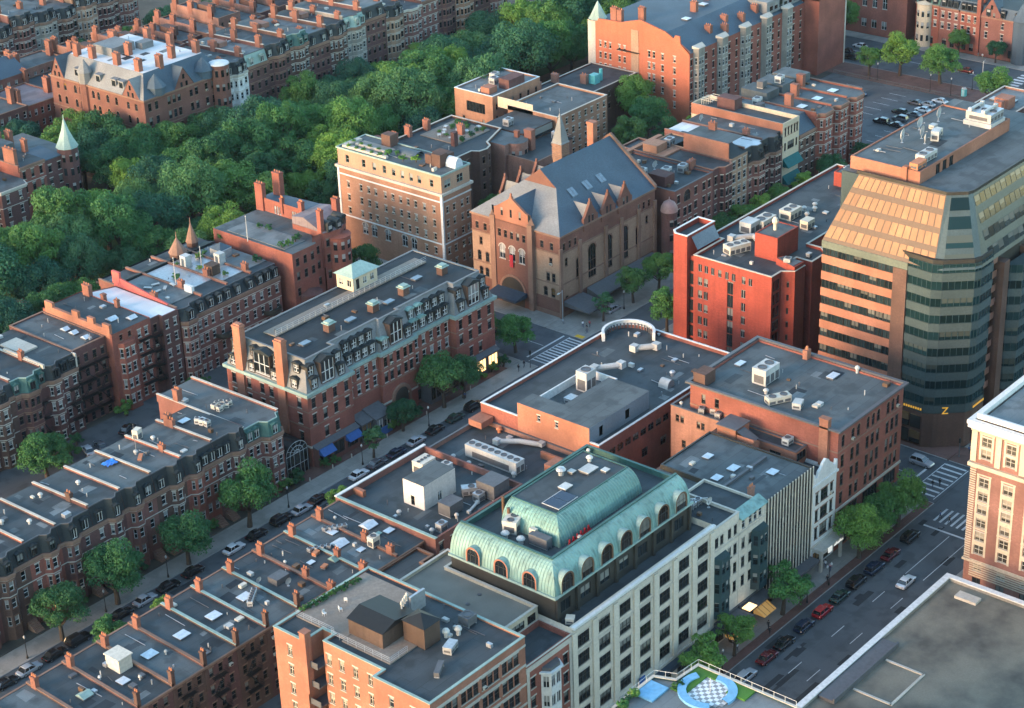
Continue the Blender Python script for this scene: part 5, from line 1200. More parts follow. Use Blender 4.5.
# ------------------------------------------------------------------ near terrace, seen from behind
xs = [134.3, 141.4, 148.5, 155.5, 162.5, 169.1, 176.1, 182.7, 189.8, 196.8, 204.4, 211.2, 218.0]
NT = 'terrace of flat roofed houses in front'
lab = ['cut off at the lower edge of the view', 'second up from the lower edge', 'with a pyramid skylight and brick chimney', 'with a beige stair hut on its roof', 'with a skylight above the light green treetop', 'with copper lined party wall below the large round street tree', 'with the skylight nearest the row of roof condensers',
  'with twin chimneys and a row of condensers', 'with a round dish and dark roof box', 'with green and red roof hatches', 'with a hatch cluster and brown rear wing', 'with three white skylights beside the low parapet roof']
for i in range(12):
 x0, x1 = xs[i], xs[i+1]; yr = 212.6 if i < 9 else 210.2
 wm = [BK['brown'], BK['dark'], BK['brown'], BK['dark']][i % 4]; zr = 13.6
 b = Bld('rowhouse', 'flat roofed terrace house, '+lab[i], 'rowhouse', (x0+x1)/2, yr, wm, 0, NT)
 y1 = 230.4; zf = lambda x, y, yr=yr: 14.5-(y1-y)/(y1-yr)*.7
 R = rows((11., 7.7, 4.4, 1.2), 1.7, .9, [1.3, 3.3, 5.4], 'b') if i < 9 else rows((11., 7.7), 1.7, .9, [1.5, 3.4, 5.2], 'b')
 b.face((x0+.01,yr),(x1-.01,yr), 0, 13.7, R); b.face((x1-.01,y1),(x0+.01,y1), 0, 14.5, [])
 b.w.face([(x0+.01,y1,0),(x0+.01,yr,0),(x0+.01,yr,13.8),(x0+.01,y1,14.5)]); b.w.face([(x1-.01,yr,0),(x1-.01,y1,0),(x1-.01,y1,14.5),(x1-.01,yr,13.8)])
 b.rf.face([(x0+.01,yr-.1,13.79),(x1-.01,yr-.1,13.79),(x1-.01,y1,14.5),(x0+.01,y1,14.5)])
 pw = M()
 for w_, za, zb, mi in ((.2, -.9, .38, 0), (.27, .383, .5, 1)):
  n = len(pw.v); c4 = [(x0-w_, yr-.1), (x0+w_, yr-.1), (x0+w_, y1+.1), (x0-w_, y1+.1)]
  pw.v += [(x, y, zf(x, y)+za) for x, y in c4]+[(x, y, zf(x, y)+zb) for x, y in c4]
  for f in ((0,1,5,4),(1,2,6,5),(2,3,7,6),(3,0,4,7),(4,5,6,7),(3,2,1,0)): pw.f.append(tuple(n+k for k in f)); pw.m.append(mi)
 pw.build('party_wall', [wm, MT['copperpale'] if i in (6, 7, 8, 10) else MT['sand']], b.r)
 m = M(); m.box(x0+.02, x1-.02, yr-.35, yr+.02, 13.35, 13.76); m.build('cornice', MT['sand'], b.r); m = M(); m.box(x0+.02, x1-.02, y1-.0, y1+.35, 14.1, 14.6); m.build('cornice', MT['sand'], b.r)
 b.done(roofm=[RF['black'], RF['grey'], RF['black']][i % 3]); clutter(b.ro, x0+.4, x1-.4, yr+.6, y1-.5, lambda x, y, zf=zf: zf(x, y)+.0, 9, i)
 if i >= 2:
  chimney(b.ro, x0+.1, 228.6, 14, 16.7, .75, 1.2, BK['orange'], 3)
  if i < 9: chimney(b.ro, x0+.25, yr+.3, 9, 16.6, .7, .8, BK['brown'], 2)
  elif i < 12: chimney(b.ro, x0+.1, yr+7.5, 13, 16., .7, 1.1, BK['orange'], 2); chimney(b.ro, x0+.1, yr+1.5, 13, 15.6, .8, 1.3, BK['orange'], 2)
 fx = x0+1
 if i < 9: fire_escape(b.r, x0+1.2, x0+4.2, yr, [4.2, 7.5, 10.8], .9)
 xm = (x0+x1)/2
 if i == 2: skylight(b.ro, 152.2, 221.2, 14.1, 2., 2., True, MT['copperpale'])
 elif i == 3:
  skylight(b.ro, 158.3, 219.3, 14.05, 1.6, 1.6); m = M(); m.box(159.3, 161.9, 221.2, 224.4, 13.8, 16.6); m.box(159.1, 162.1, 221, 224.6, 16.6, 16.8); m.build('stair_hut', MT['beige'], b.r)
 elif i in (4, 5, 6, 7): skylight(b.ro, {4: 165.6, 5: 172.4, 6: 179.3, 7: 186.3}[i], 221.4, 14.1, 2.2, 1.8)
 elif i == 8: m = M(); m.box(192., 195., 219.6, 221.8, 14, 15.2); m.build('roof_box', MT['dkgrey'], b.r)
 elif i == 9: skylight(b.ro, 203.8, 217.8, 14, 1.4, 1.8, True, MT['copper']); skylight(b.ro, 200.6, 220.2, 14, 1.2, .9)
 elif i == 10: skylight(b.ro, 207.9, 220.5, 14.1, 2.4, 2.4, True); skylight(b.ro, 209.6, 224, 14.2, 1.4, 1.6); skylight(b.ro, 208.7, 216.2, 14, 1.3, 1.)
 elif i == 11: skylight(b.ro, 215.3, 220.7, 14.1, 2.5, 2.4, True); skylight(b.ro, 214.3, 217.4, 14, 1.1, .8, m=MT['copper']); skylight(b.ro, 216.2, 216.6, 14, 1.7, 1.2)
b = Bld('brick_wing', 'brown brick wing with a dark open court behind the near terrace', 'building', 206, 205, BK['brown'])
b.poly([(203.5,203.2),(213.,203.2),(213,206.),(216,206),(216,210.),(203.5,210.)], 0, 13.4, {0: rows((10.5, 7), 1.6, 1.1, 4, 'b'), 5: rows((10.5,7), 1.6, 1., 3, 'b')}, ph=.4, cop=MT['sand']); b.done(roofm=RF['black'])
# ------------------------------------------------------------------ terrace across the side street
TB = 'mansard terrace on the far side of the street'
fx = [151.0, 158.2, 165.4, 172.7, 179.7, 187.0, 194.3, 201.6, 208.9, 216.6, 224.5]
tl_ = ['at the lower left corner of the view', 'second from the lower left corner', 'third from the lower left corner of the view', 'with lit windows at street level', 'with a skylight and white roof vents', 'with a brown chimney cluster', 'with a blue tarpaulin on the roof above blue awnings', 'with red cushions and mast on the roof', 'with a white painted chimney stack', 'with two skylights and long party wall']
for i in range(10):
 x0, x1 = fx[i], fx[i+1]
 wm = [BK['dark'], BK['rose'], BK['brown'], BK['red'], BK['dark']][i % 5]
 bay = [(x0+2.4, 3.4, 1.0), (x1-2.4, 3.4, 1.0)][i % 2]
 b = rowhouse('rowhouse', 'dark mansard terrace house, '+tl_[i], x0, x1, 261.2, 277.6, 13.2, 16.7 if i > 4 else 16.3, 16.0, wm, [9.9, 6.5, 3.0], 'slate', bay, 'w' if i % 2 else 'ws', 1, TB, .95, ('stone',), RF['grey'] if i in (6, 7, 8) else RF['black'], dst='m' if i < 4 else 'mw', wh=1.9)
 st = M()
 sx = x1-1.5 if i % 2 == 0 else x0+1.5
 for k in range(7): st.box(sx-.9, sx+.9, 258.9+.33*k, 261.2, .13+.22*k, .13+.22*(k+1))
 st.build('front_steps', MT['sand'], b.r)
 if i in (3, 5, 8, 9): chimney(b.ro, x0, 273.2-(i % 3)*3, 15.5, 18, .75, 1.3, BK['orange'] if i > 7 else BK['brown'], 2)
b.r
for x, y, z, sx, sy in ((173.5, 0, 0, 0, 0),): pass
ro9 = b.ro; skylight(ro9, 219.5, 273, 16.2, 2., 1.3); skylight(ro9, 221.6, 270.5, 16.3, 1.6, 1.1); chimney(ro9, 216.8, 274.5, 16, 18.6, 1.1, 1.3, BK['orange'], 2)
b = rowhouse('rowhouse', 'bow fronted end house of the mansard terrace beside the glass arch', 224.5, 233.6, 261.2, 286.5, 13.0, 15.9, 15.5, BK['rose'], [9.6, 6.2, 2.8], 'copperdark', (230.6, 5.2, 1.5), 'w', 1, TB, .8, ('stone',), RF['grey'], right=True, wh=1.9)
chimney(b.ro, 225, 281, 15.4, 18.6, 1.3, 1.4, BK['orange'], 3)
for x in (176.5, 190.2): pass
m = M(); m.prism([(203.0,258.9),(206.4,258.9),(206.4,261),(203.0,261)], 3.1, 0, 0, zt=lambda x, y: 3.2+(y-258.9)*.5, bottom=True); o = m.build('awning', MT['blue'], org=(204.7, 261, 0)); tag(o, 'two blue awnings over the basement windows of the terrace', 'awning')
m = M(); m.box(0,0,0,0,0,0)
t = thing('tarpaulin', 'crumpled bright blue tarpaulin on a terrace roof', 'tarpaulin', (199.8, 271.5, 16.4)); m = M()
rr = random.Random(8); g = [[(i*.5-1.2, j*.5-1, .15+rr.random()*.35) for i in range(6)] for j in range(5)]
for j in range(4):
 for i in range(5): m.face([g[j][i], g[j][i+1], g[j+1][i+1], g[j+1][i]])
m.build('sheet', plain('blue_tarpaulin', (.02, .16, .52), .5), t, local=True)
# glass arch porch between terrace and school
t = Bld('glass_porch', 'arched black framed glass porch between the terrace and the school block', 'porch', 237, 262, MT['iron'])
n = 10; pr = [(234.2+3.*(1-cos(pi*i/n)), 5.2+2.6*sin(pi*i/n)) for i in range(n+1)]
for (xa, za), (xb, zb) in zip(pr, pr[1:]): t.w.face([(xa,261.6,za),(xb,261.6,zb),(xb,270,zb),(xa,270,za)])
t.w.box(234.1, 234.3, 261.6, 270, 0, 5.2); t.w.box(240.1, 240.3, 261.6, 270, 0, 5.2); t.done(wname='barrel_roof')
m = M(); m.face([(234.2,261.8,0)]+[(x,261.8,z) for x, z in pr]+[(240.2,261.8,0)]); m.build('pane', GL['dk'], t.r); m = M()
for r_ in (2.9, 1.8, .8): 
 for i in range(n): m.tube((237.2-r_*cos(pi*i/n),261.65,5.2+r_*.86*sin(pi*i/n)),(237.2-r_*cos(pi*(i+1)/n),261.65,5.2+r_*.86*sin(pi*(i+1)/n)),.07,n=4)
for x in (234.4, 235.4, 236.4, 238, 239, 240): m.tube((x,261.65,0),(x,261.65,5.2),.06,n=4)
for z in (2.6, 5.2): m.tube((234.3,261.65,z),(240.1,261.65,z),.06,n=4)
for i in range(7): m.tube((237.2,261.65,5.2),(237.2-2.9*cos(pi*i/6),261.65,5.2+2.5*sin(pi*i/6)),.04,n=4)
m.build('glazing_bars', MT['duct'], t.r)
# ------------------------------------------------------------------ long brick school block
b = Bld('school_block', 'long red brick school block with pale mansard, green eaves and tall chimneys', 'school', 269, 262, BK['red'])
F = [(241.2,261.6),(253.6,261.6),(253.6,263.2),(263,263.2),(263,262.4),(273.2,262.4),(273.2,263.2),(285,263.2),(285,261.6),(297.4,261.6)]
P = F+[(297.4,284.6),(241.2,284.6)]
RW = {}
u = (12.8, 9.3); 
RW[0] = rows(u, 2.2, 1.1, [1.6, 4.6, 7.6, 10.8], 'd')+[(5.3, 2.2, 1.1, [4.6, 7.6], 'd')]
RW[2] = rows(u, 2.2, 1.1, 4, 'w')+[(.6, 2.4, 2., 2, 'shop')]; RW[4] = rows(u, 2.2, 1., [1.3, 3., 5.1, 7.2, 8.9], 'd')
RW[6] = rows(u, 2.2, 1.1, 5, 'w')+[(.6, 2.4, 2., 3, 'shop')]; RW[8] = rows(u, 2.2, 1.1, [1.6, 4.6, 7.6, 10.8], 'd')+[(5.3, 2.2, 1.1, [4.6, 7.6], 'd')]
RW[11] = rows((12.8, 9.3), 2.2, 1.15, [2., 6.4, 10.2, 12.8, 15.6, 20.6], 'd')+[(5.3, 2.2, 1.1, [15.6, 20.6], 'd')]
for i in range(12): b.face(P[i], P[(i+1) % 12], 0, 16.3, RW.get(i, ()))
for z, o_, hh, mt in ((8.7, .06, .25, 'sand'), (12.2, .06, .22, 'sand'), (4.4, .15, .4, 'stone')): b.belt(P, z, z+hh, o_, MT[mt])
b.belt(P, 15.75, 16.45, .55, MT['copperpale'], 'eaves')
T2 = offp(P, 2.1); mm = M(); L2 = offp(P, .1)
for i in range(12): j = (i+1) % 12; mm.face([(*L2[i],16.42),(*L2[j],16.42),(*T2[j],22.4),(*T2[i],22.4)])
b.wo = None; mo = mm.build('mansard', MT['slatepale'], b.r)
m = M(); ring(m, T2, .15, .3, 22.3, 22.65); m.build('roof_edge', MT['slatepale'], b.r)
b.rf.face([(*p, 22.45) for p in T2]); b.done(roofm=RF['jet'])
def school_dormer(cx, z, w, h, yf, cap, wide=False, axis='F'):
 T = (lambda s, k, zz: (cx+s, yf+k, zz)) if axis == 'F' else (lambda s, k, zz: (cx+k, yf-s, zz))
 m = M()
 def bx(s0, s1, k0, k1, z0, z1, mi=0):
  a, c_ = T(s0, k0, z0), T(s1, k1, z1); m.box(min(a[0],c_[0]), max(a[0],c_[0]), min(a[1],c_[1]), max(a[1],c_[1]), z0, z1, mi)
 dep = 2.2
 bx(-w/2-.2, -w/2, .0, dep, z, z+h); bx(w/2, w/2+.2, 0, dep, z, z+h); bx(-w/2, w/2, .0, dep, z-.15, z); 
 bx(-w/2-.35, w/2+.35, -.12, dep, z+h, z+h+.22, 1)
 pk = .55 if not wide else 1.0
 m.face([T(-w/2-.35,-.12,z+h+.223),T(w/2+.35,-.12,z+h+.223),T(0,-.12,z+h+pk)][::1 if axis == 'F' else 1], 1)
 m.face([T(-w/2-.35,-.12,z+h+.223),T(0,-.12,z+h+pk),T(0,dep,z+h+pk),T(-w/2-.35,dep,z+h+.223)], 1); m.face([T(0,-.12,z+h+pk),T(w/2+.35,-.12,z+h+.223),T(w/2+.35,dep,z+h+.223),T(0,dep,z+h+pk)], 1)
 d = m.build('dormer', [MT['bronze'] if not wide else MT['timber'], cap], b.r)
 m = M(); m.face([T(-w/2,.25,z),T(w/2,.25,z),T(w/2,.25,z+h),T(-w/2,.25,z+h)]); m.build('pane', GL['g'], d)
 m = M(); k = 2 if not wide else 3
 for i in range(k+1):
  s = -w/2+w*i/k; a, c_ = T(s-.06, .1, 0), T(s+.06, .24, 0); m.box(min(a[0],c_[0]), max(a[0],c_[0]), min(a[1],c_[1]), max(a[1],c_[1]), z, z+h)
 for zz in (z+h*.5, z+.06, z+h-.06):
  a, c_ = T(-w/2, .1, 0), T(w/2, .23, 0); m.box(min(a[0],c_[0]), max(a[0],c_[0]), min(a[1],c_[1]), max(a[1],c_[1]), zz-.05, zz+.05)
 m.build('glazing_bars', MT['whitep'], d)
for x in (243.6, 251.2, 255.1, 257.5, 259.6, 261.8, 264.6, 271.6, 274.4, 276.9, 279.3, 281.7, 283.9, 287.4, 295.2):
 yb = 261.6 if x < 253.6 or x > 285 else 262.4 if 263 < x < 273.2 else 263.2
 school_dormer(x, 16.75, 1.5, 2.1, yb+.1, MT['slate'] if int(x) % 2 else MT['copper']); 
 if x not in (264.6, 271.6): school_dormer(x, 19.3, 1.4, 2.0, yb+.95, MT['copper'] if int(x) % 2 == 0 else MT['slate'])
for x, y in ((247.4, 261.7), (268.1, 262.5), (291.3, 261.7)): school_dormer(x, 16.9, 3.4, 4.6, y, MT['slate'], True)
for y in (282.6, 277.2, 270.9, 265.2, 263.2): 
 if y > 264: school_dormer(241.3, 16.75, 1.5, 1.9, y, MT['slate'], axis='L'); school_dormer(242.2, 19.8, 1.4, 1.8, y, MT['slate'], axis='L')
school_dormer(241.35, 16.9, 4.4, 4.6, 274.2, MT['slate'], True, 'L')
for y in (280.2, 268.4): 
 m = M(); m.box(240.75, 242.2, y-1.05, y+1.05, 6, 25.8); m.box(240.65, 242.3, y-1.15, y+1.15, 25.8, 26.2); m.box(241., 242., y-.9, y+.9, 26.2, 26.5); m.build('chimney', BK['orange'], b.r)
for x, y in ((255.7, 269.1), (267.7, 268.3), (277.3, 268.7), (289.8, 269.1)):
 m = M(); m.box(x-.9, x+.9, y-.8, y+.8, 22.4, 24.2, 0); m.box(x-1.15, x+1.15, y-1.05, y+1.05, 24.2, 24.35, 1); m.prism(Rc(x-.8, x+.8, y-.7, y+.7), 24.35, 24.7, 1); m.build('vent_chimney', [BK['brown'], MT['copperpale']], b.ro)
for x, y in ((248.4, 270), (261.6, 270.2), (284.6, 273), (272.5, 269.7)): skylight(b.ro, x, y-1.3, 22.5, 2.2, 1.3, m=MT['rooflight'])
# arch entrance, shop bays, awnings
m = M(); n = 12
po = [(265.3,0)]+[(268.1-2.8*cos(pi*i/n), 4.6+2.8*sin(pi*i/n)) for i in range(n+1)]+[(270.9,0)]; pi2 = [(266.0,0)]+[(268.1-2.1*cos(pi*i/n), 4.6+2.1*sin(pi*i/n)) for i in range(n+1)]+[(270.2,0)]
for i in range(len(po)-1):
 m.face([(po[i][0],261.9,po[i][1]),(pi2[i][0],261.9,pi2[i][1]),(pi2[i+1][0],261.9,pi2[i+1][1]),(po[i+1][0],261.9,po[i+1][1])]); m.face([(po[i][0],261.9,po[i][1]),(po[i+1][0],261.9,po[i+1][1]),(po[i+1][0],262.5,po[i+1][1]),(po[i][0],262.5,po[i][1])])
m.build('entrance_arch', MT['sand'], b.r); m = M(); m.face([(x, 262.2, z) for x, z in pi2]); m.build('entrance_door', MT['bronze'], b.r)
for x0, x1, roofc, fr in ((241.6, 253.4, 'dkgrey', 'blue'), (254.2, 257.2, 'dkgrey', 'glassy'), (257.6, 262, 'dkgrey', 'bluebay'), (275, 278.4, 'dkgrey', 'glassy'), (279, 284.2, 'dkgrey', 'glassy'), (285.6, 297, 'dkgrey', 'lit')):
 y0 = 260.3 if fr != 'bluebay' else 259.6; yw = 261.6 if fr in ('blue', 'lit') else 263.2
 m = M(); m.prism(Rc(x0-.2, x1+.2, y0-.2, yw), 4.3, 0, 0, zt=lambda x, y: 4.45+(y-y0)*.35, bottom=True); m.build('shop_roof', MT[roofc], b.r)
 bb = Bld.__new__(Bld); bb.r = b.r; bb.wm = BK['rose'] if fr == 'blue' else MT['dkgrey']; bb.w = M()
 k = 3 if x1-x0 > 6 else 2
 bb.face((x0,y0),(x1,y0), .15, 4.3, [(1., 2.9, (x1-x0)/k*.78, k, 'shop' if fr != 'bluebay' else 'mw', *(['glow'] if fr == 'lit' else []))]); bb.face((x0,yw),(x0,y0), .15, 4.3); bb.face((x1,y0),(x1,yw), .15, 4.3); bb.w.build('shop_bay', bb.wm, b.r)
for x0, x1 in ((241.9, 245.6), (249.4, 253.2)):
 m = M(); m.prism(Rc(x0, x1, 258.9, 260.28), 3.0, 0, 0, zt=lambda x, y: 3.05+(y-258.9)*.85, bottom=True); m.build('blue_awning', MT['blue'], b.r)
m = M(); m.box(257.7, 261.9, 259.3, 259.58, .2, 1.9); m.build('blue_panel', plain('blue_painted_panel', (.04, .13, .34), .5), b.r)
# roof terrace and hut behind the school roof
m = M(); m.box(247, 292, 275.6, 279., 22.55, 22.8); m.build('roof_deck', MT['wood'], b.r)
m = M()
for i in range(28): m.tube((247.2+1.6*i,275.6,22.8),(247.2+1.6*i,275.6,24.),.05,n=4)
for z in (23.2, 23.6, 24.): m.tube((247,275.6,z),(292,275.6,z),.035,n=4)
m.build('deck_railing', MT['duct'], b.r)
h = Bld('roof_pavilion', 'pale roof hut with a light green pyramid roof behind the school mansard', 'pavilion', 274.7, 279.7, BK['cream'], 22.75)
h.face((271.5,282.3),(271.5,277.5), 22.75, 25.95, [(23.55,1.5,1.2,2,'mw')]); h.face((271.5,277.5),(278.8,277.5), 22.75, 25.95, [(22.95,2.3,1.,[1.4],'m'),(23.55,1.5,1.2,[3.6,5.8],'mw')]); h.face((278.8,277.5),(278.8,282.3), 22.75, 25.95); h.face((278.8,282.3),(271.5,282.3), 22.75, 25.95); h.done()
m = M(); a = [(271.,277.),(279.3,277.),(279.3,282.8),(271.,282.8)]
for i in range(4): j = (i+1) % 4; mid = [(272.6,284.2),(275.3,284.2)]; 
m.face([(*a[0],25.95),(*a[1],25.95),(276.5,279.9,27.75),(273.8,279.9,27.75)]); m.face([(*a[1],25.95),(*a[2],25.95),(276.5,279.9,27.75)]); m.face([(*a[2],25.95),(*a[3],25.95),(273.8,279.9,27.75),(276.5,279.9,27.75)]); m.face([(*a[3],25.95),(*a[0],25.95),(273.8,279.9,27.75)]); m.face([(*p,25.95) for p in a[::-1]]); m.build('pyramid_roof', MT['copperpale'], h.r)
# ------------------------------------------------------------------ brownstone hall with spire
b = Bld('brownstone_hall', 'brownstone church like hall with blue slate roof, stone gables and a small spire', 'hall', 342, 278, BK['brownstone'])
x0, x1, y0, y1, ze = 324, 359.7, 264.7, 290.7, 20.
YM = (y0+y1)/2
zr, xg = 30.3, 333.4; ym0 = y0+(26.6-ze)/(zr-ze)*(YM-y0); ym1 = y1-(ym0-y0)
big = [11.6, 17.7, 23.8]
RF_ = [(16.2, 1.7, .8, [1.5, 3.6, 5.6, 29.5, 31.4, 33.4], 'b'), (12.2, 1.9, .9, [2.2, 32.5], 'ad'), (7.6, 5.2, 2.0, [6.7, 29.2], 'ch'), (6.2, 8.2, 2.9, big, 'ch'), (3.0, 1.8, 1., [2.2], 'ad')]
b.face((x0,y0),(x1,y0), 0, 15.4, RF_[1:], 1, d=.35); b.face((x0,y0),(x1,y0), 15.4, ze, RF_[:1], d=.35)
RL = [(16.2, 1.7, .9, [1.6, 4.0, 5.8, 20.8, 23.6], 'b'), (12.4, 1.8, .9, [2.6, 23.3], 'b'), (8.4, 2.1, 1., [22.4, 24.], 'b'), (4.6, 2.2, 1.1, [2.4, 4.2, 21.6, 23.8], 'ad'), (8.4, 2.4, 1.1, [2.0, 4.4], 'ad')]
b.face((x0,y1),(x0,y0), 0, 15.4, RL[1:], 1, d=.3); b.face((x0,y1),(x0,y0), 15.4, ze, RL[:1], d=.3); b.face((x1,y0),(x1,y1), 0, ze); b.face((x1,y1),(x0,y1), 0, ze)
b.w.face([(x1,y0,ze),(x1,y1,ze),(x1,YM,zr)]); b.w.face([(xg,ym0,26.6),(xg,YM,zr),(xg,ym1,26.6)])
b.rf.face([(x0-.3,y0-.3,ze),(x1,y0-.3,ze),(x1,YM,zr),(xg,YM,zr),(xg,ym0,26.6)]); hp = M(); hp.face([(x0-.3,y1+.3,ze),(x0-.3,y0-.3,ze),(xg,ym0,26.6),(xg,ym1,26.6)]); hp.build('hip_roof', MT['slatepale'], b.r)
b.rf.face([(x1,y1+.3,ze),(x0-.3,y1+.3,ze),(xg,ym1,26.6),(xg,YM,zr),(x1,YM,zr)])
b.done([BK['buff']], roofm=MT['slateblue'])
m = M()
band(m, [(x0,y1),(x0,y0),(x1,y0)], .1, 0, 4.3); m.build('base_course', BK['brownstone'], b.r)
ringp = Rc(x0, x1, y0, y1); b.belt(ringp, 19.6, 20.05, .3, MT['sand'], 'eaves'); b.belt(ringp, 15.4, 15.75, .12, MT['sand']); b.belt(ringp, 7.9, 8.15, .14, MT['sand']); b.belt(ringp, 0, 1.2, .25, MT['sand'], 'plinth')
for x in (324, 331, 340.6, 346.6, 353.2, 359.5): m = M(); m.box(x-.5, x+.5, y0-.4, y0+.02, 0, 17); m.build('buttress', MT['sand'], b.r)
def stone_gable(root, axis, c, zb, w, h, base, depth, zroof, wm, wn=3, rm=None):
 """steep parapeted wall gable with its little roof running back"""
 T = (lambda s, k, zz: (c+s, base+k, zz)) if axis == 'F' else (lambda s, k, zz: (base+k, c-s, zz)) if axis == 'L' else (lambda s, k, zz: (c-s, base-k, zz))
 m = M(); pr = [(-w/2,zb),(w/2,zb),(w/2,zb+h*.46),(w*.4,zb+h*.52),(.45,zb+h*.92),(.35,zb+h),(-.35,zb+h),(-.45,zb+h*.92),(-w*.4,zb+h*.52),(-w/2,zb+h*.46)]
 n = len(pr); m.v = [T(s, -.2, z) for s, z in pr]+[T(s, .45, z) for s, z in pr]; m.f = [tuple(range(n)), tuple(2*n-1-i for i in range(n))]+[(i,(i+n),(i+1)%n+n,(i+1)%n) for i in range(n)]; m.m = [0]*len(m.f)
 m.face([T(-.25,-.1,zb+h),T(.25,-.1,zb+h),T(.25,.3,zb+h),T(-.25,.3,zb+h)]); m.box(*sorted((T(-.2,-.1,0)[0],T(.2,.3,0)[0])), *sorted((T(-.2,-.1,0)[1],T(.2,.3,0)[1])), zb+h, zb+h+.8)
 g = m.build('wall_gable', wm, root)
 r = M(); a, pz = w*.46, zb+h*.86
 r.face([T(-a,.45,zb+.1),T(0,.45,pz),T(0,depth,pz),T(-a,depth*.25,zb+.1)]); r.face([T(0,.45,pz),T(a,.45,zb+.1),T(a,depth*.25,zb+.1),T(0,depth,pz)]); r.build('gable_roof', rm or MT['slatepale'], g)
 for i in range(wn):
  s = (i-(wn-1)/2)*w*.25; q = M(); q.face([T(s-.3,-.22,zb+h*.22),T(s+.3,-.22,zb+h*.22),T(s+.3,-.22,zb+h*.52),T(s-.3,-.22,zb+h*.52)]); q.build('pane', GL['dk'], g)
 return g
for x in (335.1, 341.7, 348.0): stone_gable(b.r, 'F', x, 18.4, 5.2, 6.4, y0-.02, 6.0, 24, BK['brownstone'], 2)
for x in (336.2, 342.0, 347.8): stone_gable(b.r, 'B', x, 19.0, 4.2, 5.6, y1+.02, 5.5, 24, BK['brownstone'], 2)
# entrance gable bay on the cross street
g = Bld.__new__(Bld); g.r = b.r; g.wm = BK['brownstone']; g.w = M()
g.face((323.2,283.3),(323.2,272.9), 0, 20.4, [(16.4, 1.8, .9, [1.6, 3.4, 5.2, 7., 8.8], 'b'), (11.0, 3.6, 1.7, [2.3, 5.2, 8.1], 'aw')], d=.4); g.face((323.2,272.9),(324.,272.9), 0, 20.4); g.face((324,283.3),(323.2,283.3), 0, 20.4)
g.w.build('entrance_bay', BK['brownstone'], b.r)
gg = stone_gable(b.r, 'L', 278.1, 20.3, 10.6, 6.4, 323.4, 10.5, 26, BK['orange'], 5, MT['slateblue'])
for y in (283.6, 272.6): m = M(); m.box(322.9, 324.2, y-.7, y+.7, 0, 21.2); m.lathe(323.55, y, [(.95,21.2),(.05,23.2)], 4); m.build('bay_turret', MT['sand'], b.r)
m = M(); n = 12; po = [(278.1+3.4*cos(pi*i/n), 3.6+3.4*sin(pi*i/n)) for i in range(n+1)]; m.face([(323.17,y,z) for y, z in [(281.5,0)]+po+[(274.7,0)]]); m.build('entrance_arch', MT['bronze'], b.r)
m = M()
for i in range(n): 
 a, c_ = po[i], po[i+1]; f = lambda p, k: (278.1+(p[0]-278.1)*k, 3.6+(p[1]-3.6)*k)
 a2, c2 = f(a, 1.16), f(c_, 1.16); m.face([(323.0,*a),(323.0,*a2),(323.0,*c2),(323.0,*c_)]); m.face([(323.0,*a2),(323.2,*a2),(323.2,*c2),(323.0,*c2)])
m.build('arch_ring', MT['sand'], b.r)
m = M(); m.prism([(318.9,273.9),(323.1,273.9),(323.1,282.6),(318.9,282.6)], 3.0, 0, 0, zt=lambda x, y: 3.5+(x-318.9)*.12, bottom=True); m.build('entrance_canopy', MT['cloth'], b.r)
m = M(); m.prism([(324.8,257.2),(331.5,257.2),(331.5,264.6),(324.8,264.6)], 2.7, 0, 0, zt=lambda x, y: 3.0+(y-257.2)*.12, bottom=True); m.build('corner_canopy', MT['dkgrey'], b.r)
m = M(); m.prism(Rc(333, 358, 260.4, 264.3), 2.6, 0, 0, zt=lambda x, y: 3.0+(y-260.4)*.35, bottom=True); m.build('lean_to_roof', MT['dkgrey'], b.r)
m = M(); m.box(322.8, 322.9, 277.6, 278.6, 9.6, 12.6); m.build('red_banner', MT['redc'], b.r)
m = M(); m.box(342.2, 344.8, 278.4, 281., 26, 33.2, 0)
for i in range(9): m.box(342.05, 344.95, 278.25, 281.15, 29.4+.42*i, 29.6+.42*i, 0)
m.lathe(343.5, 279.7, [(2.2,33.2),(1.9,33.6),(.06,40.4)], 4, 1, pi/4, pi/4+2*pi); m.build('spire', [MT['sand'], MT['slatepale']], b.r)
m = M(); m.box(356.6, 358.2, 280.4, 282.2, 27, 33.2); m.box(356.45, 358.35, 280.25, 282.35, 33.2, 33.8); m.build('chimney', BK['orange'], b.r)
m = M()
for sg in (-1, 1):
 ya = y0-.3 if sg < 0 else y1+.3; n0 = len(m.v)
 m.v += [(359.5,ya,ze-.2),(360.2,ya,ze-.2),(360.2,YM,zr-.2),(359.5,YM,zr-.2),(359.5,ya,ze+.7),(360.2,ya,ze+.7),(360.2,YM,zr+.7),(359.5,YM,zr+.7)]
 for f in ((4,5,6,7),(0,1,5,4),(1,2,6,5),(2,3,7,6),(3,0,4,7)): m.f.append(tuple(n0+q for q in f)); m.m.append(0)
m.build('gable_coping', MT['sand'], b.r)
for x in (336.6, 342.0, 347.2):
 q = lambda s, k: (x+s, y0+6.2+k, ze+(6.2+k+.3)/(YM-y0+.3)*(zr-ze)+.22)
 m = M(); m.face([q(-1.,-.9), q(1.,-.9), q(1.,.9), q(-1.,.9)]); m.face([(*q(-1.,-.9)[:2],q(-1,-.9)[2]-.3), (*q(1.,-.9)[:2],q(1,-.9)[2]-.3), q(1.,-.9), q(-1.,-.9)]); so = m.build('skylight', MT['rooflight'], b.ro)
 m = M(); qq = [q(s, k) for s, k in ((-.06,-.95),(.06,-.95),(.06,.95),(-.06,.95))]; m.face([(a, c_, z+.03) for a, c_, z in qq]); m.build('glazing_bar', MT['dkgrey'], so)
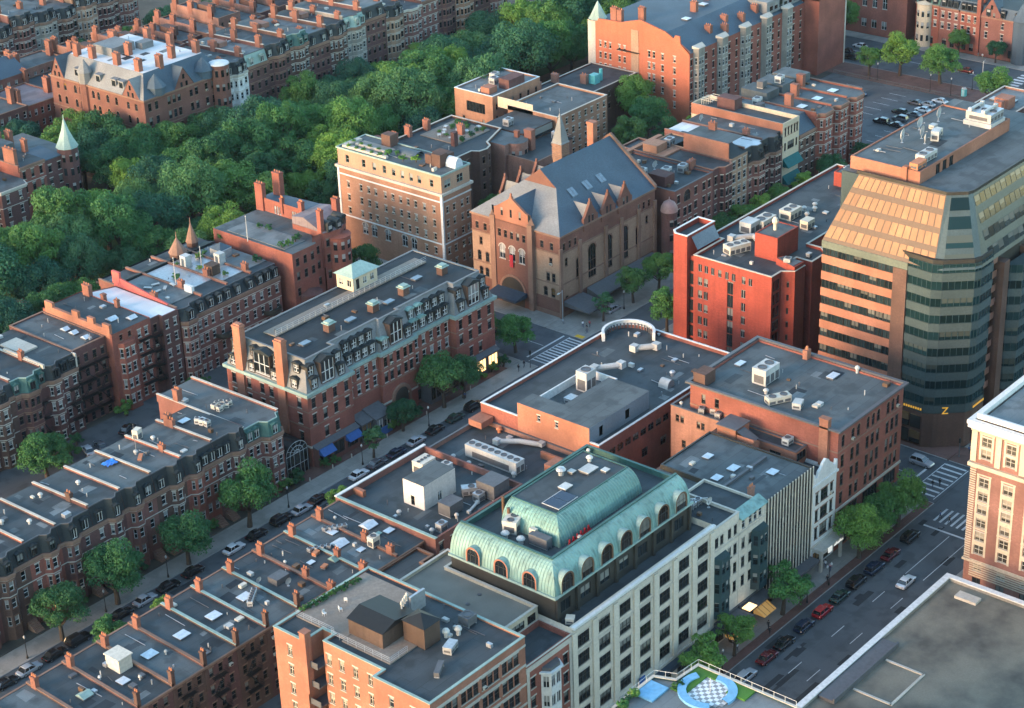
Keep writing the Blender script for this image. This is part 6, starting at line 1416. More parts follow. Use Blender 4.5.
# round domed stair bay of the next house
t = Bld('domed_turret', 'round brick turret with a pale pink dome beside the brownstone hall', 'turret', 361.8, 262.4, BK['dark'])
t.w.lathe(362.0, 262.2, [(1.9,0),(1.9,13.6),(2.1,13.7),(2.1,14.1)], 14); t.done(); m = M(); m.lathe(362.0, 262.2, [(2.1,14.1),(1.95,15.2),(1.4,16.2),(.6,16.7),(.15,16.8),(.1,17.6)], 14); m.build('dome', surf('pink_dome_metal', (.34, .20, .18), rough=.5), t.r, smooth=True)
for a in (-2.2, -1.6, -.9):
 for z in (3, 7, 10.6): m = M(); m.obox(362+1.9*cos(a), 262.2+1.9*sin(a), .08, .9, z, z+1.7, a); m.build('window', GL['g'], t.r)
# ------------------------------------------------------------------ tall hotel on the cross street
b = Bld('hotel_tower', 'tall narrow tan and red brick hotel with a cream attic and roof garden', 'hotel', 330, 300, BK['tan'])
P = Rc(324.2, 334.4, 299.9, 333.6)
cs = [3.2, 7.4, 10.0, 12.3, 15.4, 17.9, 20.4, 22.8, 25.2, 28.0, 31.0]
zs = [16.6, 13.2, 9.8]
R3 = rows(zs, 1.6, .85, cs, 'c')+[(5.6, 2.9, 1.7, [8., 11., 15.5, 21, 24], 'aw')]+[(6.2, 1.6, .85, [28, 31], 'c')]
b.face(P[3], P[0], 0, 21.6, R3); b.face(P[0], P[1], 0, 21.6, rows([16.6, 13.2, 9.8, 6.2, 2.8], 1.6, .9, [1.8, 4.2, 7., 9.], 'c')); b.face(P[1], P[2], 0, 21.6); b.face(P[2], P[3], 0, 21.6)
at = Bld.__new__(Bld); at.r = b.r; at.wm = BK['orange']; at.w = M(); PA = offp(P, .12)
at.face(PA[3], PA[0], 21.6, 26.3, rows((23.,), 1.9, 1.1, [3.2, 8.6, 12.1, 15.4, 18.4, 21.2, 24., 26.6, 30.4], 'cu')); at.face(PA[0], PA[1], 21.6, 26.3, rows((22.9,), 2., 2.2, [2.2, 6.6], 'cu')); at.face(PA[1], PA[2], 21.6, 26.3); at.face(PA[2], PA[3], 21.6, 26.3); at.w.build('attic_storey', surf('tan_attic_render', (.40, .245, .165), streak=.2, var=.15), b.r)
b.belt(P, 21.4, 22.0, .5, MT['stone'], 'cornice'); b.belt(P, 19.6, 19.95, .1, MT['whitep']); b.belt(P, 8.9, 9.25, .1, MT['whitep']); b.belt(PA, 26.1, 26.5, .25, MT['copperpale'], 'roof_edge')
for ya in (299.75, 333.1): m = M(); m.box(324.05, 324.5, ya, ya+.65, 0, 21.4); m.build('corner_strip', MT['whitep'], b.r)
b.rf.face([(*p, 26.25) for p in PA]); b.done(roofm=RF['grey'])
for a_ in ((328.2, 330.8, 303.6, 306.2, 29.4), (330.9, 333.6, 304, 308.4, 28.6), (328.5, 329.6, 306.6, 308.6, 28.7), (331.4, 334, 322.5, 325.4, 29.2)): m = M(); m.box(*a_[:4], 26.2, a_[4]); m.build('roof_hut', BK['brown'], b.ro)
m = M(); m.lathe(331.2, 301.8, [(1.3,26.2)], 10); n = 8
for i in range(n):
 a0, a1 = pi*i/n, pi*(i+1)/n; m.face([(329.8+1.4-1.4*cos(a0),300.4,26.3+2.3*sin(a0)),(329.8+1.4-1.4*cos(a1),300.4,26.3+2.3*sin(a1)),(329.8+1.4-1.4*cos(a1),303.4,26.3+2.3*sin(a1)),(329.8+1.4-1.4*cos(a0),303.4,26.3+2.3*sin(a0))])
m.face([(329.8+1.4-1.4*cos(pi*i/n),300.4,26.3+2.3*sin(pi*i/n)) for i in range(n+1)]); m.build('barrel_skylight', MT['skyl'], b.ro)
m = M()
for i in range(n):
 a0, a1 = pi*i/n, pi*(i+1)/n; m.face([(329+1.7-1.7*cos(a0),312.4,26.3+1.3*sin(a0)),(329+1.7-1.7*cos(a1),312.4,26.3+1.3*sin(a1)),(329+1.7-1.7*cos(a1),318,26.3+1.3*sin(a1)),(329+1.7-1.7*cos(a0),318,26.3+1.3*sin(a0))])
m.build('barrel_canopy', MT['slateblue'], b.ro)
m = M(); m.box(326, 331.2, 320.6, 331, 26.28, 26.42); m.build('terrace_paving', concrete, b.ro)
for i, (xa, xb, ya, yb) in enumerate(((325, 325.9, 318, 332.4), (325.9, 331, 331.4, 332.6), (327.6, 328.3, 321, 330.5))):
 m = M(); m.box(xa, xb, ya, yb, 26.3, 26.9); m.build('planter', MT['stone'], b.ro)
for x, y, s in ((325.4, 320.4, .55), (325.4, 323, .5), (325.4, 325.5, .55), (325.4, 328, .5), (325.4, 330.5, .55), (328, 323, .45), (328, 326, .5), (328, 329, .45), (328.5, 332, .5), (327, 319.2, .8), (328.4, 317.6, .6), (326, 313.4, .8), (327.4, 310.5, .9)):
 tree('bushy', x, y, 'green shrub in the roof garden on top of the tall hotel', 'shrubs of the hotel roof garden', s, 26.6, 'shrub', 'shrub')
# ------------------------------------------------------------------ terrace backing on the alley
TC = 'terrace backing on the alley'
def cbase(i): return ['db', 'w', 'b', 'w'][i % 4]
for i, (x0, x1, zc, zm, zr, wm, bay, mans, lab, rm, fe) in enumerate((
 (176., 183.5, 16.5, 19.2, 19, 'dark', (180, 3.6, 1.1), 'slate', 'brick terrace rear cut off by the edge of the view', 'black', 0),
 (183.5, 190.7, 16.5, 19.2, 19, 'brown', (186.5, 3.6, 1.1), 'slate', 'brown brick terrace rear beside the one with the small turquoise roof', 'black', 0),
 (190.7, 198., 16.5, 19.0, 19, 'dark', (195, 3.6, 1.1), 'slate', 'dark brick terrace rear with iron balconies near the edge of the view', 'grey', 1),
 (198., 205.2, 16.5, 19.0, 19, 'brown', (202, 3.8, 1.1), 'slate', 'brown brick terrace rear left of the glassy green bay', 'black', 0),
 (205.2, 213., 16.2, 19.2, 18.8, 'dark', (209.2, 4.6, 1.2), 'copperdark', 'terrace rear with a green glazed attic bay', 'black', 1),
 (213., 221.3, 16.3, 19.2, 18.8, 'dark', (215.2, 3.6, 1.0), 'slate', 'terrace rear with two dormers and a pale roof deck', 'black', 1),
)):
 b = rowhouse('rowhouse', lab, x0, x1, 311, 332, zc, zm, zr, BK[wm], [12.9, 9.5, 6.1, 2.7], mans, bay, 'w' if i % 2 else 'db', 1, TC, .9, ('stone',), RF[rm], wh=1.8, dst='m')
 chimney(b.ro, x0, 318, 18.6, 21.2, .8, 1.2, BK['orange'], 2); chimney(b.ro, x0, 329, 18.6, 21.4, .8, 1.6, BK['orange'], 2)
 if fe: fire_escape(b.r, x1-3.2, x1-.4, 311, [5.4, 8.8, 12.2], 1.1)
 if i == 5:
  m = M(); m.box(214.5, 218.6, 320, 327, 19.0, 19.4); m.build('roof_deck', MT['stone'], b.r); m = M(); m.box(213.05, 213.5, 311.2, 324, 19., 19.9); m.build('parapet', MT['stone'], b.r)
  m = M(); m.box(221., 221.33, 311, 312.2, 8, 19.3); m.build('stone_edge', MT['stone'], b.r)
 if i == 3:
  m = M(); m.lathe(203.4, 327.5, [(4.2,21.4),(1.4,23.4),(1.0,23.5)], 4, 0, pi/4, pi/4+2*pi); m.build('turquoise_roof', MT['copperpale'], b.r); m = M(); m.box(200.6, 206.2, 324.7, 330.3, 18.6, 21.4); m.build('roof_storey', BK['red'], b.r)
  m = M()
  for k in range(12): m.tube((200.4+.52*k,324.2,19.),(200.4+.52*k,324.2,20.9),.05,n=4)
  m.tube((200.4,324.2,20.9),(206.4,324.2,20.9),.06,n=4); m.build('roof_railing', MT['whitep'], b.r)
b = Bld('terrace_block', 'brick terrace rear with zigzag fire escapes and flat roof', 'rowhouse', 226, 313, BK['dark'], group=TC)
b.poly(Rc(221.4, 230.3, 312.6, 333), 0, 19.2, {0: rows((15.6, 12.2, 8.8, 5.4, 2.0), 1.8, .95, [1.2, 3.4, 5.7, 7.8], 'db'), 3: []}, ph=.25, cop=MT['sand']); fire_escape(b.r, 222, 226.5, 312.6, [4.6, 8, 11.4, 14.8], 1.1); fire_escape(b.r, 226.8, 229.9, 312.6, [4.6, 8, 11.4, 14.8], 1.0); b.done(roofm=RF['grey'])
for y in (315.4, 319.2, 322): skylight(b.ro, 227.4, y, 19, 1.3, 1.8, True)
b = Bld('terrace_block', 'tall brick terrace rear with a stepped chimney wall above its neighbour', 'rowhouse', 235, 311, BK['red'], group=TC)
bay = [(231.6,310.6),(232.4,309.4),(235.4,309.4),(236.2,310.6)]
b.face((230.4,333),(230.4,310.6), 0, 20, [(13., 1.5, .8, [19.], 'db')]); b.face((230.4,310.6),(231.6,310.6), 0, 20)
for A, B2 in zip(bay, bay[1:]): L = hypot(B2[0]-A[0], B2[1]-A[1]); b.face(A, B2, 0, 17.4, rows((14.2, 10.6, 7., 3.4), 2.0, .9 if L > 2 else .7, 2 if L > 2 else 1, 'w'))
b.face((231.6,310.6),(236.2,310.6), 17.4, 20, [(17.9,1.2,.8,2,'db')]); b.face((236.2,310.6),(240.8,310.6), 0, 20, rows((16.6, 13.2, 9.8, 6.4, 3), 1.8, .95, [1.4, 3.3], 'w')); b.face((240.8,310.6),(240.8,333), 0, 20); b.face((240.8,333),(230.4,333), 0, 20)
b.w.face([(*p,17.4) for p in bay]); b.rf.face([(230.4,310.6,19.8),(240.8,310.6,19.8),(240.8,333,19.8),(230.4,333,19.8)])
b.done(roofm=RF['black']); m = M()
for y0_, y1_, z in ((311, 313.2, 22), (313.2, 316, 21), (316, 318, 22.2), (318, 321, 20.9), (321, 323, 22.3), (323, 329.5, 21), (329.5, 332, 22.)): m.box(230.3, 231., y0_, y1_, 19, z)
m.build('stepped_wall', BK['orange'], b.r); fire_escape(b.r, 237, 240.6, 310.6, [5.8, 9.2, 12.6, 16], 1.1); chimney(b.ro, 240.6, 330.5, 19.5, 22.4, 1, 2.2, BK['orange'], 3); chimney(b.ro, 240.4, 320.5, 19.5, 21.6, .8, 1, BK['orange'], 1)
skylight(b.ro, 235.5, 316.5, 19.8, 2, 2, True); skylight(b.ro, 238.4, 313.6, 19.8, 1.8, 1.8, True)
b = Bld('terrace_block', 'brick terrace rear with a bright white coated roof and a pink party wall', 'rowhouse', 245, 311, BK['dark'], group=TC)
b.poly([(240.9,310.9),(243.4,310.9),(243.4,309.8),(247.9,309.8),(247.9,330),(240.9,333)], 0, 19.4, {0: rows((16, 12.6, 9.2, 5.8), 1.8, .9, 1, 'db'), 2: rows((16.2, 12.8, 9.4, 6., 2.6), 1.8, .9, 2, 'w')}, ph=.1); b.done(roofm=RF['white'])
m = M(); m.prism([(247.9,313.2),(248.3,313.2),(248.3,330.6),(247.9,330.6)], 18.5, 0, 0, zt=lambda x, y: 19.6+(y-313.2)*.13); m.box(247.8, 248.4, 328.4, 330.8, 20, 22.9); m.build('party_wall', surf('pink_painted_brick', (.52, .12, .10), var=.1), b.r); chimney(b.ro, 241.4, 326.2, 19, 21, .9, 1, BK['orange'], 0)
fire_escape(b.r, 241, 243.3, 310.9, [5, 8.4, 11.8, 15.2], 1.)
for i, (x0, x1, bay, lab) in enumerate(((248.3, 256, (250.6, 4.2, 1.2), 'mansarded terrace rear with a bay, next to the white coated roof'), (256, 263.4, None, 'mansarded terrace rear with an oval balcony below three dormers'), (263.4, 270.6, None, 'mansarded terrace rear with a grey roof terrace and a white door hut'), (270.6, 277.6, None, 'mansarded terrace rear with the second oval balcony'))):
 b = rowhouse('rowhouse', lab, x0, x1, 309.8 if i < 4 else 311.5, 336, 16.3, 18.9, 18.9, BK['rose'], [12.6, 9., 5.4, 2.], 'slate', bay, 'w', 1, TC, 1.4, ('sand',), RF['black'], wh=1.9, dorm=(1, 3, 2, 3, 1)[i], dst='mw')
 if i in (1, 3):
  m = M(); cx = (x0+x1)/2
  for z in (9.0,): m.lathe(cx, 309.7, [(1.2,z-.8),(2.3,z-.1),(2.35,z+.05),(2.35,z+.9),(2.25,z+.9),(2.25,z+.05),(0,z+.05)], 14, 0, pi, 2*pi, False)
  m.build('balcony', MT['bronze'], b.r)
 m = M(); m.box(x0+.2, x1-.2, 313.6 if i != 1 else 316, 330, 18.92, 19.1+.0); m.build('roof_terrace', MT['steel'] if i in (1, 2) else RF['light'], b.r)
 if i == 2:
  for x, y in ((264.6, 325.8), (270.0, 320.6)): m = M(); m.box(x-.9, x+.9, y-.9, y+.9, 19, 21.8); m.box(x-.95, x-.9, y-.4, y+.4, 19.1, 21.2, 1); m.build('stair_hut', [MT['duct'], MT['slateblue']], b.r)
  m = M(); m.box(264.2, 266.6, 316.8, 319.4, 19, 21.4); m.build('timber_hut', MT['timber'], b.r)
 if i == 3: m = M(); m.box(272, 275, 322, 326, 19.05, 21); m.lathe(273.5, 324, [(2.6,21),(.1,22.2)], 4, 1, pi/4, pi/4+2*pi); m.build('conservatory', [MT['steel'], MT['slateblue']], b.r)
 if i == 0:
  m = M(); m.box(255.4, 256.2, 313.8, 316.2, 18.5, 20.6); m.build('end_wall', MT['whitep'], b.r)
 for y in (334,): m = M(); m.prism(Rc(x0+.05, x1-.05, 330.5, 337.5), 18.5, 0, 0, zt=lambda x, y: 20.6-abs(y-332.5)*.55); m.build('front_roof', MT['slate'], b.r)
 chimney(b.ro, x0+.2, 318 if i != 3 else 313.4, 18.6, 20.9, .9, 1.5, BK['orange'], 2)
for x, y, zt, s in ((267.3, 331.5, 23.6, 1.9), (273.4, 333.5, 24.5, 1.3)):
 t = thing('roof_turret', 'small pointed turret on the far edge of the alley terrace roof' if s > 1.5 else 'slim pointed turret with a tall finial on the alley terrace roof', 'turret', (x, y, 18.5)); m = M(); m.lathe(0, 0, [(s,0),(s,1.6)], 8); m.build('drum', BK['brown'], t, local=True); m = M(); m.lathe(0, 0, [(s*1.15,1.6),(.12,zt-18.5),(.05,zt-17)], 8); m.build('cone_roof', MT['sand'], t, local=True)
for x, y, k, s in ((269, 326.5, 'bush', .8), (271.8, 327.6, 'bushy', .6), (265.4, 322.4, 'bushy', .6), (258.8, 322.6, 'bushy', .8), (266.3, 315.2, 'bush', .6), (275.4, 314.8, 'bush', .9), (264, 328, 'bushy', .5), (279.6, 331, 'bush', .7)):
 tree(k, x, y, 'potted green shrub on the roof terraces of the alley houses', 'shrubs on the alley house roof terraces', s, 19, 'shrub', 'shrub')
# red gabled house at the cross street
b = Bld('gabled_house', 'red painted brick corner house with shaped gables, tall chimneys and a mauve roof', 'house', 294, 310, BK['red'])
b.face((283.,333.5),(283.,307.8), 0, 19.4, []); b.face((283.,307.8),(290.6,307.8), 0, 19.4, rows((16., 12.6), 1.9, 1., [1.5, 3.9, 6.2], 'db')+rows((5, 8.8), 1.9, 1., [1.4], 'db'))
b.face((290.6,307.8),(290.6,309), 0, 19); b.face((290.6,309),(293.7,309), 0, 20.6, rows((16., 12.4, 8.4), 1.8, .9, 1, 'db')); b.face((293.7,318.4),(293.7,308.6), 17, 20.6)
b.face((297.4,334),(297.4,318.4), 17, 22.6, [(19.4, 2., .6, [6.2, 7., 7.8, 12., 12.8, 13.6], 'mw')]); b.face((293.7,308.6),(298,307.6), 0, 20.6, rows((17., 13.2, 9.2), 1.9, .9, 2, 'db')); b.face((298,307.6),(302.6,310.2), 0, 20.6, rows((17., 13.2, 9.2), 1.9, .9, 2, 'db'))
b.face((302.6,310.2),(302.6,334), 0, 20.6); b.face((302.6,334),(283,333.5), 0, 19)
b.rf.face([(283,307.8,19.3),(290.6,307.8,19.3),(297.4,318.4,19.3),(297.4,333.5,19.3),(283,333.5,19.3)]); b.done(roofm=RF['grey'])
m = M(); m.face([(293.5,308.4,20.6),(298,307.3,20.6),(302.8,310,20.6),(302.8,315,23),(293.6,314.6,23)]); m.face([(293.6,314.6,23),(302.8,315,23),(302.8,318.4,22.4),(293.6,318.4,22.4)]); m.face([(293.7,308.6,20.6),(293.7,314.6,23),(293.7,318.4,22.4),(293.7,318.4,20.5)]); m.build('sloping_roof', RF['mauve'], b.r)
m = M(); m.face([(297.4,318.4,22.4),(302.8,318.4,22.4),(302.8,334,21.6),(297.4,334,21.6)]); m.build('slate_roof', MT['slateblue'], b.r)
for x, y in ((295.4, 308.2), (297.9, 307.8), (300.4, 308.9)):
 m = M(); m.box(x-.75, x+.75, y-.3, y+2.4, 20.5, 22.2, 0); n = 6
 for i in range(n): a0, a1 = pi*i/n, pi*(i+1)/n; m.face([(x-.9*cos(a0),y-.4,22.2+.8*sin(a0)),(x-.9*cos(a1),y-.4,22.2+.8*sin(a1)),(x-.9*cos(a1),y+2.8,22.2+.8*sin(a1)),(x-.9*cos(a0),y+2.8,22.2+.8*sin(a0))], 1)
 m.face([(x-.9*cos(pi*i/n),y-.4,22.2+.8*sin(pi*i/n)) for i in range(n+1)], 1); d = m.build('dormer', [MT['slate'], MT['slate']], b.r); m = M(); m.box(x-.5, x+.5, y-.33, y-.305, 20.7, 22.); m.build('pane', GL['g'], d)
for x, y, z0_, z1_, sx, sy in ((297.6, 332.6, 15, 26., 1.2, 2.4), (293.9, 309.4, 12, 26., 1.1, 1.2), (297.4, 319., 18, 24.6, 1., 1.2), (302.4, 331.5, 17, 27.4, 1.4, 2.4), (302.2, 312.6, 14, 25.4, 1.3, 1.6), (297.5, 325.4, 20, 24, .8, .8)): chimney(b.ro, x, y, z0_, z1_, sx, sy, BK['red'], 3)
m = M(); m.lathe(287.4, 307.8, [(2.7,3.6),(2.9,3.9),(2.9,8.6),(3.,8.8),(.2,9.6)], 12, 0, pi, 2*pi, False); bo = m.build('bow_window', BK['dark'], b.r)
m = M(); m.lathe(298.2, 308.6, [(2.9,0),(2.9,18.6),(3.1,18.9),(.3,19.2)], 12, 0, pi, 2*pi, False); m.build('bow_window', BK['red'], b.r)
def bow_windows(root, cx, cy, r_, zz, aa=(3.7, 4.3, 4.9, 5.5), w=.8, h=1.9):
 for a in aa:
  for z in zz: m = M(); m.obox(cx+r_*cos(a), cy+r_*sin(a), .1, w, z, z+h, a); m.build('window', GL['g'], root)
bow_windows(b.r, 287.4, 307.8, 2.9, (5.,)); bow_windows(b.r, 298.2, 308.6, 2.9, (5., 9., 13., 16.))
m = M(); m.box(284, 290.4, 311, 330, 19.32, 19.45); m.build('roof_terrace', RF['light'], b.r)
for x, y, s in ((286, 312, .8), (288.5, 312.3, .8), (290, 313, .7), (284.5, 312.6, .7), (289.8, 322, .7), (289.4, 325, .6)): tree('bush', x, y, 'clipped shrub on the terrace of the red gabled house', 'shrubs of the gabled house terrace', s, 19.4, 'shrub', 'shrub')
# ------------------------------------------------------------------ brick flats between hotel and gabled orange block
b = Bld('brick_flats', 'brown brick flats with a crowded roof garden and round bays behind the tall hotel', 'apartment block', 360, 325, BK['brown'])
P = [(342.,319.4),(357,319.4),(358,317.6),(360.6,317.2),(363,318.2),(364.4,320.4),(374,324.),(374,341.),(342,341.)]
b.poly(P, 0, 18.0, {2: rows((14.5, 11, 7.5), 1.8, .8, 1, 'b'), 3: rows((14.5, 11, 7.5), 1.8, .8, 1, 'b'), 0: rows((14.6, 11), 1.7, .9, 5, 'b'), 8: rows((14.6, 11), 1.7, .9, [4, 9, 15], 'b')}, ph=.5, cop=MT['stone']); b.done(roofm=RF['black'])
for x, y, z1_, sx, sy in ((344, 339, 21.4, 3, 3.4), (358.6, 326.4, 21.2, 1.4, 1.2), (343.6, 321.5, 20.6, 2.6, 4)): m = M(); m.box(x-sx/2, x+sx/2, y-sy/2, y+sy/2, 17.4, z1_); m.build('stair_hut', BK['dark'], b.ro)
for x, y in ((345.6, 343.6-3), (351, 340), (356.8, 340.5), (363, 339.8), (365.4, 330.2)): chimney(b.ro, x, y, 17.5, 20.4, 1.1, 1.8, BK['orange'], 3)
m = M(); m.box(359, 372, 326, 338.5, 17.52, 17.75); m.build('roof_deck', MT['wood'], b.r)
rr = random.Random(4)
for i in range(16): tree(['bush', 'bushy'][i % 2], rr.uniform(359.5, 371.5), rr.uniform(325.6, 338), 'leafy potted plant in the crowded roof garden of the brown brick flats', 'plants of the crowded roof garden', rr.uniform(.45, .8), 17.7, 'plant', 'plant')
for i in range(8):
 x, y = rr.uniform(360, 371), rr.uniform(327, 337); t = thing('garden_table', 'pale garden table on the crowded roof garden of the brown brick flats', 'table', (x, y, 17.76), rr.random()*3, 'garden tables of the crowded roof garden'); m = M(); m.box(-.7, .7, -.45, .45, .68, .74); m.build('table_top', MT['duct'], t, local=True)
 for sx in (-.6, .6):
  for sy in (-.36, .36): m = M(); m.tube((sx,sy,0),(sx,sy,.68),.04,n=5); m.build('leg', MT['steel'], t, local=True)
b = Bld('round_bay_house', 'brick house with a round bay and half round roof behind the green yard', 'house', 370, 320, BK['pink'])
b.face((366.,326),(366.,316.2), 0, 17.4); b.face((366,316.2),(368.,316.2), 0, 17.4); b.w.lathe(371., 316.6, [(3.0,0),(3.0,16.6),(3.15,16.7),(3.15,17.4)], 14, 0, pi, 2*pi, False); b.w.box(368, 374, 316.65, 326, 0, 17.38)
b.rf.face([(366,316.2,17.42),(368,316.2,17.42)]+[(371+3.15*cos(pi+pi*i/12), 316.6+3.15*sin(pi+pi*i/12), 17.42) for i in range(13)]+[(374.2,326,17.42),(366,326,17.42)]); b.done(roofm=RF['grey']); bow_windows(b.r, 371, 316.6, 3., (13.4, 9.6, 5.8), (3.6, 4.2, 4.8, 5.4))
b = Bld('flat_roof_flats', 'brick flats with a white edged flat roof and a dark hut beside the wooded strip', 'apartment block', 397, 345, BK['tan'])
b.poly(Rc(386.6, 406.4, 337.6, 351), 0, 20, {3: [(14.5, 2.8, 6.5, [7.4], 'm'), (11, 1.8, .9, [3, 10], 'b')], 0: rows((16, 12.5), 1.7, .9, 6, 'b')}, ph=.35, cop=MT['whitep']); b.done(roofm=RF['light'])
m = M(); m.box(394, 400.5, 338, 341.6, 19.6, 22.4); m.build('roof_hut', BK['dark'], b.r); m = M(); m.box(388.2, 391.4, 340, 343, 19.6, 21.4); m.build('stair_hut', BK['orange'], b.r)
b = Bld('window_grid_flats', 'plain brick flats with rows of small windows beyond the spire', 'apartment block', 400, 320, BK['tan'])
b.poly(Rc(388., 409.2, 316.8, 333.6), 0, 18.2, {0: rows((15.3, 12.2, 9.1, 6., 2.9), 1.6, .95, 8, 'c'), 3: rows((12.4, 9.), 1.6, 1., [12, 14.4], 'c')}, ph=.45, cop=MT['stone']); b.done(roofm=RF['grey'])
m = M(); m.box(388, 388.2, 325, 337, 17, 19.9); m.build('yellow_wall', BK['cream'], b.r)
b = Bld('step_roof_flats', 'stepped brown brick rear wing with a large chimney and iron deck behind the spire', 'apartment block', 378, 318, BK['pink'])
b.poly([(367,306.8),(380.,306.8),(380,312),(387.8,312),(387.8,331),(374.2,331),(374.2,316),(367,316)], 0, 14.6, {0: rows((11, 7.6, 4.2), 1.7, 1., 4, 'b'), 7: []}, ph=.4, cop=MT['sand']); b.done(roofm=RF['black'])
m = M(); m.box(375.4, 387.7, 318, 331, 14.2, 17.3); m.build('upper_storey', BK['brown'], b.r); m = M(); m.face([(375.3,317.9,17.32),(387.7,317.9,17.32),(387.7,331,17.32),(375.3,331,17.32)]); m.build('upper_roof', RF['black'], b.r)
chimney(b.ro, 374.3, 314.8, 14, 19.6, 1.6, 2.4, BK['orange'], 0); chimney(b.ro, 372.6, 317.6, 14, 19.2, .9, 1.2, BK['orange'], 0); m = M(); m.box(376.2, 387, 317.72, 317.95, 14.7, 17.0); m.build('window_wall', GL['dk'], b.r)
fire_escape(b.r, 380.4, 386.5, 312, [14.4], 1.6)
b = Bld('low_house', 'low house with a turquoise side wall and a blue roof tank near the orange block', 'house', 425, 335, BK['brown'])
b.poly(Rc(411, 440, 330, 346), 0, 13.2, {0: rows((10, 6.5), 1.6, .9, 8, 'b')}, ph=.3, cop=MT['stone']); b.done(roofm=RF['black']); m = M(); m.box(410.9, 411.0, 331, 345.9, 9, 13.1); m.build('turquoise_wall', MT['copperpale'], b.r)
for x, y in ((413, 344), (421, 344.2), (425, 337)): chimney(b.ro, x, y, 13, 15.6, 1.2, 2, BK['pink'], 2)
m = M(); m.box(426, 428.4, 334, 336.2, 12.9, 15.4); m.tube((430, 335, 12.9), (430, 335, 16.2), .5, n=8); m.build('roof_tank', MT['portable'], b.r)
# gabled orange apartment block
b = Bld('gabled_apartment_block', 'large brick apartment block with a bright orange gable end and pale bay windows', 'apartment block', 470, 312, BK['red'])
x0, x1, y0, y1 = 441, 513.6, 312.6, 347
gp = [(y1,25.2),(344.6,25.4),(344.3,26.2),(336.,26.6),(334.,27.2),(329.4,28.4),(325,27.4),(321,26.5),(318,25.0),(317.6,26.),(316,26.),(315.8,23.9),(y0,22.)]
m = Bld.__new__(Bld); m.r = b.r; m.wm = BK['vivid' if False else 'orange']; m.w = M()
og = surf('orange_render_brick', (.45, .14, .078), courses=.3, streak=.2, var=.14); m.wm = og
RWs = []
for z in (18.2, 14.9, 11.6, 8.3, 5.): RWs += [(z, 1.7, .75, [3.4, 5.2, 6.9, 10.2, 12.] if z > 11 else [10.2, 12.], 'c'), (z, 1.8, .85, [20.6, 22.2, 25.2, 29.3], 'c')]
m.face((x0,y1),(x0,y0), 0, 21.4, RWs); m.w.face([(x0,y,z) for y, z in [(y1,21.4)]+gp[:-1]+[(y0,21.4)]][::-1] if False else [(x0,y1,21.4),(x0,y0,21.4)]+[(x0,y,z) for y, z in gp[::-1][1:]])
m.w.face([(x0+.5,y0,21.4),(x0+.5,y1,21.4)]+[(x0+.5,y,z) for y, z in gp[:-1]])
for (ya, za), (yb, zb) in zip(gp, gp[1:]): m.w.face([(x0,ya,za),(x0,yb,zb),(x0+.5,yb,zb),(x0+.5,ya,za)])
m.w.build('gable_wall', og, b.r)
q = M(); q.box(x0-.12, x0+.02, 330.0, 332.6, 2, 25.2); q.build('pale_strip', BK['buff'], b.r); q = M(); q.box(x0-.9, x0+.02, 329.8, 337.2, 18.6, 18.75); q.build('iron_balcony', MT['iron'], b.r)
F = []; bays = [445., 456.4, 467.8, 478.6, 489.4]
pts = [(x0,y0)]
for bx in bays: pts += [(bx-2.2,y0),(bx-1.4,y0-1.3),(bx+1.4,y0-1.3),(bx+2.2,y0)]
pts += [(499.,y0)]
bw = Bld.__new__(Bld); bw.r = b.r; bw.wm = BK['grey']; bw.w = M(); zs = (18., 14.6, 11.2, 7.8, 4.4)
for i, (A, B2) in enumerate(zip(pts, pts[1:])):
 L = hypot(B2[0]-A[0], B2[1]-A[1]); fb = abs(A[1]-y0) > .1 and abs(B2[1]-y0) > .1; side = not fb and abs(A[1]-B2[1]) > .1
 if side and B2[1] < A[1]: bw.w = M()
 if fb: bw.face(A, B2, 0, 22.6, rows(zs, 2., .85, 2, 'w'))
 elif side: bw.face(A, B2, 0, 22.6, rows(zs[:4], 2., .6, 1, 'w') if i < 12 else [])
 else: b.face(A, B2, 0, 21.6, rows(zs, 1.9, .85, 2 if L > 5 else 1, 'd') if L > 1.5 else [])
 if side and B2[1] > A[1]: bw.w.build('stone_bay', BK['grey'], b.r)
for bx in bays:
 q = M(); q.prism([(bx-2.4,y0+.4),(bx-1.5,y0-1.5),(bx+1.5,y0-1.5),(bx+2.4,y0+.4)], 22.6, 0, 0, zt=lambda x, y: 22.8+(y-y0+1.5)*.3, bottom=True); q.build('bay_roof', MT['stone'], b.r)
b.face((499,y0),(499.,307.5), 0, 22.6); b.face((499,307.5),(x1,307.5), 0, 23.2, []); b.face((x1,307.5),(x1,y1), 0, 23.2); b.face((x1,y1),(x0,y1), 0, 23.)
q = M(); q.box(513.5, 514., 307.3, 308.2, 0, 23); q.build('pale_edge', MT['stone'], b.r)
b.rf.face([(x0+.5,y0,21.5),(499,y0,21.5),(499,321,26.4),(x0+.5,321,26.2)]); b.rf.face([(x0+.5,321,26.2),(499,321,26.4),(x1,321,26.4),(x1,y1,25.),(x0+.5,y1,25.)]); b.rf.face([(499,307.5,23.2),(x1,307.5,23.2),(x1,321,26.4),(499,321,26.4)])
b.done(roofm=MT['slateblue'])
q = M(); q.lathe(443.6, 346.4, [(2.7,25.4),(2.2,26.2),(.1,30.4)], 8); q.build('turret_roof', MT['copperpale'], b.r); q = M(); q.lathe(443, 346.6, [(2.4,4),(2.4,25.4)], 8, 0, 1.6, 4.9, False); q.build('corner_turret', MT['stone'], b.r)
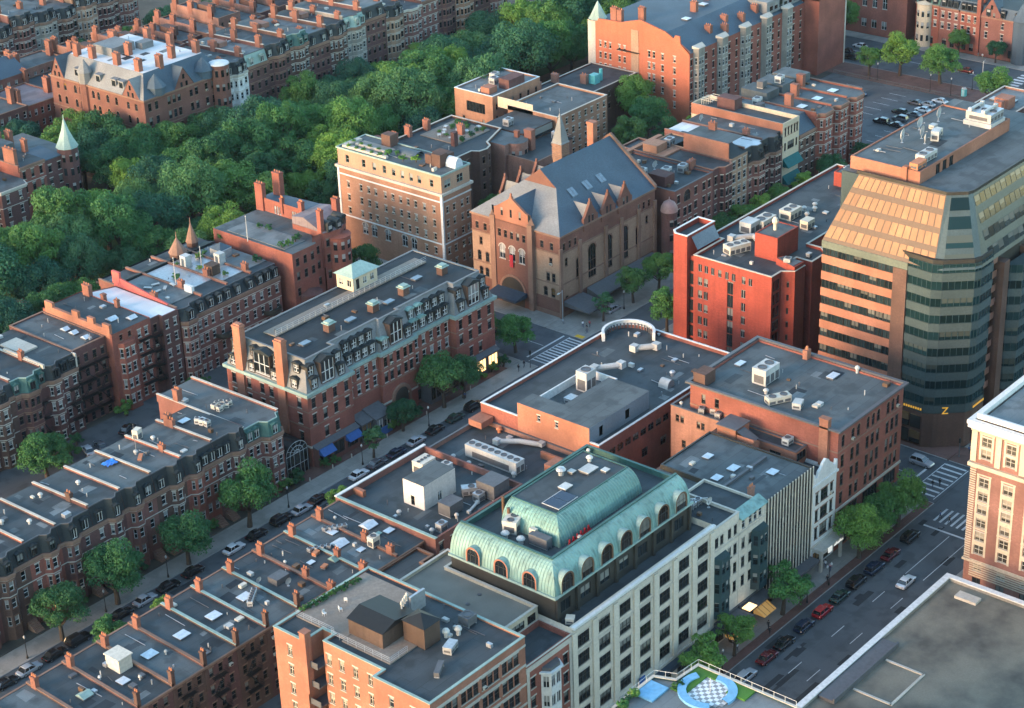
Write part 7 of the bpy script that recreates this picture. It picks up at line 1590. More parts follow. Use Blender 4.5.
for x, y, z in ((442.4, 339.5, 30), (442.6, 337.8, 29.6), (455.5, 316.5, 25.5), (464.8, 317.6, 25.8), (470.5, 315.6, 25.2), (478.4, 316.4, 25.6), (462, 326, 29), (474, 330, 28.6), (486, 318, 26), (448, 334, 29.5), (461, 314.8, 24.6)): chimney(b.ro, x, y, 22, z, 1.2, 2.0, BK['orange'], 3)
q = M(); q.box(480, 498.8, 313.2, 320, 22.5, 26.2); q.build('roof_storey', MT['slatepale'], b.r); 
for i in range(7): q = M(); q.box(481.5+2.5*i, 483+2.5*i, 313.15, 313.2, 23.3, 25.4); q.build('window', GL['g'], b.r)
for x, y in ((454, 323), (468, 327), (484, 329)): skylight(b.ro, x, y, 26.3, 2, 2)
# ------------------------------------------------------------------ houses beyond the hall
b = Bld('brick_house', 'brick house with an arched upper window between the hall and the grey stone house', 'house', 372, 262, BK['rose'])
b.poly(Rc(363.9, 379.6, 262, 287), 0, 18.2, {0: rows((14.8, 11.2, 7.6, 4.0), 2., 1.1, [1.6, 8.6, 12., 14.2], 'd')+[(14.4, 2.8, 2.6, [5.1], 'ad')]+rows((10.8, 7.4), 2.1, 1.2, [4.2, 6.2], 'd'), 3: []}, ph=.4, cop=MT['dkgrey']); b.done(roofm=RF['black'])
m = M(); m.box(365.6, 369.4, 266, 271, 17.8, 20.4); m.build('stair_hut', BK['dark'], b.ro); chimney(b.ro, 364.4, 285.8, 17.5, 21, 1.2, 2.4, BK['orange'], 2); chimney(b.ro, 379, 268, 17.5, 20.2, 2.2, 1.2, BK['orange'], 2)
m = M(); m.box(366, 392, 286, 287.2, 17.8, 18.8); m.box(380, 395, 277, 279.6, 17.5, 18.6); m.box(381, 385.4, 279.8, 284, 17.5, 20.4); m.build('party_walls', BK['tan'], b.r)
b = Bld('brick_house', 'narrow brick house with a two sided bay left of the grey stone house', 'house', 383, 262, BK['dark'])
P = [(379.7,262),(382,262),(383,260.7),(386,260.7),(387,262),(387.4,262),(387.4,290),(379.7,290)]
b.poly(P, 0, 18.6, {2: rows((14.6, 11, 7.4, 3.8), 2., .9, 2, 'd'), 1: rows((14.6, 11, 7.4, 3.8), 2., .7, 1, 'd'), 0: rows((14.6, 11, 7.4), 2., .9, 1, 'd')}, ph=.4, cop=MT['sand']); b.done(roofm=RF['black'])
b = Bld('stone_house', 'grey stone fronted house with a slate attic above the side street', 'house', 391, 262, BK['buff'])
b.poly(Rc(387.5, 394.4, 262, 285), 0, 18.9, {0: rows((15.8, 12.4, 9., 5.6), 2.2, 1.3, 3, 'w')+[(.5,3,4.5,1,'shop')]}, ph=.3); b.done(roofm=RF['grey'])
m = M(); m.prism(Rc(387.5, 394.4, 262.1, 276), 18.9, 0, 0, zt=lambda x, y: min(22.6, 18.95+(y-262.1)*3.2), bottom=False); m.build('attic', MT['slate'], b.r); m = M(); m.face([(387.5,263.2,22.65),(394.4,263.2,22.65),(394.4,276,22.65),(387.5,276,22.65)]); m.build('attic_roof', RF['grey'], b.r)
m = M(); m.box(387.3, 387.6, 262.8, 276.2, 18, 22.8); m.build('party_wall', BK['orange'], b.r); chimney(b.ro, 393.8, 272, 18, 24.6, 1, 2, BK['orange'], 2)
HB = 'houses along the far part of the side street'
for i, (x0, x1, bay, lab, rm, wm, mans) in enumerate(((394.5, 402.2, (399.2, 4.6, 1.2), 'brick mansard house with a white coated roof beyond the stone house', 'white', 'rose', 'slate'), (402.2, 410., (406.4, 4.4, 1.2), 'brick mansard house beside the white front with teal awnings', 'grey', 'dark', 'slate'))):
 b = rowhouse('rowhouse', lab, x0, x1, 262, 287, 15.6, 19.2, 19, BK[wm], [12.4, 9, 5.6], mans, bay, 'd', 1, HB, .9, ('sand',), RF[rm], dst='m')
 chimney(b.ro, x0+.4, 268, 18.5, 21, 1.2, 1.6, BK['orange'], 2)
b = Bld('white_building', 'white fronted building with two teal awnings and a roof terrace', 'building', 414, 262, BK['cream'])
b.poly(Rc(410.1, 417.6, 262, 290), 0, 21.2, {0: rows((17.6,), 2.2, .7, [1.2, 2.6, 4., 5.4, 6.6], 'ad')+[(13.6, 2.2, 3, [3.8], 'm'), (13.6, 2.2, .8, [1.2, 6.4], 'd'), (9, 2., 5.4, 1, 'shop'), (4.6, 2.2, 5.4, 1, 'shop'), (.4, 3, 5.4, 1, 'shop')]}, ph=1.1); b.done(roofm=RF['black'])
m = M(); m.box(410., 410.12, 262.1, 290, 18.4, 21.25); m.build('side_wall', BK['orange'], b.r)
for z in (11.0, 6.4): m = M(); m.prism(Rc(410.4, 417.4, 260.2, 261.98), z-1.4, 0, 0, zt=lambda x, y: z-1.3+(y-260.2)*1.15, bottom=True); m.build('teal_awning', MT['teal'], b.r)
m = M(); m.box(413.6, 417, 279, 284.4, 20, 23); m.build('stair_hut', BK['dark'], b.r)
m = M()
for i in range(7):
 for z in (20.1,): m.tube((411+.8*i, 287.5, z), (411+.8*i, 287.5, z+2.2), .09, n=5)
m.tube((411,287.5,22.3),(416.5,287.5,22.3),.1,n=5); m.tube((411,284.5,22.3),(416.5,284.5,22.3),.1,n=5)
for i in range(5): m.tube((411+1.3*i,287.6,22.35),(411+1.3*i,284.4,22.35),.08,n=5)
m.build('pergola', MT['creamp'], b.r)
b = rowhouse('rowhouse', 'narrow dark brick house with a sloping blue roof beside the teal awnings', 417.7, 425.6, 262, 287, 15.8, 19.2, 19.0, BK['brown'], [12.2, 8.6, 5], 'slateblue', None, 'd', 1, HB, 3.5, ('sand',), RF['light'], dorm=0)
for i, (x0, x1) in enumerate(((425.7, 433.1), (433.1, 440.6), (440.6, 448.2))):
 b = rowhouse('rowhouse', 'brick bow fronted house '+('at the left of the row by the car park', 'in the middle of the row by the car park', 'at the end of the row against the car park')[i], x0, x1, 262, 287, 19.2, None, 18.8, BK['red'], [15.4, 11.9, 8.4, 4.9, 1.4], None, ((x0+x1)/2, 5.6, 1.5), 'w', 1, HB, .4, ('sand',), RF['grey'], right=i == 2)
 chimney(b.ro, x0+1, 271+i*3, 18.5, 22.6, 1.4, 2., BK['orange'], 0)
 m = M(); m.box(x0+1.2, x1-.4, 278, 286, 18.5, 21.2); m.build('roof_hut', RF['grey'], b.r); skylight(b.ro, x0+2.5, 268, 19.1, 2.4, 2)
# ------------------------------------------------------------------ vivid red modern block
b = Bld('modern_brick_block', 'vivid red modern brick block with a slab tower and a dark flat roof', 'building', 330, 215, BK['vivid'])
zz = [21.4-3.2*i for i in range(7)]
R3 = [(21.6, 1.7, .9, [1.7, 3.3, 4.9, 6.7, 8.5, 10.2, 12.7, 14.4], 'mg')]+rows([18.4-3.05*i for i in range(6)], 1.9, 1.05, [1.7, 3.2, 12.7], 'mg')+[(18.4-3.05*i, 2.9, 1.5, [9.4], 'm') for i in range(6)]
P = [(324.,208.7),(327.6,208.7),(329.2,206.4),(333,206.4),(333,210),(335.4,210),(335.4,206.2),(341,206.2),(343,208.6),(343,212),(386,212),(386,231.6),(334.6,231.6),(334.6,228.3),(324,228.3)]
b.poly(P, 0, 25, {14: R3, 0: rows([21.4-3.05*i for i in range(7)], 2.4, 2.4, 1, 'm'), 4: rows([21.4-3.05*i for i in range(7)], 2.4, 1.6, 1, 'm'), 1: rows([21.4-3.05*i for i in range(7)], 1.4, .5, 1, 'm')}, ph=.6, cop=MT['stone'])
sl = [(324.,230.),(334.2,230.),(334.2,234.4),(325.2,234.4),(324,233.2)]
b.poly(sl, 0, 28.8, {}, ph=1.1, cop=MT['whitep']); b.w.box(325.2, 334, 228.3, 230.0, 0, 24)
b.done(roofm=RF['black'])
m = M()
for k in range(7): m.box(324.9, 325.1, 228.5, 229.9, 2.4+3.05*k, 4.8+3.05*k)
m.build('stair_glazing', GL['dk'], b.r)
m = M(); m.face([(325.6,228.4,25.6),(333.8,228.4,25.6),(333.8,230.0,28.2),(325.6,230.0,28.2)]); m.build('sloping_skylight', surf('grey_glazing', (.16, .19, .22), rough=.2), b.r)
m = M(); m.prism([(329.3,206.6),(332.9,206.6),(332.9,211.8),(331.2,212.4)], 24, 25.9, 0); m.prism([(329.5,207.2),(332.7,206.9),(332.7,211.4),(331.3,211.9)], 25.9, 26., 1); m.build('stair_head', [BK['vivid'], MT['dkgrey']], b.r)
b2 = Bld('roof_penthouse', 'red brick lift penthouse on the roof of the vivid red block', 'penthouse', 336, 216, BK['vivid'], 24.4); b2.poly(Rc(332.2, 340.2, 212.8, 218.4), 24.4, 29.8, {}, ph=.15, cop=None); b2.done(roofm=RF['grey'])
b2 = Bld('roof_penthouse', 'small red lit hut at the far end of the long dark roof', 'penthouse', 378, 222, BK['vivid'], 24.4); b2.poly(Rc(375.6, 380, 220.4, 226), 24.4, 27.8, {3: [(24.6, 2.2, 1.4, [2.8], 'm')]}, ph=.15); b2.done(roofm=RF['grey'])
# ------------------------------------------------------------------ glass and brick tower
b = Bld('office_tower', 'office tower with a sloping amber glass top, brick bands and green glass corner', 'office tower', 322, 178, BK['orange'])
yA, yB, yC = 194.6, 178.4, 175.4
A, B2 = (320.,yA), (320.,yB)
for k in range(10):
 z = 3.4+3.55*k; zt = z+1.75
 b.face(A, B2, z-1.8 if k else 0, z, [])
 for q_ in ev(9, yA-yB, .1, yA-yB-.1): add_window(b.r, (320.,yA), (320.,yB), q_, z, 1.66, 1.75, 'rib', b.wm, 'ribbon_window')
b.face(A, B2, 3.4+35.5-1.8, 38.4, [])
m = M(); m.box(320.45, 320.9, yB, yA, 0, 38.4); m.build('core_wall', MT['bronze'], b.r)
m = M(); m.box(319.86, 320.05, yC, yA, 36.9, 38.4); m.build('green_band', surf('grey_green_panel', (.13, .15, .12), var=.12), b.r)
m = M(); m.box(319.7, 321., yC, yB, 0, 36.9); m.build('brick_pier', BK['brown'], b.r)
# green glass corner
tg = surf('green_spandrel_glass', (.062, .086, .088), rough=.25, var=.15)
ring_ = [(320.,yC),(319.6,170.),(320.6,168.2),(324.8,163.6),(326.4,163.),(331.,163.)]
zfl = [9.4+3.55*k for k in range(12)]
def glassline(pts, z, h, root, inset=0.):
 for p, q in zip(pts, pts[1:]):
  L = hypot(q[0]-p[0], q[1]-p[1])
  if L < .6: continue
  add_window(root, p, q, L/2, z, L-.1, h, 'teal', tg, 'ribbon_window')
sp = M()
for k, z in enumerate(zfl):
 if z > 40: break
 for p, q in zip(ring_, ring_[1:]): sp.face([(*p,z-1.75),(*q,z-1.75),(*q,z),(*p,z)])
 glassline(offp(ring_, .02, False), z, 1.8, b.r)
sp.build('glass_spandrels', tg, b.r)
core = offp(ring_, .35, False); m = M(); m.prism(core+[(331,178),(321,178)], 0, 40.4); m.build('corner_core', MT['bronze'], b.r)
m = M(); ro_ = offp(ring_, -.06, False); 
for p, q in zip(ro_, ro_[1:]): m.face([(*p,0),(*q,0),(*q,7.6),(*p,7.6)])
m.build('base_wall', BK['brown'], b.r)
bb = Bld.__new__(Bld); bb.r = b.r; bb.wm = BK['brown']; bb.w = M()
for y0_, y1_ in ((170.4, 172.6), (173, 175.2)):
 for z0_, z1_ in ((.6, 3.2), (4., 6.8)): m = M(); m.box(319.4, 319.85, y0_, y1_, z0_, z1_); m.build('shop_window', GL['shop'], b.r)
for x0_, x1_ in ((326.6, 328.4), (328.8, 330.8)):
 for z0_, z1_ in ((.6, 3.2), (4.2, 6.6)): m = M(); m.box(x0_, x1_, 162.85, 163.1, z0_, z1_); m.build('shop_window', GL['shop'], b.r)
def text(body, size, loc, rot, m, root, ext=.05):
 tc = bpy.data.curves.new('t', 'FONT'); tc.body = body; tc.size = size; tc.extrude = ext; t_ = bpy.data.objects.new('t', tc); C.objects.link(t_)
 me = bpy.data.meshes.new_from_object(t_.evaluated_get(bpy.context.evaluated_depsgraph_get())); bpy.data.objects.remove(t_); me.materials.clear(); me.materials.append(m)
 o = bpy.data.objects.new('gilt_letter', me); C.objects.link(o); o.parent = root; w = W[root.name]; o.location = tuple(loc[i]-w[i] for i in range(3)); o.rotation_euler = rot; return o
text('Z', 2.1, (321.6, 167.0, 7.5), (pi/2, 0, radians(-47.5)), MT['gold'], b.r)
m = M()
for i in range(9): m.box(319.42, 319.5, 170.3+.52*i, 170.62+.52*i, 8.15, 8.6)
for i in range(9): m.box(326.4+.5*i, 326.7+.5*i, 162.72, 162.8, 8.15, 8.6)
m.build('gilt_sign', MT['gold'], b.r)
# sloping amber glass face
S0, S1 = [(320.,yA,38.4),(320.,169.9,38.4)], [(326.,190.4,51.4),(326.,171.4,51.4)]
def sl_pt(s, t): a = [S0[0][i]+(S0[1][i]-S0[0][i])*s for i in range(3)]; c_ = [S1[0][i]+(S1[1][i]-S1[0][i])*s for i in range(3)]; return tuple(a[i]+(c_[i]-a[i])*t for i in range(3))
back = M(); back.face([sl_pt(0,0), sl_pt(1,0), sl_pt(1,1), sl_pt(0,1)]); back.build('sloping_face', surf('tan_sloping_frame', (.085, .048, .024), rough=.35, var=.15), b.r)
for r_ in range(4):
 for c_ in range(15):
  t0, t1 = r_/4+.055, r_/4+.225; s0, s1 = c_/15+.005, c_/15+.061
  q = M(); P4 = [sl_pt(s0,t0), sl_pt(s1,t0), sl_pt(s1,t1), sl_pt(s0,t1)]; q.face([(x-.06,y,z+.02) for x, y, z in P4]); q.build('amber_pane', GL['amber'], b.r)
# corner and long faces above the slope
cb = [(320.,169.9,38.4),(320.6,168.2,38.4),(324.8,163.6,38.4),(326.4,163.,38.4)]; ct = [(326.,171.4,51.4),(326.5,170.6,51.4),(328.6,168.2,51.4),(330.,167.8,51.4)]
q = M()
for i in range(3): q.face([cb[i], cb[i+1], ct[i+1], ct[i]])
q.build('sloping_corner', tg, b.r)
for i in range(1, 2):
 for k in range(4):
  L = lambda a, c_, t: tuple(a[j]+(c_[j]-a[j])*t for j in range(3)); t0, t1 = k/4+.04, k/4+.21
  a0, a1, d0, d1 = L(cb[i],ct[i],t0), L(cb[i+1],ct[i+1],t0), L(cb[i],ct[i],t1), L(cb[i+1],ct[i+1],t1); w = M()
  w.face([(p[0]-.05,p[1]-.05,p[2]+.03) for p in (a0, a1, d1, d0)]); w.build('corner_pane', GL['teal'], b.r)
# avenue side
q = M(); q.face([(326.4,163.,38.4),(375,163.,38.4),(375,167.8,51.4),(330,167.8,51.4)]); q.build('sloping_side', tg, b.r)
for k in range(4):
 for i in range(22):
  t0, t1 = k/4+.06, k/4+.2; x0_, x1_ = 329.6+2.05*i, 331.45+2.05*i; f = lambda t: (163.+4.8*t, 38.4+13*t)
  w = M(); w.face([(x0_,f(t0)[0]-.06,f(t0)[1]+.02),(x1_,f(t0)[0]-.06,f(t0)[1]+.02),(x1_,f(t1)[0]-.06,f(t1)[1]+.02),(x0_,f(t1)[0]-.06,f(t1)[1]+.02)]); o = w.build('side_pane', GL['tower'], b.r)
m = M(); m.box(331, 375, 164.6, 194.5, 0, 38.3); m.box(324.5, 331, 178, 194.5, 0, 38.3); m.build('tower_body', MT['bronze'], b.r)
m = M(); m.prism([(326,171.4),(330,167.8),(375,167.8),(375,194.5),(326,194.4)], 38.2, 51.2); m.build('upper_body', tg, b.r)
m = M()
for k in range(11):
 z = 9.4+3.0*k; m.face([(331,163.9,z),(334.4,163.9,z),(334.4,163.9,z+1.5),(331,163.9,z+1.5)])
m.build('recess_bands', BK['pink'], b.r)
m = M(); m.box(334.4, 336.6, 162.4, 166, 0, 36.6); m.build('avenue_pier', BK['brown'], b.r)
for k in range(3):
 x0_ = 336.8+9*k; bay = [(x0_,163.4),(x0_+2.2,160.6),(x0_+6.4,160.6),(x0_+8.4,163.4)]; sp = M()
 for j in range(8):
  z = 9.4+3.4*j
  for p, q_ in zip(bay, bay[1:]): sp.face([(*p,z-1.6),(*q_,z-1.6),(*q_,z),(*p,z)])
  glassline(bay, z, 1.8, b.r)
 sp.face([(*p,34.9) for p in bay]); sp.build('saw_tooth_bay', tg, b.r); m = M(); m.prism(offp(bay, .3, False), 7.4, 34.8); m.build('bay_core', MT['bronze'], b.r)
 m = M(); m.box(x0_+8.2, x0_+9.2, 161.6, 164.6, 0, 36); m.build('brick_fin', BK['brown'], b.r)
m = M(); m.box(336.8, 364, 162, 164.7, 0, 7.4); m.build('avenue_base', BK['brown'], b.r); m = M(); m.prism(Rc(331.2, 337.5, 158.5, 163), 4.2, 0, 0, zt=lambda x, y: 4.6+(y-158.5)*.3, bottom=True); m.build('glass_canopy', MT['slateblue'], b.r)
b.rf.face([(326,171.4,51.3),(330,167.8,51.3),(375,167.8,51.3),(375,194.5,51.3),(326,194.5,51.3)]); m = M(); band(m, [(326,191),(326,171.4),(326.5,170.6),(328.6,168.2),(330,167.8),(375,167.8)], .1, 51.35, 52.0, 0, .3); m.build('parapet', MT['bronze'], b.r)
b.done(roofm=RF['grey'])
b2 = Bld('tower_penthouse', 'tan brick plant storey with white dishes on top of the glass tower', 'penthouse', 330, 186, BK['orange'], 50.9)
b2.poly(Rc(327.8, 364, 178.2, 193.6), 50.9, 53.9, {0: [(51.2, 2.2, 1.6, [7., 9.6, 12.2], 'm')]}, ph=.25); b2.done(roofm=RF['grey'])
m = M(); m.box(327.4, 328.6, 180.9, 181.9, 51., 54.4); m.build('flue', BK['orange'], b2.r)
m = M(); m.box(356.6, 362.6, 178.6, 184.8, 53.6, 54.6); m.build('plant_platform', MT['duct'], b2.r)
# ------------------------------------------------------------------ hotel at the right edge
b = Bld('corner_hotel', 'tall red brick hotel with cream window surrounds and a white cornice', 'hotel', 285, 139, surf('pale_rose_brick', (.30, .145, .11), courses=.35, streak=.25))
x0, y0h = 281., 139.6
cs = [2.6+4.55*i for i in range(9)]; R3 = []
P = [(x0,y0h-44),(x0+40,y0h-44),(x0+40,y0h),(x0,y0h)]
for z in (28.2, 25.9): R3.append((z, 1.75, 1.75, cs, 'warm'))
for z in (20.3, 17.6, 15., 12.3, 9.6, 6.9): R3.append((z, 1.75, 1.75, cs, 'warm'))
R3.append((3.4, 1.6, 1.6, cs, 'warm')); R3.append((.4, 1.6, 1.6, cs, 'm'))
b.face((x0,y0h),(x0,y0h-44), 0, 32.2, R3, d=.3); b.face((x0+40,y0h),(x0,y0h), 0, 32.2, [(z, 1.75, 1.75, [4+5*i for i in range(7)], 'warm') for z in (25.9, 20.3, 15, 9.6)]); b.face((x0,y0h-44),(x0+40,y0h-44), 0, 32.2); b.face((x0+40,y0h-44),(x0+40,y0h), 0, 32.2)
m = M()
for c_ in cs:
 y = y0h-c_
 for za, zb in ((19.6, 22.6), (14.2, 17.4+2.2-.0), (8.8, 14.0)): pass
 for za, zb in ((17.3, 22.5), (12.0, 17.05), (6.6, 11.75), (25.5, 30.4)):
  m.box(x0-.06, x0+.02, y-1.32, y-.93, za, zb); m.box(x0-.06, x0+.02, y+.93, y+1.32, za, zb); m.box(x0-.065, x0+.02, y-1.4, y+1.4, zb, zb+.28); m.box(x0-.065, x0+.02, y-.93, y+.93, za+2.13 if za < 25 else za+2.2, za+2.95 if za < 25 else za+2.65)
 m.box(x0-.25, x0+.02, y+1.75, y+2.8, 25.0, 30.8)
m.build('cream_window_surrounds', BK['cream'], b.r)
m = M(); 
for k in range(42): m.box(x0-.1, x0+.4, y0h-1.05, y0h+.1, 5.6+.45*k, 5.83+.45*k)
for k in range(8): m.box(x0-.08, x0+.02, y0h-43.9, y0h-1.1, 2.2+.45*k, 2.42+.45*k)
m.build('stone_banding', BK['cream'], b.r)
m = M()
for k in range(10): m.box(x0-.07, x0+.02, y0h-1.2+.0, y0h-.2, 25.2+.5*k, 25.45+.5*k); m.box(x0-.12, x0+.5, y0h-.2, y0h+.12, 25.2+.5*k, 25.5+.5*k)
m.build('corner_banding', BK['orange'], b.r)
b.belt(P, 24.0, 24.7, .5, BK['cream'], 'belt_course'); b.belt(P, 5., 5.45, .3, BK['cream']); b.belt(P, 30.9, 31.5, .35, BK['cream'], 'frieze'); b.belt(P, 32.2, 32.9, .95, BK['white'], 'cornice'); b.belt(P, 31.5, 32.19, .8, BK['white'], 'cornice_moulding')
ring_in = offp(P, 1.2); m = M(); ring(m, P, -.3, .9, 33.0, 33.9); m.build('parapet', BK['white'], b.r); b.rf.face([(*p,32.9) for p in ring_in]); b.done(roofm=RF['light'])
# flat roof and roof garden on the near side of the avenue
b = Bld('library_building', 'wide low building with a stained flat roof and white avenue parapet at the lower right', 'building', 240, 120, BK['grey'])
P = [(150,60),(270.6,60),(270.6,137.3),(150,137.3)]
b.poly(P, 0, 8., {}, ph=.55, t=.9, roof=False); b.done()
m = M(); ring(m, P, .12, .95, 8.003, 8.2); m.build('coping', MT['whitep'], b.r)
st, nt_, b_, N_, L_ = _nodes('stained_roof_deck'); pos = N_.new('ShaderNodeNewGeometry').outputs['Position']
c_ = _mixc(nt_, _map(nt_, _noise(nt_, pos, .085, 6), .44, .62), (.20, .175, .13), (.07, .064, .052)); c_ = _mixc(nt_, _map(nt_, _noise(nt_, pos, .4, 5), .4, .7, 0, .45), c_, (.20, .18, .14)); c_ = _mixc(nt_, _map(nt_, _noise(nt_, pos, 3, 4), .3, .7, 0, .3), c_, (.09, .08, .065)); L_.new(c_, b_.inputs['Base Color']); b_.inputs['Roughness'].default_value = .9
m = M(); m.face([(150.8,60.8,7.4),(269.8,60.8,7.4),(269.8,136.5,7.4),(150.8,136.5,7.4)]); m.build('roof', st, b.r)
m = M(); m.box(228, 247.6, 133.6, 136.3, 7.4, 7.9); m.box(228, 247.7, 133.3, 133.6, 7.4, 8.3); m.build('skylight_strip', MT['dkgrey'], b.r)
m = M()
for a in ((233.0, 233.4, 126.2, 133.), (242.9, 243.3, 126.2, 133.), (233, 243.3, 126.0, 126.4)): m.box(*a, 7.4, 7.6)
m.build('roof_kerb', MT['stone'], b.r); m = M(); m.box(265.6, 267.6, 129.2, 133.2, 7.4, 7.9); m.build('roof_hatch', MT['stone'], b.r)
b = Bld('roof_garden_building', 'tower roof with a chequered round terrace and glass rail beside the avenue', 'building', 185, 135, MT['tealbay'])
P = [(150,112),(195.2,112),(195.2,129.),(195.2,136.2),(190.,136.6),(190.,140.),(150,140.)]
P = [(150,112),(195.4,112),(195.4,136.4),(190.6,136.8),(189.4,139.8),(150,139.8)]
b.poly(P, 0, 32., {1: rows([28-3.4*i for i in range(8)], 2.2, 3., 5, 'pt')}, ph=.3, cop=MT['stone']); b.done(roofm=RF['light'])
m = M()
for i in range(13):
 for j in range(13):
  x, y = 187.6+.62*i, 127.6+.62*j
  if hypot(x+.3-191.4, y+.3-131.6) < 3.7: m.face([(x,y,31.76),(x+.62,y,31.76),(x+.62,y+.62,31.76),(x,y+.62,31.76)], (i+j) % 2)
m.build('chequered_terrace', [plain('grey_tile', (.25,.25,.25),.7), plain('white_tile', (.66,.66,.65),.7)], b.r)
bl = plain('light_blue_decking', (.14, .33, .50), .6); gs = surf('green_roof_turf', (.055, .15, .02), var=.4, fine=6.)
m = M(); m.lathe(191.3, 131.6, [(3.2,31.72),(3.2,32.15),(4.4,32.15),(4.4,31.72)], 20, 0, radians(60), radians(215), False); m.lathe(191.3, 131.6, [(2.6,31.72),(2.6,32.1),(3.9,32.1),(3.9,31.72)], 16, 0, radians(255), radians(375), False); m.build('blue_bench_deck', bl, b.r)
m = M(); m.box(184.5, 188.4, 136.4, 139.4, 31.71, 32.0); m.build('blue_deck', bl, b.r)
m = M(); m.box(188.6, 195., 133.8, 136.2, 31.71, 31.95); m.box(192.4, 195, 126.5, 129.6, 31.71, 31.98); m.box(193.9, 195.1, 129.6, 133.8, 31.71, 31.97); m.build('planted_bed', gs, b.r)
m = M()
for A, B2 in (((190.6,136.6),(195.2,136.2)), ((195.2,136.2),(195.2,120)), ((189.4,139.6),(190.6,136.6)), ((184,139.6),(189.4,139.6))):
 m.tube((*A,33.),(*B2,33.),.03,n=4); k = int(hypot(B2[0]-A[0],B2[1]-A[1])/2)+1
 for i in range(k+1): x, y = A[0]+(B2[0]-A[0])*i/k, A[1]+(B2[1]-A[1])*i/k; m.tube((x,y,31.9),(x,y,33.),.035,n=4)
m.build('rail', MT['whitep'], b.r)
m = M(); m.tube((191.2,131.4,31.7),(191.2,131.4,34.2),.05,n=5); m.build('mast', MT['duct'], b.r)
for x, y, s, k in ((184.2, 139.2, .7, 'bushy'), (188.9, 135.8, .45, 'bush'), (190.2, 135.6, .4, 'bush'), (182.4, 139, .6, 'bush'), (180.5, 138.6, .8, 'bushy'), (178.6, 138.9, .6, 'bush'), (177, 138.4, .8, 'bush')): tree(k, x, y, 'low green shrub in the roof garden with the chequered terrace', 'shrubs of the chequered roof garden', s, 31.8, 'shrub', 'shrub')
# ------------------------------------------------------------------ far side of the wooded strip
mb_ = surf('mansion_brick', (.185, .082, .062), courses=.3, streak=.3)
b = Bld('gabled_mansion', 'big brownish red brick corner mansion with slate gables and a white flat roof', 'mansion', 344, 408, mb_)
x0, x1, y0, y1 = 327.2, 357, 408, 447
R = rows((18.6, 14.6, 10.6, 6.6), 2.2, 1.1, [1.8, 4.2, 8.6, 10.4, 12.2, 16.5, 18.4, 22, 24.4, 27.4], 'db'); RL = rows((18.6, 14.6, 10.6), 2.2, 1.05, [3, 6, 10.4, 12.6, 18, 20.2, 24, 27.6, 32.4, 35.6], 'ad')
b.face((x0,y0),(x1,y0), 0, 22, R); b.face((x0,y1),(x0,y0), 0, 22, RL); b.face((x1,y0),(x1,y1), 0, 22); b.face((x1,y1),(x0,y1), 0, 22)
b.belt(Rc(x0,x1,y0,y1), 21.7, 22.1, .35, MT['sand'], 'cornice'); b.belt(Rc(x0,x1,y0,y1), 13.5, 13.8, .08, MT['sand'])
T2 = offp(Rc(x0,x1,y0,y1), 4.4); L2 = offp(Rc(x0,x1,y0,y1), -.1); m = M()
for i in (0, 1, 2): j = (i+1) % 4; m.face([(*L2[i],22.1),(*L2[j],22.1),(*T2[j],27.6),(*T2[i],27.6)])
m.build('slate_roof', MT['slateblue'], b.r); m = M(); m.face([(*L2[3],22.1),(*L2[0],22.1),(*T2[0],27.6),(*T2[3],27.6)]); m.build('pale_slate_roof', MT['slatepale'], b.r)
b.rf.face([(*p,27.62) for p in T2]); b.done(roofm=RF['white'])
def plain_gable(root, axis, c, base, zb, w, h, dep, wm, rm):
 T = (lambda s, k, zz: (c+s, base+k, zz)) if axis == 'F' else (lambda s, k, zz: (base+k, c-s, zz))
 m = M(); m.face([T(-w/2,-.12,zb-1.5),T(w/2,-.12,zb-1.5),T(w/2,-.12,zb),T(0,-.12,zb+h),T(-w/2,-.12,zb)]); m.face([T(-w/2-.2,-.2,zb-.1),T(0,-.2,zb+h+.15),T(0,dep,zb+h+.15),T(-w/2-.2,dep*.1,zb-.1)], 1); m.face([T(0,-.2,zb+h+.15),T(w/2+.2,-.2,zb-.1),T(w/2+.2,dep*.1,zb-.1),T(0,dep,zb+h+.15)], 1)
 g = m.build('gable', [wm, rm], root); 
 for s, z in ((0, zb+h*.42), (-.9, zb+.2), (.9, zb+.2)): q = M(); q.face([T(s-.38,-.15,z),T(s+.38,-.15,z),T(s+.38,-.15,z+1.3),T(s-.38,-.15,z+1.3)]); q.build('pane', GL['dk'], g)
 return g
plain_gable(b.r, 'F', 341.4, y0, 22, 7, 5.4, 7, mb_, MT['slateblue']); plain_gable(b.r, 'L', 413., x0, 22, 7, 5., 6, mb_, MT['slatepale']); plain_gable(b.r, 'L', 443.6, x0, 22, 5.6, 5.6, 6, mb_, MT['slateblue'])
for x, y, r_ in ((333., 409.6, 2.4), (350, 409.6, 2.6)): m = M(); m.lathe(x, y, [(r_,22),(r_,24.2),(r_*1.25,24.3),(.1,27.6)], 8); m.build('slate_dormer', MT['slateblue'], b.r)
m = M(); m.lathe(328., 432.6, [(1.9,0),(1.9,22.2)], 8, 0); m.build('side_turret', mb_, b.r); m = M(); m.lathe(328., 432.6, [(1.9,22.2),(1.9,25.2),(2.2,25.3),(.1,28.8)], 8, 0); m.build('turret_roof', MT['slatepale'], b.r)
m = M(); m.lathe(354., 407.6, [(2.7,0),(2.7,25.),(2.9,25.1)], 12, 0, pi, 2*pi, False); m.build('bow_front', mb_, b.r); m = M(); m.lathe(354, 407.6, [(2.9,25.1),(2.8,25.4),(0.05,25.9)], 14); m.build('bow_roof', RF['white'], b.r); bow_windows(b.r, 354, 407.6, 2.7, (6, 10, 14, 18, 22))
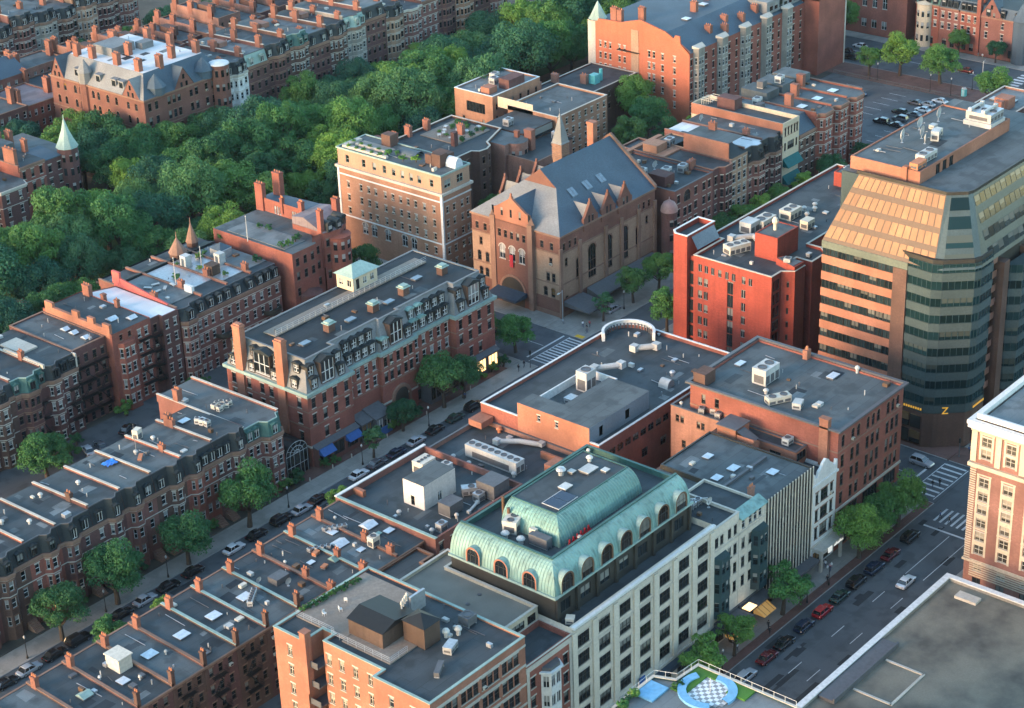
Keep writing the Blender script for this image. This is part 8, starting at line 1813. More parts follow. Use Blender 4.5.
for y in (418, 421, 427.5, 436.4):
 m = M(); m.box(328.2, 330.4, y-1, y+1, 22.6, 25.2); m.box(328, 330.6, y-1.2, y+1.2, 25.2, 25.4); d = m.build('dormer', MT['slatepale'], b.r); m = M(); m.box(328.15, 328.2, y-.7, y+.7, 23, 24.9); m.build('pane', GL['dk'], d)
for x, y in ((332, 440), (332.4, 434), (332.6, 424), (332.4, 415), (338, 413), (345, 416), (352, 414), (352.4, 425), (352, 434), (345, 440), (340, 428)): chimney(b.ro, x, y, 26, 31., 1.4, 1.9, BK['orange'], 3)
m = M(); m.box(336, 344, 430, 438, 27.6, 30); m.build('roof_hut', MT['slatepale'], b.r); m = M(); m.box(345, 349, 428, 431, 27.6, 29.4); m.build('roof_hut', MT['slatepale'], b.r)
FR = 'brick terrace along the far side of the wooded strip'
fl = [('white stone front beside the gabled mansion', 'white', 'slate', 'w'), ('brick front with a bright copper dormer front', 'dark', 'copperpale', 'db'), ('plain dark brick front, third along from the gabled mansion', 'dark', 'slate', 'db'), ('brick front with turquoise dormers, third along', 'brown', 'copperdark', 'w'), ('dull brick front before the tall bright chimneys', 'dark', 'slate', 'db'),
  ('brown front with white dormers in the middle of the far terrace', 'brown', 'slate', 'w'), ('stone front with black balconies in the middle of the far terrace', 'grey', 'copperpale', 'w'), ('dark brick front with a deep attic window', 'dark', 'slate', 'db'), ('buff stone bay front beside the white windowed brick house', 'buff', 'slate', 'd'),
  ('brick house with white sash windows', 'rose', None, 'w'), ('brick house with white windows and iron balcony', 'rose', None, 'w'), ('brick house near the end of the far terrace', 'dark', None, 'db'), ('stone trimmed corner house at the end of the far terrace', 'tan', None, 'd'), ('house mostly hidden by treetops at the end of the far terrace', 'dark', None, 'db'), ('last house beyond the treetops of the far terrace', 'rose', None, 'w')]
x = 357.1
for i, (lab, wm, mans, st) in enumerate(fl):
 w = 7.2+(i*37 % 5)*.35; zc = 20.5+(i*13 % 4)*.6
 b = rowhouse('rowhouse', lab, x, x+w, 407.6, 432, zc, zc+3.2 if mans else None, zc+2.4 if mans else zc-.3, BK[wm], [zc-3.6, zc-7.2, zc-10.8, zc-14.4], mans, (x+w/2, w*.55, 1.) if i % 3 != 1 else None, st, 1, FR, 1.2, ('stone',), RF[('grey', 'light', 'black')[i % 3]], dst='cu' if mans == 'copperdark' else 'mw', cor='stone' if i in (0, 9) else 'sand')
 for yy in (411, 421, 430): chimney(b.ro, x+.1, yy, zc, zc+4.6+(i*7 % 3)*.6, 1., 1.9, BK['orange'], 3)
 if i % 2: m = M(); m.box(x+1.5, x+4.4, 420, 425, zc, zc+4.2); m.build('roof_hut', BK['pink'], b.r)
 x += w
# rear row beyond, and low houses at the left
rr = random.Random(21)
RR = 'brick houses of the row behind the far terrace'; x = 352.; i = 0
rl = ['behind the white roofed mansion', 'behind the mansion chimneys', 'behind the white stone front', 'with a white roof dish', 'with a pale end wall', 'with a tall party wall, fifth behind the far terrace', 'with a brown roof hut', 'near the top edge of the view', 'at the top edge, behind the turquoise dormers', 'at the top edge, second behind the turquoise dormers', 'at the top edge behind the black balconies', 'hidden behind the deep attic window', 'far back behind the white windows', 'far back at the treetops']
while x < 462:
 w = rr.uniform(7, 9); z = rr.uniform(14, 18.5)
 b = Bld('brick_house', 'brick house of the back row '+rl[i % 14], 'house', x+w/2, 456, BK[['dark', 'brown', 'pink', 'rose'][i % 4]], group=RR)
 b.poly(Rc(x, x+w-.02, 454+rr.uniform(0, 4), 479), 0, z, {0: rows((z-3.4, z-6.8, z-10.2), 1.8, .9, 3, 'db'), 3: []}, ph=.3, cop=MT['sand']); b.done(roofm=RF[['black', 'grey', 'light'][i % 3]])
 for yy in (461, 470, 477): chimney(b.ro, x+.3, yy, z-.5, z+3.4, 1., 2., BK['orange'], 3)
 m = M(); m.box(x-.1, x+.4, 460, 479, z-1, z+1.4); m.build('party_wall', BK['pink'], b.r)
 if i % 2 == 0: m = M(); m.box(x+2, x+5, 464, 469, z-.4, z+2.4); m.build('roof_hut', BK['brown'], b.r)
 x += w; i += 1
for i, (x0, x1, y0, y1, z, rm, lab) in enumerate(((318.6, 332., 448.5, 466, 14.5, 'mauve', 'low brick house with a mauve roof beside the gabled mansion'), (303, 318.4, 447, 464, 15.5, 'grey', 'low brick house left of the mauve roof'), (332.2, 350, 449, 470, 13.8, 'black', 'dark roofed low house behind the gabled mansion'), (318, 334, 467, 480, 17, 'black', 'dark slate roofed house behind the mauve roof'), (336, 351, 471, 482, 16, 'grey', 'flat roofed house with a brick parapet behind the gabled mansion'), (302, 317, 466, 481, 16, 'black', 'dark slate house near the upper left corner'))):
 b = Bld('brick_house', lab, 'house', (x0+x1)/2, y0, BK[['red', 'dark', 'brown', 'rose', 'pink', 'brown'][i]])
 b.poly(Rc(x0, x1, y0, y1), 0, z, {0: rows((z-3.2, z-6.6, z-10), 1.8, .95, 6, 'ws'), 3: rows((z-3.2, z-6.6), 1.8, .95, 5, 'ws')}, ph=.25, cop=MT['sand']); b.done(roofm=RF[rm])
 if i in (3, 5): m = M(); m.face([(x0-.2,y0-.2,z+.15),(x1+.2,y0-.2,z+.15),(x1,(y0+y1)/2,z+4),(x0,(y0+y1)/2,z+4)]); m.face([(x1+.2,y1+.2,z+.15),(x0-.2,y1+.2,z+.15),(x0,(y0+y1)/2,z+4),(x1,(y0+y1)/2,z+4)]); m.build('pitched_roof', MT['slateblue'], b.r)
 for xx, yy in ((x0+.6, y0+4), (x0+.8, y1-3), (x1-1, y0+6)): chimney(b.ro, xx, yy, z-.5, z+4.2, 1.2, 2., BK['orange'], 3)
TT = 'row of stone and brick fronts across the upper left street'; x = 322.
tt = ['with a gabled stone front in the upper left corner', 'with stone bays in the upper left corner', 'with pale trimmed bays, second from the corner', 'with a plain brick front, third from the corner', 'with an ornate attic, fourth from the corner', 'with dark bays beyond the ornate attic', 'behind the row of tall chimneys', 'behind the low houses with the mauve roof', 'far back at the top edge', 'last in view at the top edge']
for i in range(10):
 w = 7.6+(i % 3)*.5; zc = 17+(i*5 % 3)
 b = rowhouse('rowhouse', 'distant town house '+tt[i], x, x+w, 499, 520, zc, zc+3., zc+2.6, BK[['grey', 'brown', 'buff', 'dark', 'rose'][i % 5]], [zc-3.6, zc-7.2, zc-10.8, zc-14.2], 'slate', (x+w/2, w*.55, 1.1), 'w' if i % 2 else 'd', 1, TT, 1.2, ('stone',), RF['grey'])
 chimney(b.ro, x, 505, zc, zc+6, 1.1, 2., BK['orange'], 3); x += w
for i, (x_, y_, s) in enumerate(((324, 488, 1.), (331, 489, .9), (316, 490, 1.), (372, 490, .9), (388, 489.5, .9), (404, 490, .9), (420, 489, .9), (308, 489, 1.), (366, 489, .8))):
 tree(['park1', 'park0', 'park2'][i % 3], x_, y_, 'street tree on the back street in the upper left of the view', 'trees of the back street', s)
# corner terrace with a copper turret at the left edge
for i, (x0, x1, y0, zc, wm, lab, st) in enumerate(((262, 270.8, 402.8, 15.2, 'dark', 'brick house at the left edge with white window heads', 'w'), (270.9, 282.6, 402.8, 15.6, 'dark', 'bow fronted brick house with a white cornice at the left edge', 'w'), (282.7, 290.6, 404.4, 18.2, 'red', 'red brick house with a tall chimney wall next to the copper turret', 'd'))):
 bay = (277.4, 9.6, 2.4) if i == 1 else None
 b = rowhouse('rowhouse', lab, x0, x1, y0, 426, zc, None, zc-.2, BK[wm], [zc-3.5, zc-7.1, zc-10.7], None, bay, st, 1, None, 1, ('sand',), RF['black' if i != 1 else 'grey'], wh=2.1, cor='stone' if i < 2 else 'sand')
 chimney(b.ro, x0+.5, 408, zc-1, zc+4.4, 1., 4.4, BK['orange'], 3); chimney(b.ro, x0+.6, 417, zc-1, zc+4., 1.1, 2., BK['orange'], 3); chimney(b.ro, x1-1.2, 421, zc-1, zc+4., 1.2, 1.4, BK['orange'], 2)
 m = M(); m.box(x0+1.2, x1-1.6, 414, 421, zc-.4, zc+2.8); m.build('roof_hut', RF['grey'], b.r)
 if i < 2: skylight(b.ro, x0+4, 409, zc, 5, 4, True, MT['copperpale'])
b = Bld('turret_house', 'red brick corner house with a pointed light green copper turret', 'house', 295, 404, BK['dark'])
b.face((290.7,426),(290.7,404.6), 0, 17.4); b.face((290.7,404.6),(296.6,404.6), 0, 17.4, rows((14, 10.4, 6.8), 2, 1., 2, 'd')); b.face((296.6,404.6),(300.6,407), 0, 17.4); b.face((300.6,407),(300.6,426), 0, 17.4); b.face((300.6,426),(290.7,426), 0, 17.4)
b.w.lathe(298.4, 404.8, [(2.6,0),(2.6,19.2)], 10); b.rf.face([(290.7,404.6,17.45),(296.6,404.6,17.45),(300.6,407,17.45),(300.6,426,17.45),(290.7,426,17.45)]); b.done(roofm=RF['grey'])
m = M(); m.prism([(290.8,404.4),(296,404.4),(296,413),(290.8,413)], 17.4, 0, 0, zt=lambda x, y: 17.6+max(0, 4.2-abs(y-409)*.9)); m.build('slate_gable', MT['slateblue'], b.r)
m = M(); m.lathe(298.4, 404.8, [(2.9,19.0),(2.7,19.5),(1.9,21.),(.9,23.6),(.15,26.4),(.05,27.6)], 10); m.build('copper_turret', MT['copperpale'], b.r)
bow_windows(b.r, 298.4, 404.8, 2.6, (4, 8, 12, 15.6), (3.6, 4.3, 5.0, 5.7)); chimney(b.ro, 292, 420, 17, 22, 1.2, 2., BK['orange'], 3); chimney(b.ro, 291.2, 412.8, 17, 21.4, 1., 1.6, BK['orange'], 2)
# ------------------------------------------------------------------ across the far street, upper right
b = Bld('red_church', 'red brick church block with tall arched windows at the top of the view', 'church', 545, 305, BK['red'])
b.poly(Rc(541.8, 575, 302.5, 345), 0, 17.5, {3: [(9., 4., 1.6, [27.6, 31.2, 34.8, 20.4], 'aw'), (2.4, 2.6, 1.8, [27.6, 31.2, 34.8, 20.4], 'mw')], 0: []}, ph=.4, cop=MT['sand']); b.done(roofm=RF['black'])
TR_ = 'brick town houses across the far street'
def townhouse_left(lab, y0, y1, z, wm, bow, mans=True, st='w'):
 """house whose front looks to -x"""
 b = Bld('rowhouse', lab, 'rowhouse', 542, (y0+y1)/2, BK[wm], group=TR_); L = y1-y0
 b.face((542,y1),(542,y0), 0, z, rows((z-3.2, z-6.6), 2., 1., ev(3, L), st)+[(1., 2.4, 1.4, [L*.3, L*.7], 'm')]); b.face((542,y0),(566,y0), 0, z, rows((z-3.2, z-6.6, z-10), 2., 1., [3, 6, 10, 14, 18], st)); b.face((566,y0),(566,y1), 0, z); b.face((566,y1),(542,y1), 0, z)
 b.belt(Rc(542, 566, y0, y1), z-.3, z+.1, .3, MT['sand'], 'cornice')
 m = M(); m.face([(541.9,y1,z+.1),(541.9,y0,z+.1),(543.2,y0,z+3),(543.2,y1,z+3)]); m.face([(541.9,y0,z+.1),(566,y0,z+.1),(566,y0+1,z+3),(543.2,y0+.6,z+3)]); m.build('mansard', MT['copperdark'] if bow else MT['slateblue'], b.r); b.rf.face([(543.2,y0+.6,z+3),(566,y0+.6,z+3),(566,y1,z+3),(543.2,y1,z+3)]); b.done(roofm=MT['slate'])
 for s in (.2, .5, .8):
  yy = y0+L*s; m = M(); m.box(541.8, 543.4, yy-.8, yy+.8, z+.4, z+2.6); d = m.build('dormer', MT['slate'], b.r); m = M(); m.box(541.74, 541.79, yy-.5, yy+.5, z+.6, z+2.3); m.build('pane', GL['g'], d)
 if bow:
  m = M(); m.lathe(542, y0+L*.62, [(2.4,0),(2.4,z),(2.6,z+.2),(.05,z+1)], 12, 0, pi/2, 3*pi/2, False); m.build('bow_front', BK['cream'], b.r); bow_windows(b.r, 542, y0+L*.62, 2.4, (2, 6, 9.6), (2.1, 2.7, 3.4, 4.1))
 chimney(b.ro, 546, y0+.6, z+2, z+7, 1.4, 1.6, BK['red'], 3); return b
townhouse_left('brick town house with a pale bow front beside the dark gap', 291.4, 299.4, 13.2, 'red', True); townhouse_left('brick town house with two mansard dormers across the far street', 284.6, 291.3, 13, 'rose', False); townhouse_left('brick town house left of the gabled corner house', 278.2, 284.5, 13, 'red', False)
b = townhouse_left('corner brick town house with a steep brick gable and slate turret', 262.4, 278.1, 12.6, 'rose', False)
plain_gable(b.r, 'L', 274, 542, 12.6, 7.4, 6., 6, BK['rose'], MT['slateblue']); m = M(); m.lathe(543, 264, [(3,0),(3,13),(3.3,13.2),(.1,19)], 10); m.build('corner_turret', MT['slateblue'], b.r)
m = M(); m.box(541.4, 543, 277.4, 278.6, 0, 20); m.build('chimney', BK['red'], b.r)
for i, (x0, x1, y0, y1, z, lab) in enumerate(((447, 466, 226.5, 241, 12, 'low brick building with roof clutter beyond the glass tower'), (467, 488, 229, 241.4, 13, 'flat roofed brick building by the far crosswalk'), (446, 512, 196, 225, 14.5, 'dark flat roofed building behind the glass tower'), (392, 445, 200, 231, 13, 'flat roofed building behind the vivid red block'))):
 b = Bld('brick_building', lab, 'building', x0+3, y0, BK[['orange', 'pink', 'brown', 'dark'][i]]); b.poly(Rc(x0, x1, y0, y1), 0, z, {0: rows((z-3.4, z-6.8), 1.8, 1., 5, 'db'), 3: rows((z-3.4,), 1.8, 1., 3, 'db')}, ph=.5, cop=MT['stone']); b.done(roofm=RF[['grey', 'light', 'black', 'grey'][i]])
 chimney(b.ro, x0+2, y0+4, z-.5, z+3, 1.6, 2., BK['orange'], 0); m = M(); m.box(x0+5, x0+9, y0+3, y0+7, z-.5, z+2.5); m.build('roof_hut', BK['orange'], b.r)
 for xx, yy in ((x0+12, y0+5), (x0+11, y0+10)): skylight(b.ro, xx, yy, z-.4, 2.2, 1.6, m=MT['duct'])
# ------------------------------------------------------------------ roof equipment, each a thing standing on its roof
def ac(x, y, z, sx, sy, sz, lab, fans=1, rz=0., m='beige', name='air_conditioner', group=None):
 r = thing(name, lab, 'air conditioner', (x, y, z), rz, group); c = M(); c.box(-sx/2, sx/2, -sy/2, sy/2, .22, sz)
 c.box(-sx/2-.03, sx/2+.03, -sy/2-.03, sy/2+.03, sz, sz+.06); c.build('casing', MT[m], r, local=True)
 g = M(); k = max(1, int(sx/1.2))
 for i in range(k):
  x0 = -sx/2+sx*(i+.12)/k; x1 = -sx/2+sx*(i+.88)/k; g.box(x0, x1, -sy/2-.02, -sy/2+.02, .35, sz*(.62 if sx < 8 else .3))
 g.box(-sx/2-.02, -sx/2+.02, -sy*.36, sy*.36, .4, sz*.62); g.build('grille', MT['dkgrey'], r, local=True)
 for i in range(fans):
  f = M(); fx, fy = ((-sx/2+sx*(i+.5)/fans, 0) if sx >= sy else (0, -sy/2+sy*(i+.5)/fans)); q = min(max(sx, sy)/fans, min(sx, sy))*.4
  f.lathe(fx, fy, [(q, sz+.06), (q, sz+.18), (q*.86, sz+.18), (q*.86, sz+.1), (.02, sz+.1)], 12); f.build('fan', MT['dkgrey'], r, local=True)
 for ax in (-sx/2+.15, sx/2-.15):
  f = M(); f.box(ax-.08, ax+.08, -sy/2, sy/2, 0, .22); f.build('foot', MT['steel'], r, local=True)
 return r
def vent(x, y, z, lab, h=.9, q=.3, m='duct', group=None):
 r = thing('roof_vent', lab, 'vent', (x, y, z), 0, group); c = M(); c.lathe(0, 0, [(q*.7,0),(q*.7,h*.6)], 9); c.build('stack', MT[m], r, local=True)
 c = M(); c.lathe(0, 0, [(q*1.1,h*.6),(q*1.25,h*.75),(q*.9,h),(.05,h*1.15)], 9); c.build('cap', MT[m], r, local=True)
def dish(x, y, z, lab, q=.9, h=1.3, rz=0., group=None):
 r = thing('satellite_dish', lab, 'satellite dish', (x, y, z), rz, group); c = M(); c.lathe(0, 0, [(.3,0),(.09,.12),(.07,h)], 8); c.build('mast', MT['steel'], r, local=True)
 c = M(); n = 14; P = lambda k, a: (q*k*cos(a), -.1-.35*q*k*k*-1*0-.3*q*(1-k*k)*-1, h+q*k*sin(a)*.85+q*k*k*.1)
 for k in range(3):
  for i in range(n):
   a0, a1 = 2*pi*i/n, 2*pi*(i+1)/n; c.face([P(k/3,a0), P(k/3,a1), P((k+1)/3,a1), P((k+1)/3,a0)] if k else [P(0,0), P(1/3,a1), P(1/3,a0)][::-1])
 c.build('reflector', MT['duct'], r, local=True, smooth=True); c = M(); c.tube((0,.2,h-.3*q),(0,-.75*q,h+.1),.03,n=4); c.box(-.07,.07,-.8*q-.07,-.8*q+.07,h+.03,h+.17); c.build('feed_arm', MT['steel'], r, local=True)
def duct(pts, q, lab, m='duct', name='air_duct'):
 x, y, z = pts[0]; r = thing(name, lab, 'air duct', (x, y, z-q)); c = M(); o = (x, y, z-q)
 for a, b_ in zip(pts, pts[1:]): c.tube([a[i]-o[i] for i in range(3)], [b_[i]-o[i] for i in range(3)], q, n=10)
 c.build('pipe', MT[m], r, local=True)
 for p in (pts[0], pts[-1]): c = M(); c.box(p[0]-o[0]-q*1.2, p[0]-o[0]+q*1.2, p[1]-o[1]-q*1.2, p[1]-o[1]+q*1.2, 0, p[2]-o[2]+q*1.15); c.build('end_box', MT[m], r, local=True)
ac(285.4, 184.6, 24.65, 4.6, 3.0, 3.2, 'big white cooling unit with two fans on the red corner block', 2, 0, 'duct'); ac(279.5, 178., 24.65, 4.6, 1.8, 1.4, 'long yellow lit roof unit on the red corner block', 2, -.5, 'creamp'); ac(279.9, 174, 24.65, 2.2, 1.6, 1.3, 'dark box with a tilted white lid on the red corner block', 0, .3, 'duct')
vent(298., 172.6, 24.65, 'white vent by the far edge of the red corner block', 1.4, .4); vent(281, 181.6, 24.65, 'round vent near the yellow roof unit', 1., .45); vent(287.4, 178.5, 24.65, 'small pipe vent in the middle of the red corner block roof', .7, .15, 'dkgrey')
t = thing('brick_chimney', 'small orange brick chimney on the far roof edge of the red corner block', 'chimney', (297.6, 183.4, 24.65)); m = M(); m.box(-.7,.7,-.5,.5,0,1.9); m.build('stack', BK['orange'], t, local=True); m = M(); m.lathe(0,0,[(.3,1.9),(.25,2.6)],7); m.build('pot', MT['terra'], t, local=True)
for i, (x, y) in enumerate(((277, 186.4), (275.6, 188.2), (276.6, 190), (278.6, 189.4), (275.2, 191.8))): ac(x, y, 19.8, 1.5, 1.1, 1.2, 'grey condenser in the cluster on the weathered brick block', 1, .1*i, 'steel', group='condensers on the weathered brick block')
ac(274.6, 172.6, 20, 1.8, 1.4, 1.3, 'white condenser on the tan hut by the red corner block', 1, 0, 'duct'); vent(275.4, 196.6, 19.8, 'vent on the corner of the weathered brick block')
for i, (x, y) in enumerate(((246.4, 170.8), (247.2, 169.9), (245.6, 171.6))): pass
for i in range(3): ac(240.6+1.5*i, 170.4-.0*i, 22.95, 1.2, 1., 1.1, 'grey fan unit in a row of three on the stone front roof', 1, 0, 'steel', group='fan units on the stone front roof')
dish(243.9, 168.4, 22.95, 'white dish on the flat roof beside the striped facade', .8, 1.2)
# big low block
duct([(293.9, 221.4, 17.2), (297.2, 218.4, 17.2)], .62, 'white roof duct near the round parapet'); duct([(281.4, 221.8, 17.6), (285.8, 218.6, 17.6)], .6, 'pale pink lit duct beside the white plant box')
r = thing('air_cowl', 'curved white ribbed air cowl on the big flat roof', 'air cowl', (285.8, 207.6, 16.25)); m = M(); n = 8
for i in range(n): a0, a1 = pi*i/n, pi*(i+1)/n; m.face([(-1.2*cos(a0),-1.1,1.6*sin(a0)),(-1.2*cos(a1),-1.1,1.6*sin(a1)),(-1.2*cos(a1),1.1,1.6*sin(a1)),(-1.2*cos(a0),1.1,1.6*sin(a0))])
m.build('hood', MT['duct'], r, local=True); m = M(); m.face([(-1.2*cos(pi*i/n),-1.05,1.6*sin(pi*i/n)) for i in range(n+1)]); m.build('mouth', MT['steel'], r, local=True)
ac(274.6, 218.6, 16.9, 3.0, 2.6, 4.2, 'white plant box with a top fan inside the screened roof yard', 1, 0, 'duct'); ac(268.5, 217.5, 16.9, 2.2, 1.8, 1.2, 'small pale unit beside the white plant box', 0, 0, 'steel'); vent(290, 209.2, 16.25, 'cone vent behind the curved air cowl', 1.1, .5, 'steel'); vent(303., 222, 16.25, 'vent by the street edge of the big flat roof', .5, .3)
ac(247., 218.6, 13., 2.4, 12.4, 2.5, 'very long white sectioned air unit on the low dark roof', 8, 0, 'duct'); vent(245.2, 212.5, 13., 'white vent below the long air unit', 1.0, .4); vent(243.8, 226, 13., 'white box vent above the long air unit', .8, .4); vent(243.6, 222, 13., 'second white box vent by the long air unit', .8, .4)
duct([(252.4, 222.6, 13.9), (255., 219.2, 13.9), (256.8, 215.4, 13.6)], .5, 'bent white duct at the foot of the orange penthouse wall', 'duct'); vent(256.6, 225.6, 13., 'red vent near the corner parapet', 1., .5, 'terra'); vent(252, 209, 13., 'white vent by the orange stair hut', .9, .4)
ac(236.2, 226.4, 13.75, 3.6, 2.6, 2.4, 'pinkish twin fan unit behind the white stair tower', 4, 0, 'beige'); ac(237.6, 222.6, 13.75, 2.6, 1.8, 2., 'white twin fan unit beside the stair tower', 2, 0, 'duct')
ac(237.4, 210.8, 13.75, 4.2, 4.2, 3., 'dark grey plant box on the low roof', 0, 0, 'dkgrey'); ac(228., 212.6, 13.75, 3.6, 2.8, 2.4, 'brown plant box with a flat dark top on the low roof', 0, 0, 'dkgrey'); ac(235., 213.8, 13.75, 3.6, 1.6, 1.6, 'silver rooftop unit with pipes between the plant boxes', 1, -.7, 'steel'); ac(234., 211.2, 13.75, 1.8, 1.5, 1.7, 'small silver unit below the rooftop unit with pipes', 1, 0, 'steel')
duct([(229.4, 209.6, 14.2), (232.8, 210.6, 14.2)], .25, 'thin low duct on the low roof'); ac(222.4, 209.8, 13.75, 1.8, 1.4, 1.6, 'round topped silver vent unit at the near edge of the low roof', 1, 0, 'steel'); vent(221.8, 219.4, 13.75, 'white vent in the middle of the low roof', .9, .4); vent(220.6, 210.5, 13.75, 'white vent near the copper edged corner', 1., .4); vent(227, 210.4, 13.75, 'vent beside the brown plant box', 1., .35)
# near terrace roofs
for i in range(6): ac(185.2+.95*i*.62, 219.0+.75*i*.55, 14.05, .8, .9, 1.0, 'white condenser in a row on the near terrace roof', 1, .8, 'duct', group='row of condensers on the near terrace')
ac(211.1, 215.4, 14.1, 1.8, 1.4, 2.0, 'pale louvred unit between skylights on the near terrace', 1, 0, 'beige'); dish(193.4, 218.4, 14, 'round white dish on the near terrace roof', .7, .9); dish(190.6, 222.6, 14.1, 'white dish beside the roof box on the near terrace', .6, .9)
for i in range(5): ac(209.3+.7*i, 225.4-.5*i, 14.2, .8, .8, .8, 'small grey condenser in the near terrace roof cluster', 1, .3*i, 'steel', group='condenser cluster on the near terrace')
for i in range(4): ac(203.+.9*i, 222.8-.6*i, 14.1, .8, .8, .8, 'small condenser beside the green and red hatches', 1, .2*i, 'steel', group='condensers by the coloured hatches')
ac(202.9, 221.3, 14.1, 1.4, .8, .7, 'red hatch box on the near terrace roof', 0, .2, 'terra'); ac(201., 217.4, 14., 1.2, .8, .5, 'flat red hatch below the green hatch', 0, .2, 'terra')
for x, y, l in ((160.3, 217.6, 'small white vent near the beige stair hut'), (167.4, 219.6, 'small vent between two skylights'), (156.4, 222.6, 'small vent beside the chimney near the pyramid skylight'), (197.6, 223.4, 'vent on the near terrace by the third chimney'), (213.2, 226.8, 'small vent at the street side of the near terrace')): vent(x, y, 14.1, l, .8, .25)
# copper mansard office
ac(208.2, 181.6-.6, 31.4, 3., 2.4, 2.2, 'pale air handler inside the copper mansard roof well', 2, .3, 'beige'); vent(205.6, 180.4, 31.4, 'white mushroom vent in the copper roof well', 1.2, .6); vent(205.8, 177.4, 31.4, 'second white mushroom vent in the copper roof well', 1.2, .6); ac(207.2, 174.6, 31.4, 1.4, 3.6, 1.8, 'dark louvred plant box in the copper roof well', 0, 0, 'dkgrey'); vent(212, 170.6, 31.4, 'small white globe vent below the red script sign', .9, .35)
vent(227.4, 180.6, 35.2, 'round vent on the dark top of the copper vault', 1., .5); vent(221.2, 181.6, 35.2, 'grey fan on the dark top of the copper vault', 1.3, .7, 'steel'); vent(234.4, 186.4, 31.4, 'vent at the far corner of the copper mansard', 1., .3)
ac(202.3, 165.0, 23.5, 1.3, 1.3, 1.1, 'pale hexagonal unit behind the white cornice', 0, .5, 'beige')
# orange block terrace
for x, y, l in ((182.4, 172.4, 'tall white tank beside the dark pyramid hut'), (184., 171.4, 'small vent by the dark pyramid hut')): vent(x, y, 28.75, l, 1.4, .5)
for i in range(4): vent(180.4+.7*i, 179.2+.3*i, 32., 'slim white flue on the wood sided penthouse', 1.3, .2, group='flues on the wood sided penthouse')
ac(180.2, 169.6, 28.75, 2.4, 1.4, 1.2, 'white roof unit on feet beside the pyramid hut', 0, .3, 'steel'); ac(175.2, 167.4, 28.75, 3.2, .8, .9, 'low black louvred unit near the roof edge of the orange block', 0, .5, 'dkgrey'); ac(189.6-2.6, 172.2, 28.75, 2., 2., 1.6, 'black fan unit beside the gravel roof', 1, 0, 'dkgrey')
for i in range(3):
 x, y = 175.4+2.3*i, 190.6-1.1*(i % 2); t = thing('garden_chair', 'white garden chair on the wooden roof terrace', 'chair', (x, y, 28.95), i*1.1, 'white chairs of the roof terrace'); m = M(); m.box(-.25,.25,-.25,.25,.4,.46); m.build('seat', MT['whitep'], t, local=True); m = M(); m.box(-.25,.25,.2,.26,.46,.95); m.build('backrest', MT['whitep'], t, local=True)
 for sx in (-.22, .22):
  for sy in (-.22, .22): m = M(); m.tube((sx,sy,0),(sx,sy,.4),.025,n=4); m.build('leg', MT['whitep'], t, local=True)
for i in range(11): tree('bush', 174.5+1.05*i, 194.0-.1*i, 'dark potted shrub along the back of the wooden roof terrace', 'shrubs of the wooden roof terrace', .5, 28.9, 'shrub', 'shrub')
# vivid red block
ac(331.8, 222.6, 24.4, 5.4, 2.6, 2.0, 'long pinkish three fan unit on the vivid red block', 3, -.35, 'beige'); ac(342.4, 226.6, 24.4, 3.4, 3., 2.6, 'white box unit in front of another on the vivid red block', 0, 0, 'duct'); ac(346.6, 225.6, 24.4, 5., 3., 2.2, 'pale louvred unit behind the white box on the vivid red block', 2, 0, 'beige'); duct([(335.4, 226.4, 25.4), (339.4, 223.4, 25.2), (336.8, 219.8, 25.)], .6, 'bent white duct linking units on the vivid red block')
ac(354.2, 223.8, 24.4, 4.4, 3., 2.2, 'pinkish twin fan unit at the far side of the lift penthouse', 2, 0, 'beige'); ac(351.4, 217.6, 24.4, 2.8, 2., 2., 'yellow equipment box beside the lift penthouse', 0, 0, 'creamp')
for x, y, l in ((359.2, 223.4, 'white round vent on the long dark roof'), (360.4, 221.4, 'second white round vent on the long dark roof'), (362.4, 222.6, 'small dark vent on the long dark roof'), (356.6, 221., 'white vent beside the yellow equipment box')): vent(x, y, 24.4, l, 1., .5)
ac(331., 209.4, 25.9, 1.6, 1.4, .8, 'white unit on the stair head of the vivid red block', 1, .3, 'duct'); vent(336.2, 216, 29.65, 'pale brick flue on the lift penthouse', 2.6, .6, 'beige'); ac(378, 223.4, 27.65, 2., 2., 1., 'round white fan on the small red lit hut', 1, 0, 'duct')
ac(338.6, 209, 24.4, 1.1, .9, .8, 'small vent box on the side wing of the vivid red block', 0, 0, 'duct')
# glass tower
dish(340.2, 189.4, 53.65, 'large white dish on the tower roof, nearest the slope', 1.5, 1.6, .3); dish(344.4, 187.4, 53.65, 'white dish beside the boxes on the tower roof', 1.3, 1.5, .2); dish(348.4, 190.2, 53.65, 'white domed dish in the middle of the tower roof', 1.3, 1.6, .1); dish(355., 189.6, 53.65, 'lone white dish toward the far side of the tower roof', 1.4, 1.8, .2); dish(342.2, 185.4, 53.65, 'small white dish low on the tower roof', .9, 1.3, .4)
ac(345.4, 184.8, 53.65, 2.2, 1.6, 2., 'white cabinet between the dishes on the tower roof', 0, .3, 'duct'); ac(347.6, 185.6, 53.65, 1.6, 1.4, 1.5, 'beige cabinet between the dishes on the tower roof', 0, 0, 'beige'); ac(350.8, 188.4, 53.65, 1.6, 1.2, .8, 'low white box on the tower roof', 0, 0, 'duct'); ac(330., 180., 53.65, 3.4, 1.8, 1.4, 'orange lit roof unit near the front edge of the tower penthouse', 0, 0, 'terra'); ac(334.6, 180.8, 53.65, 5., 2., 1.7, 'white roof unit joined to the orange one on the tower penthouse', 2, 0, 'duct')
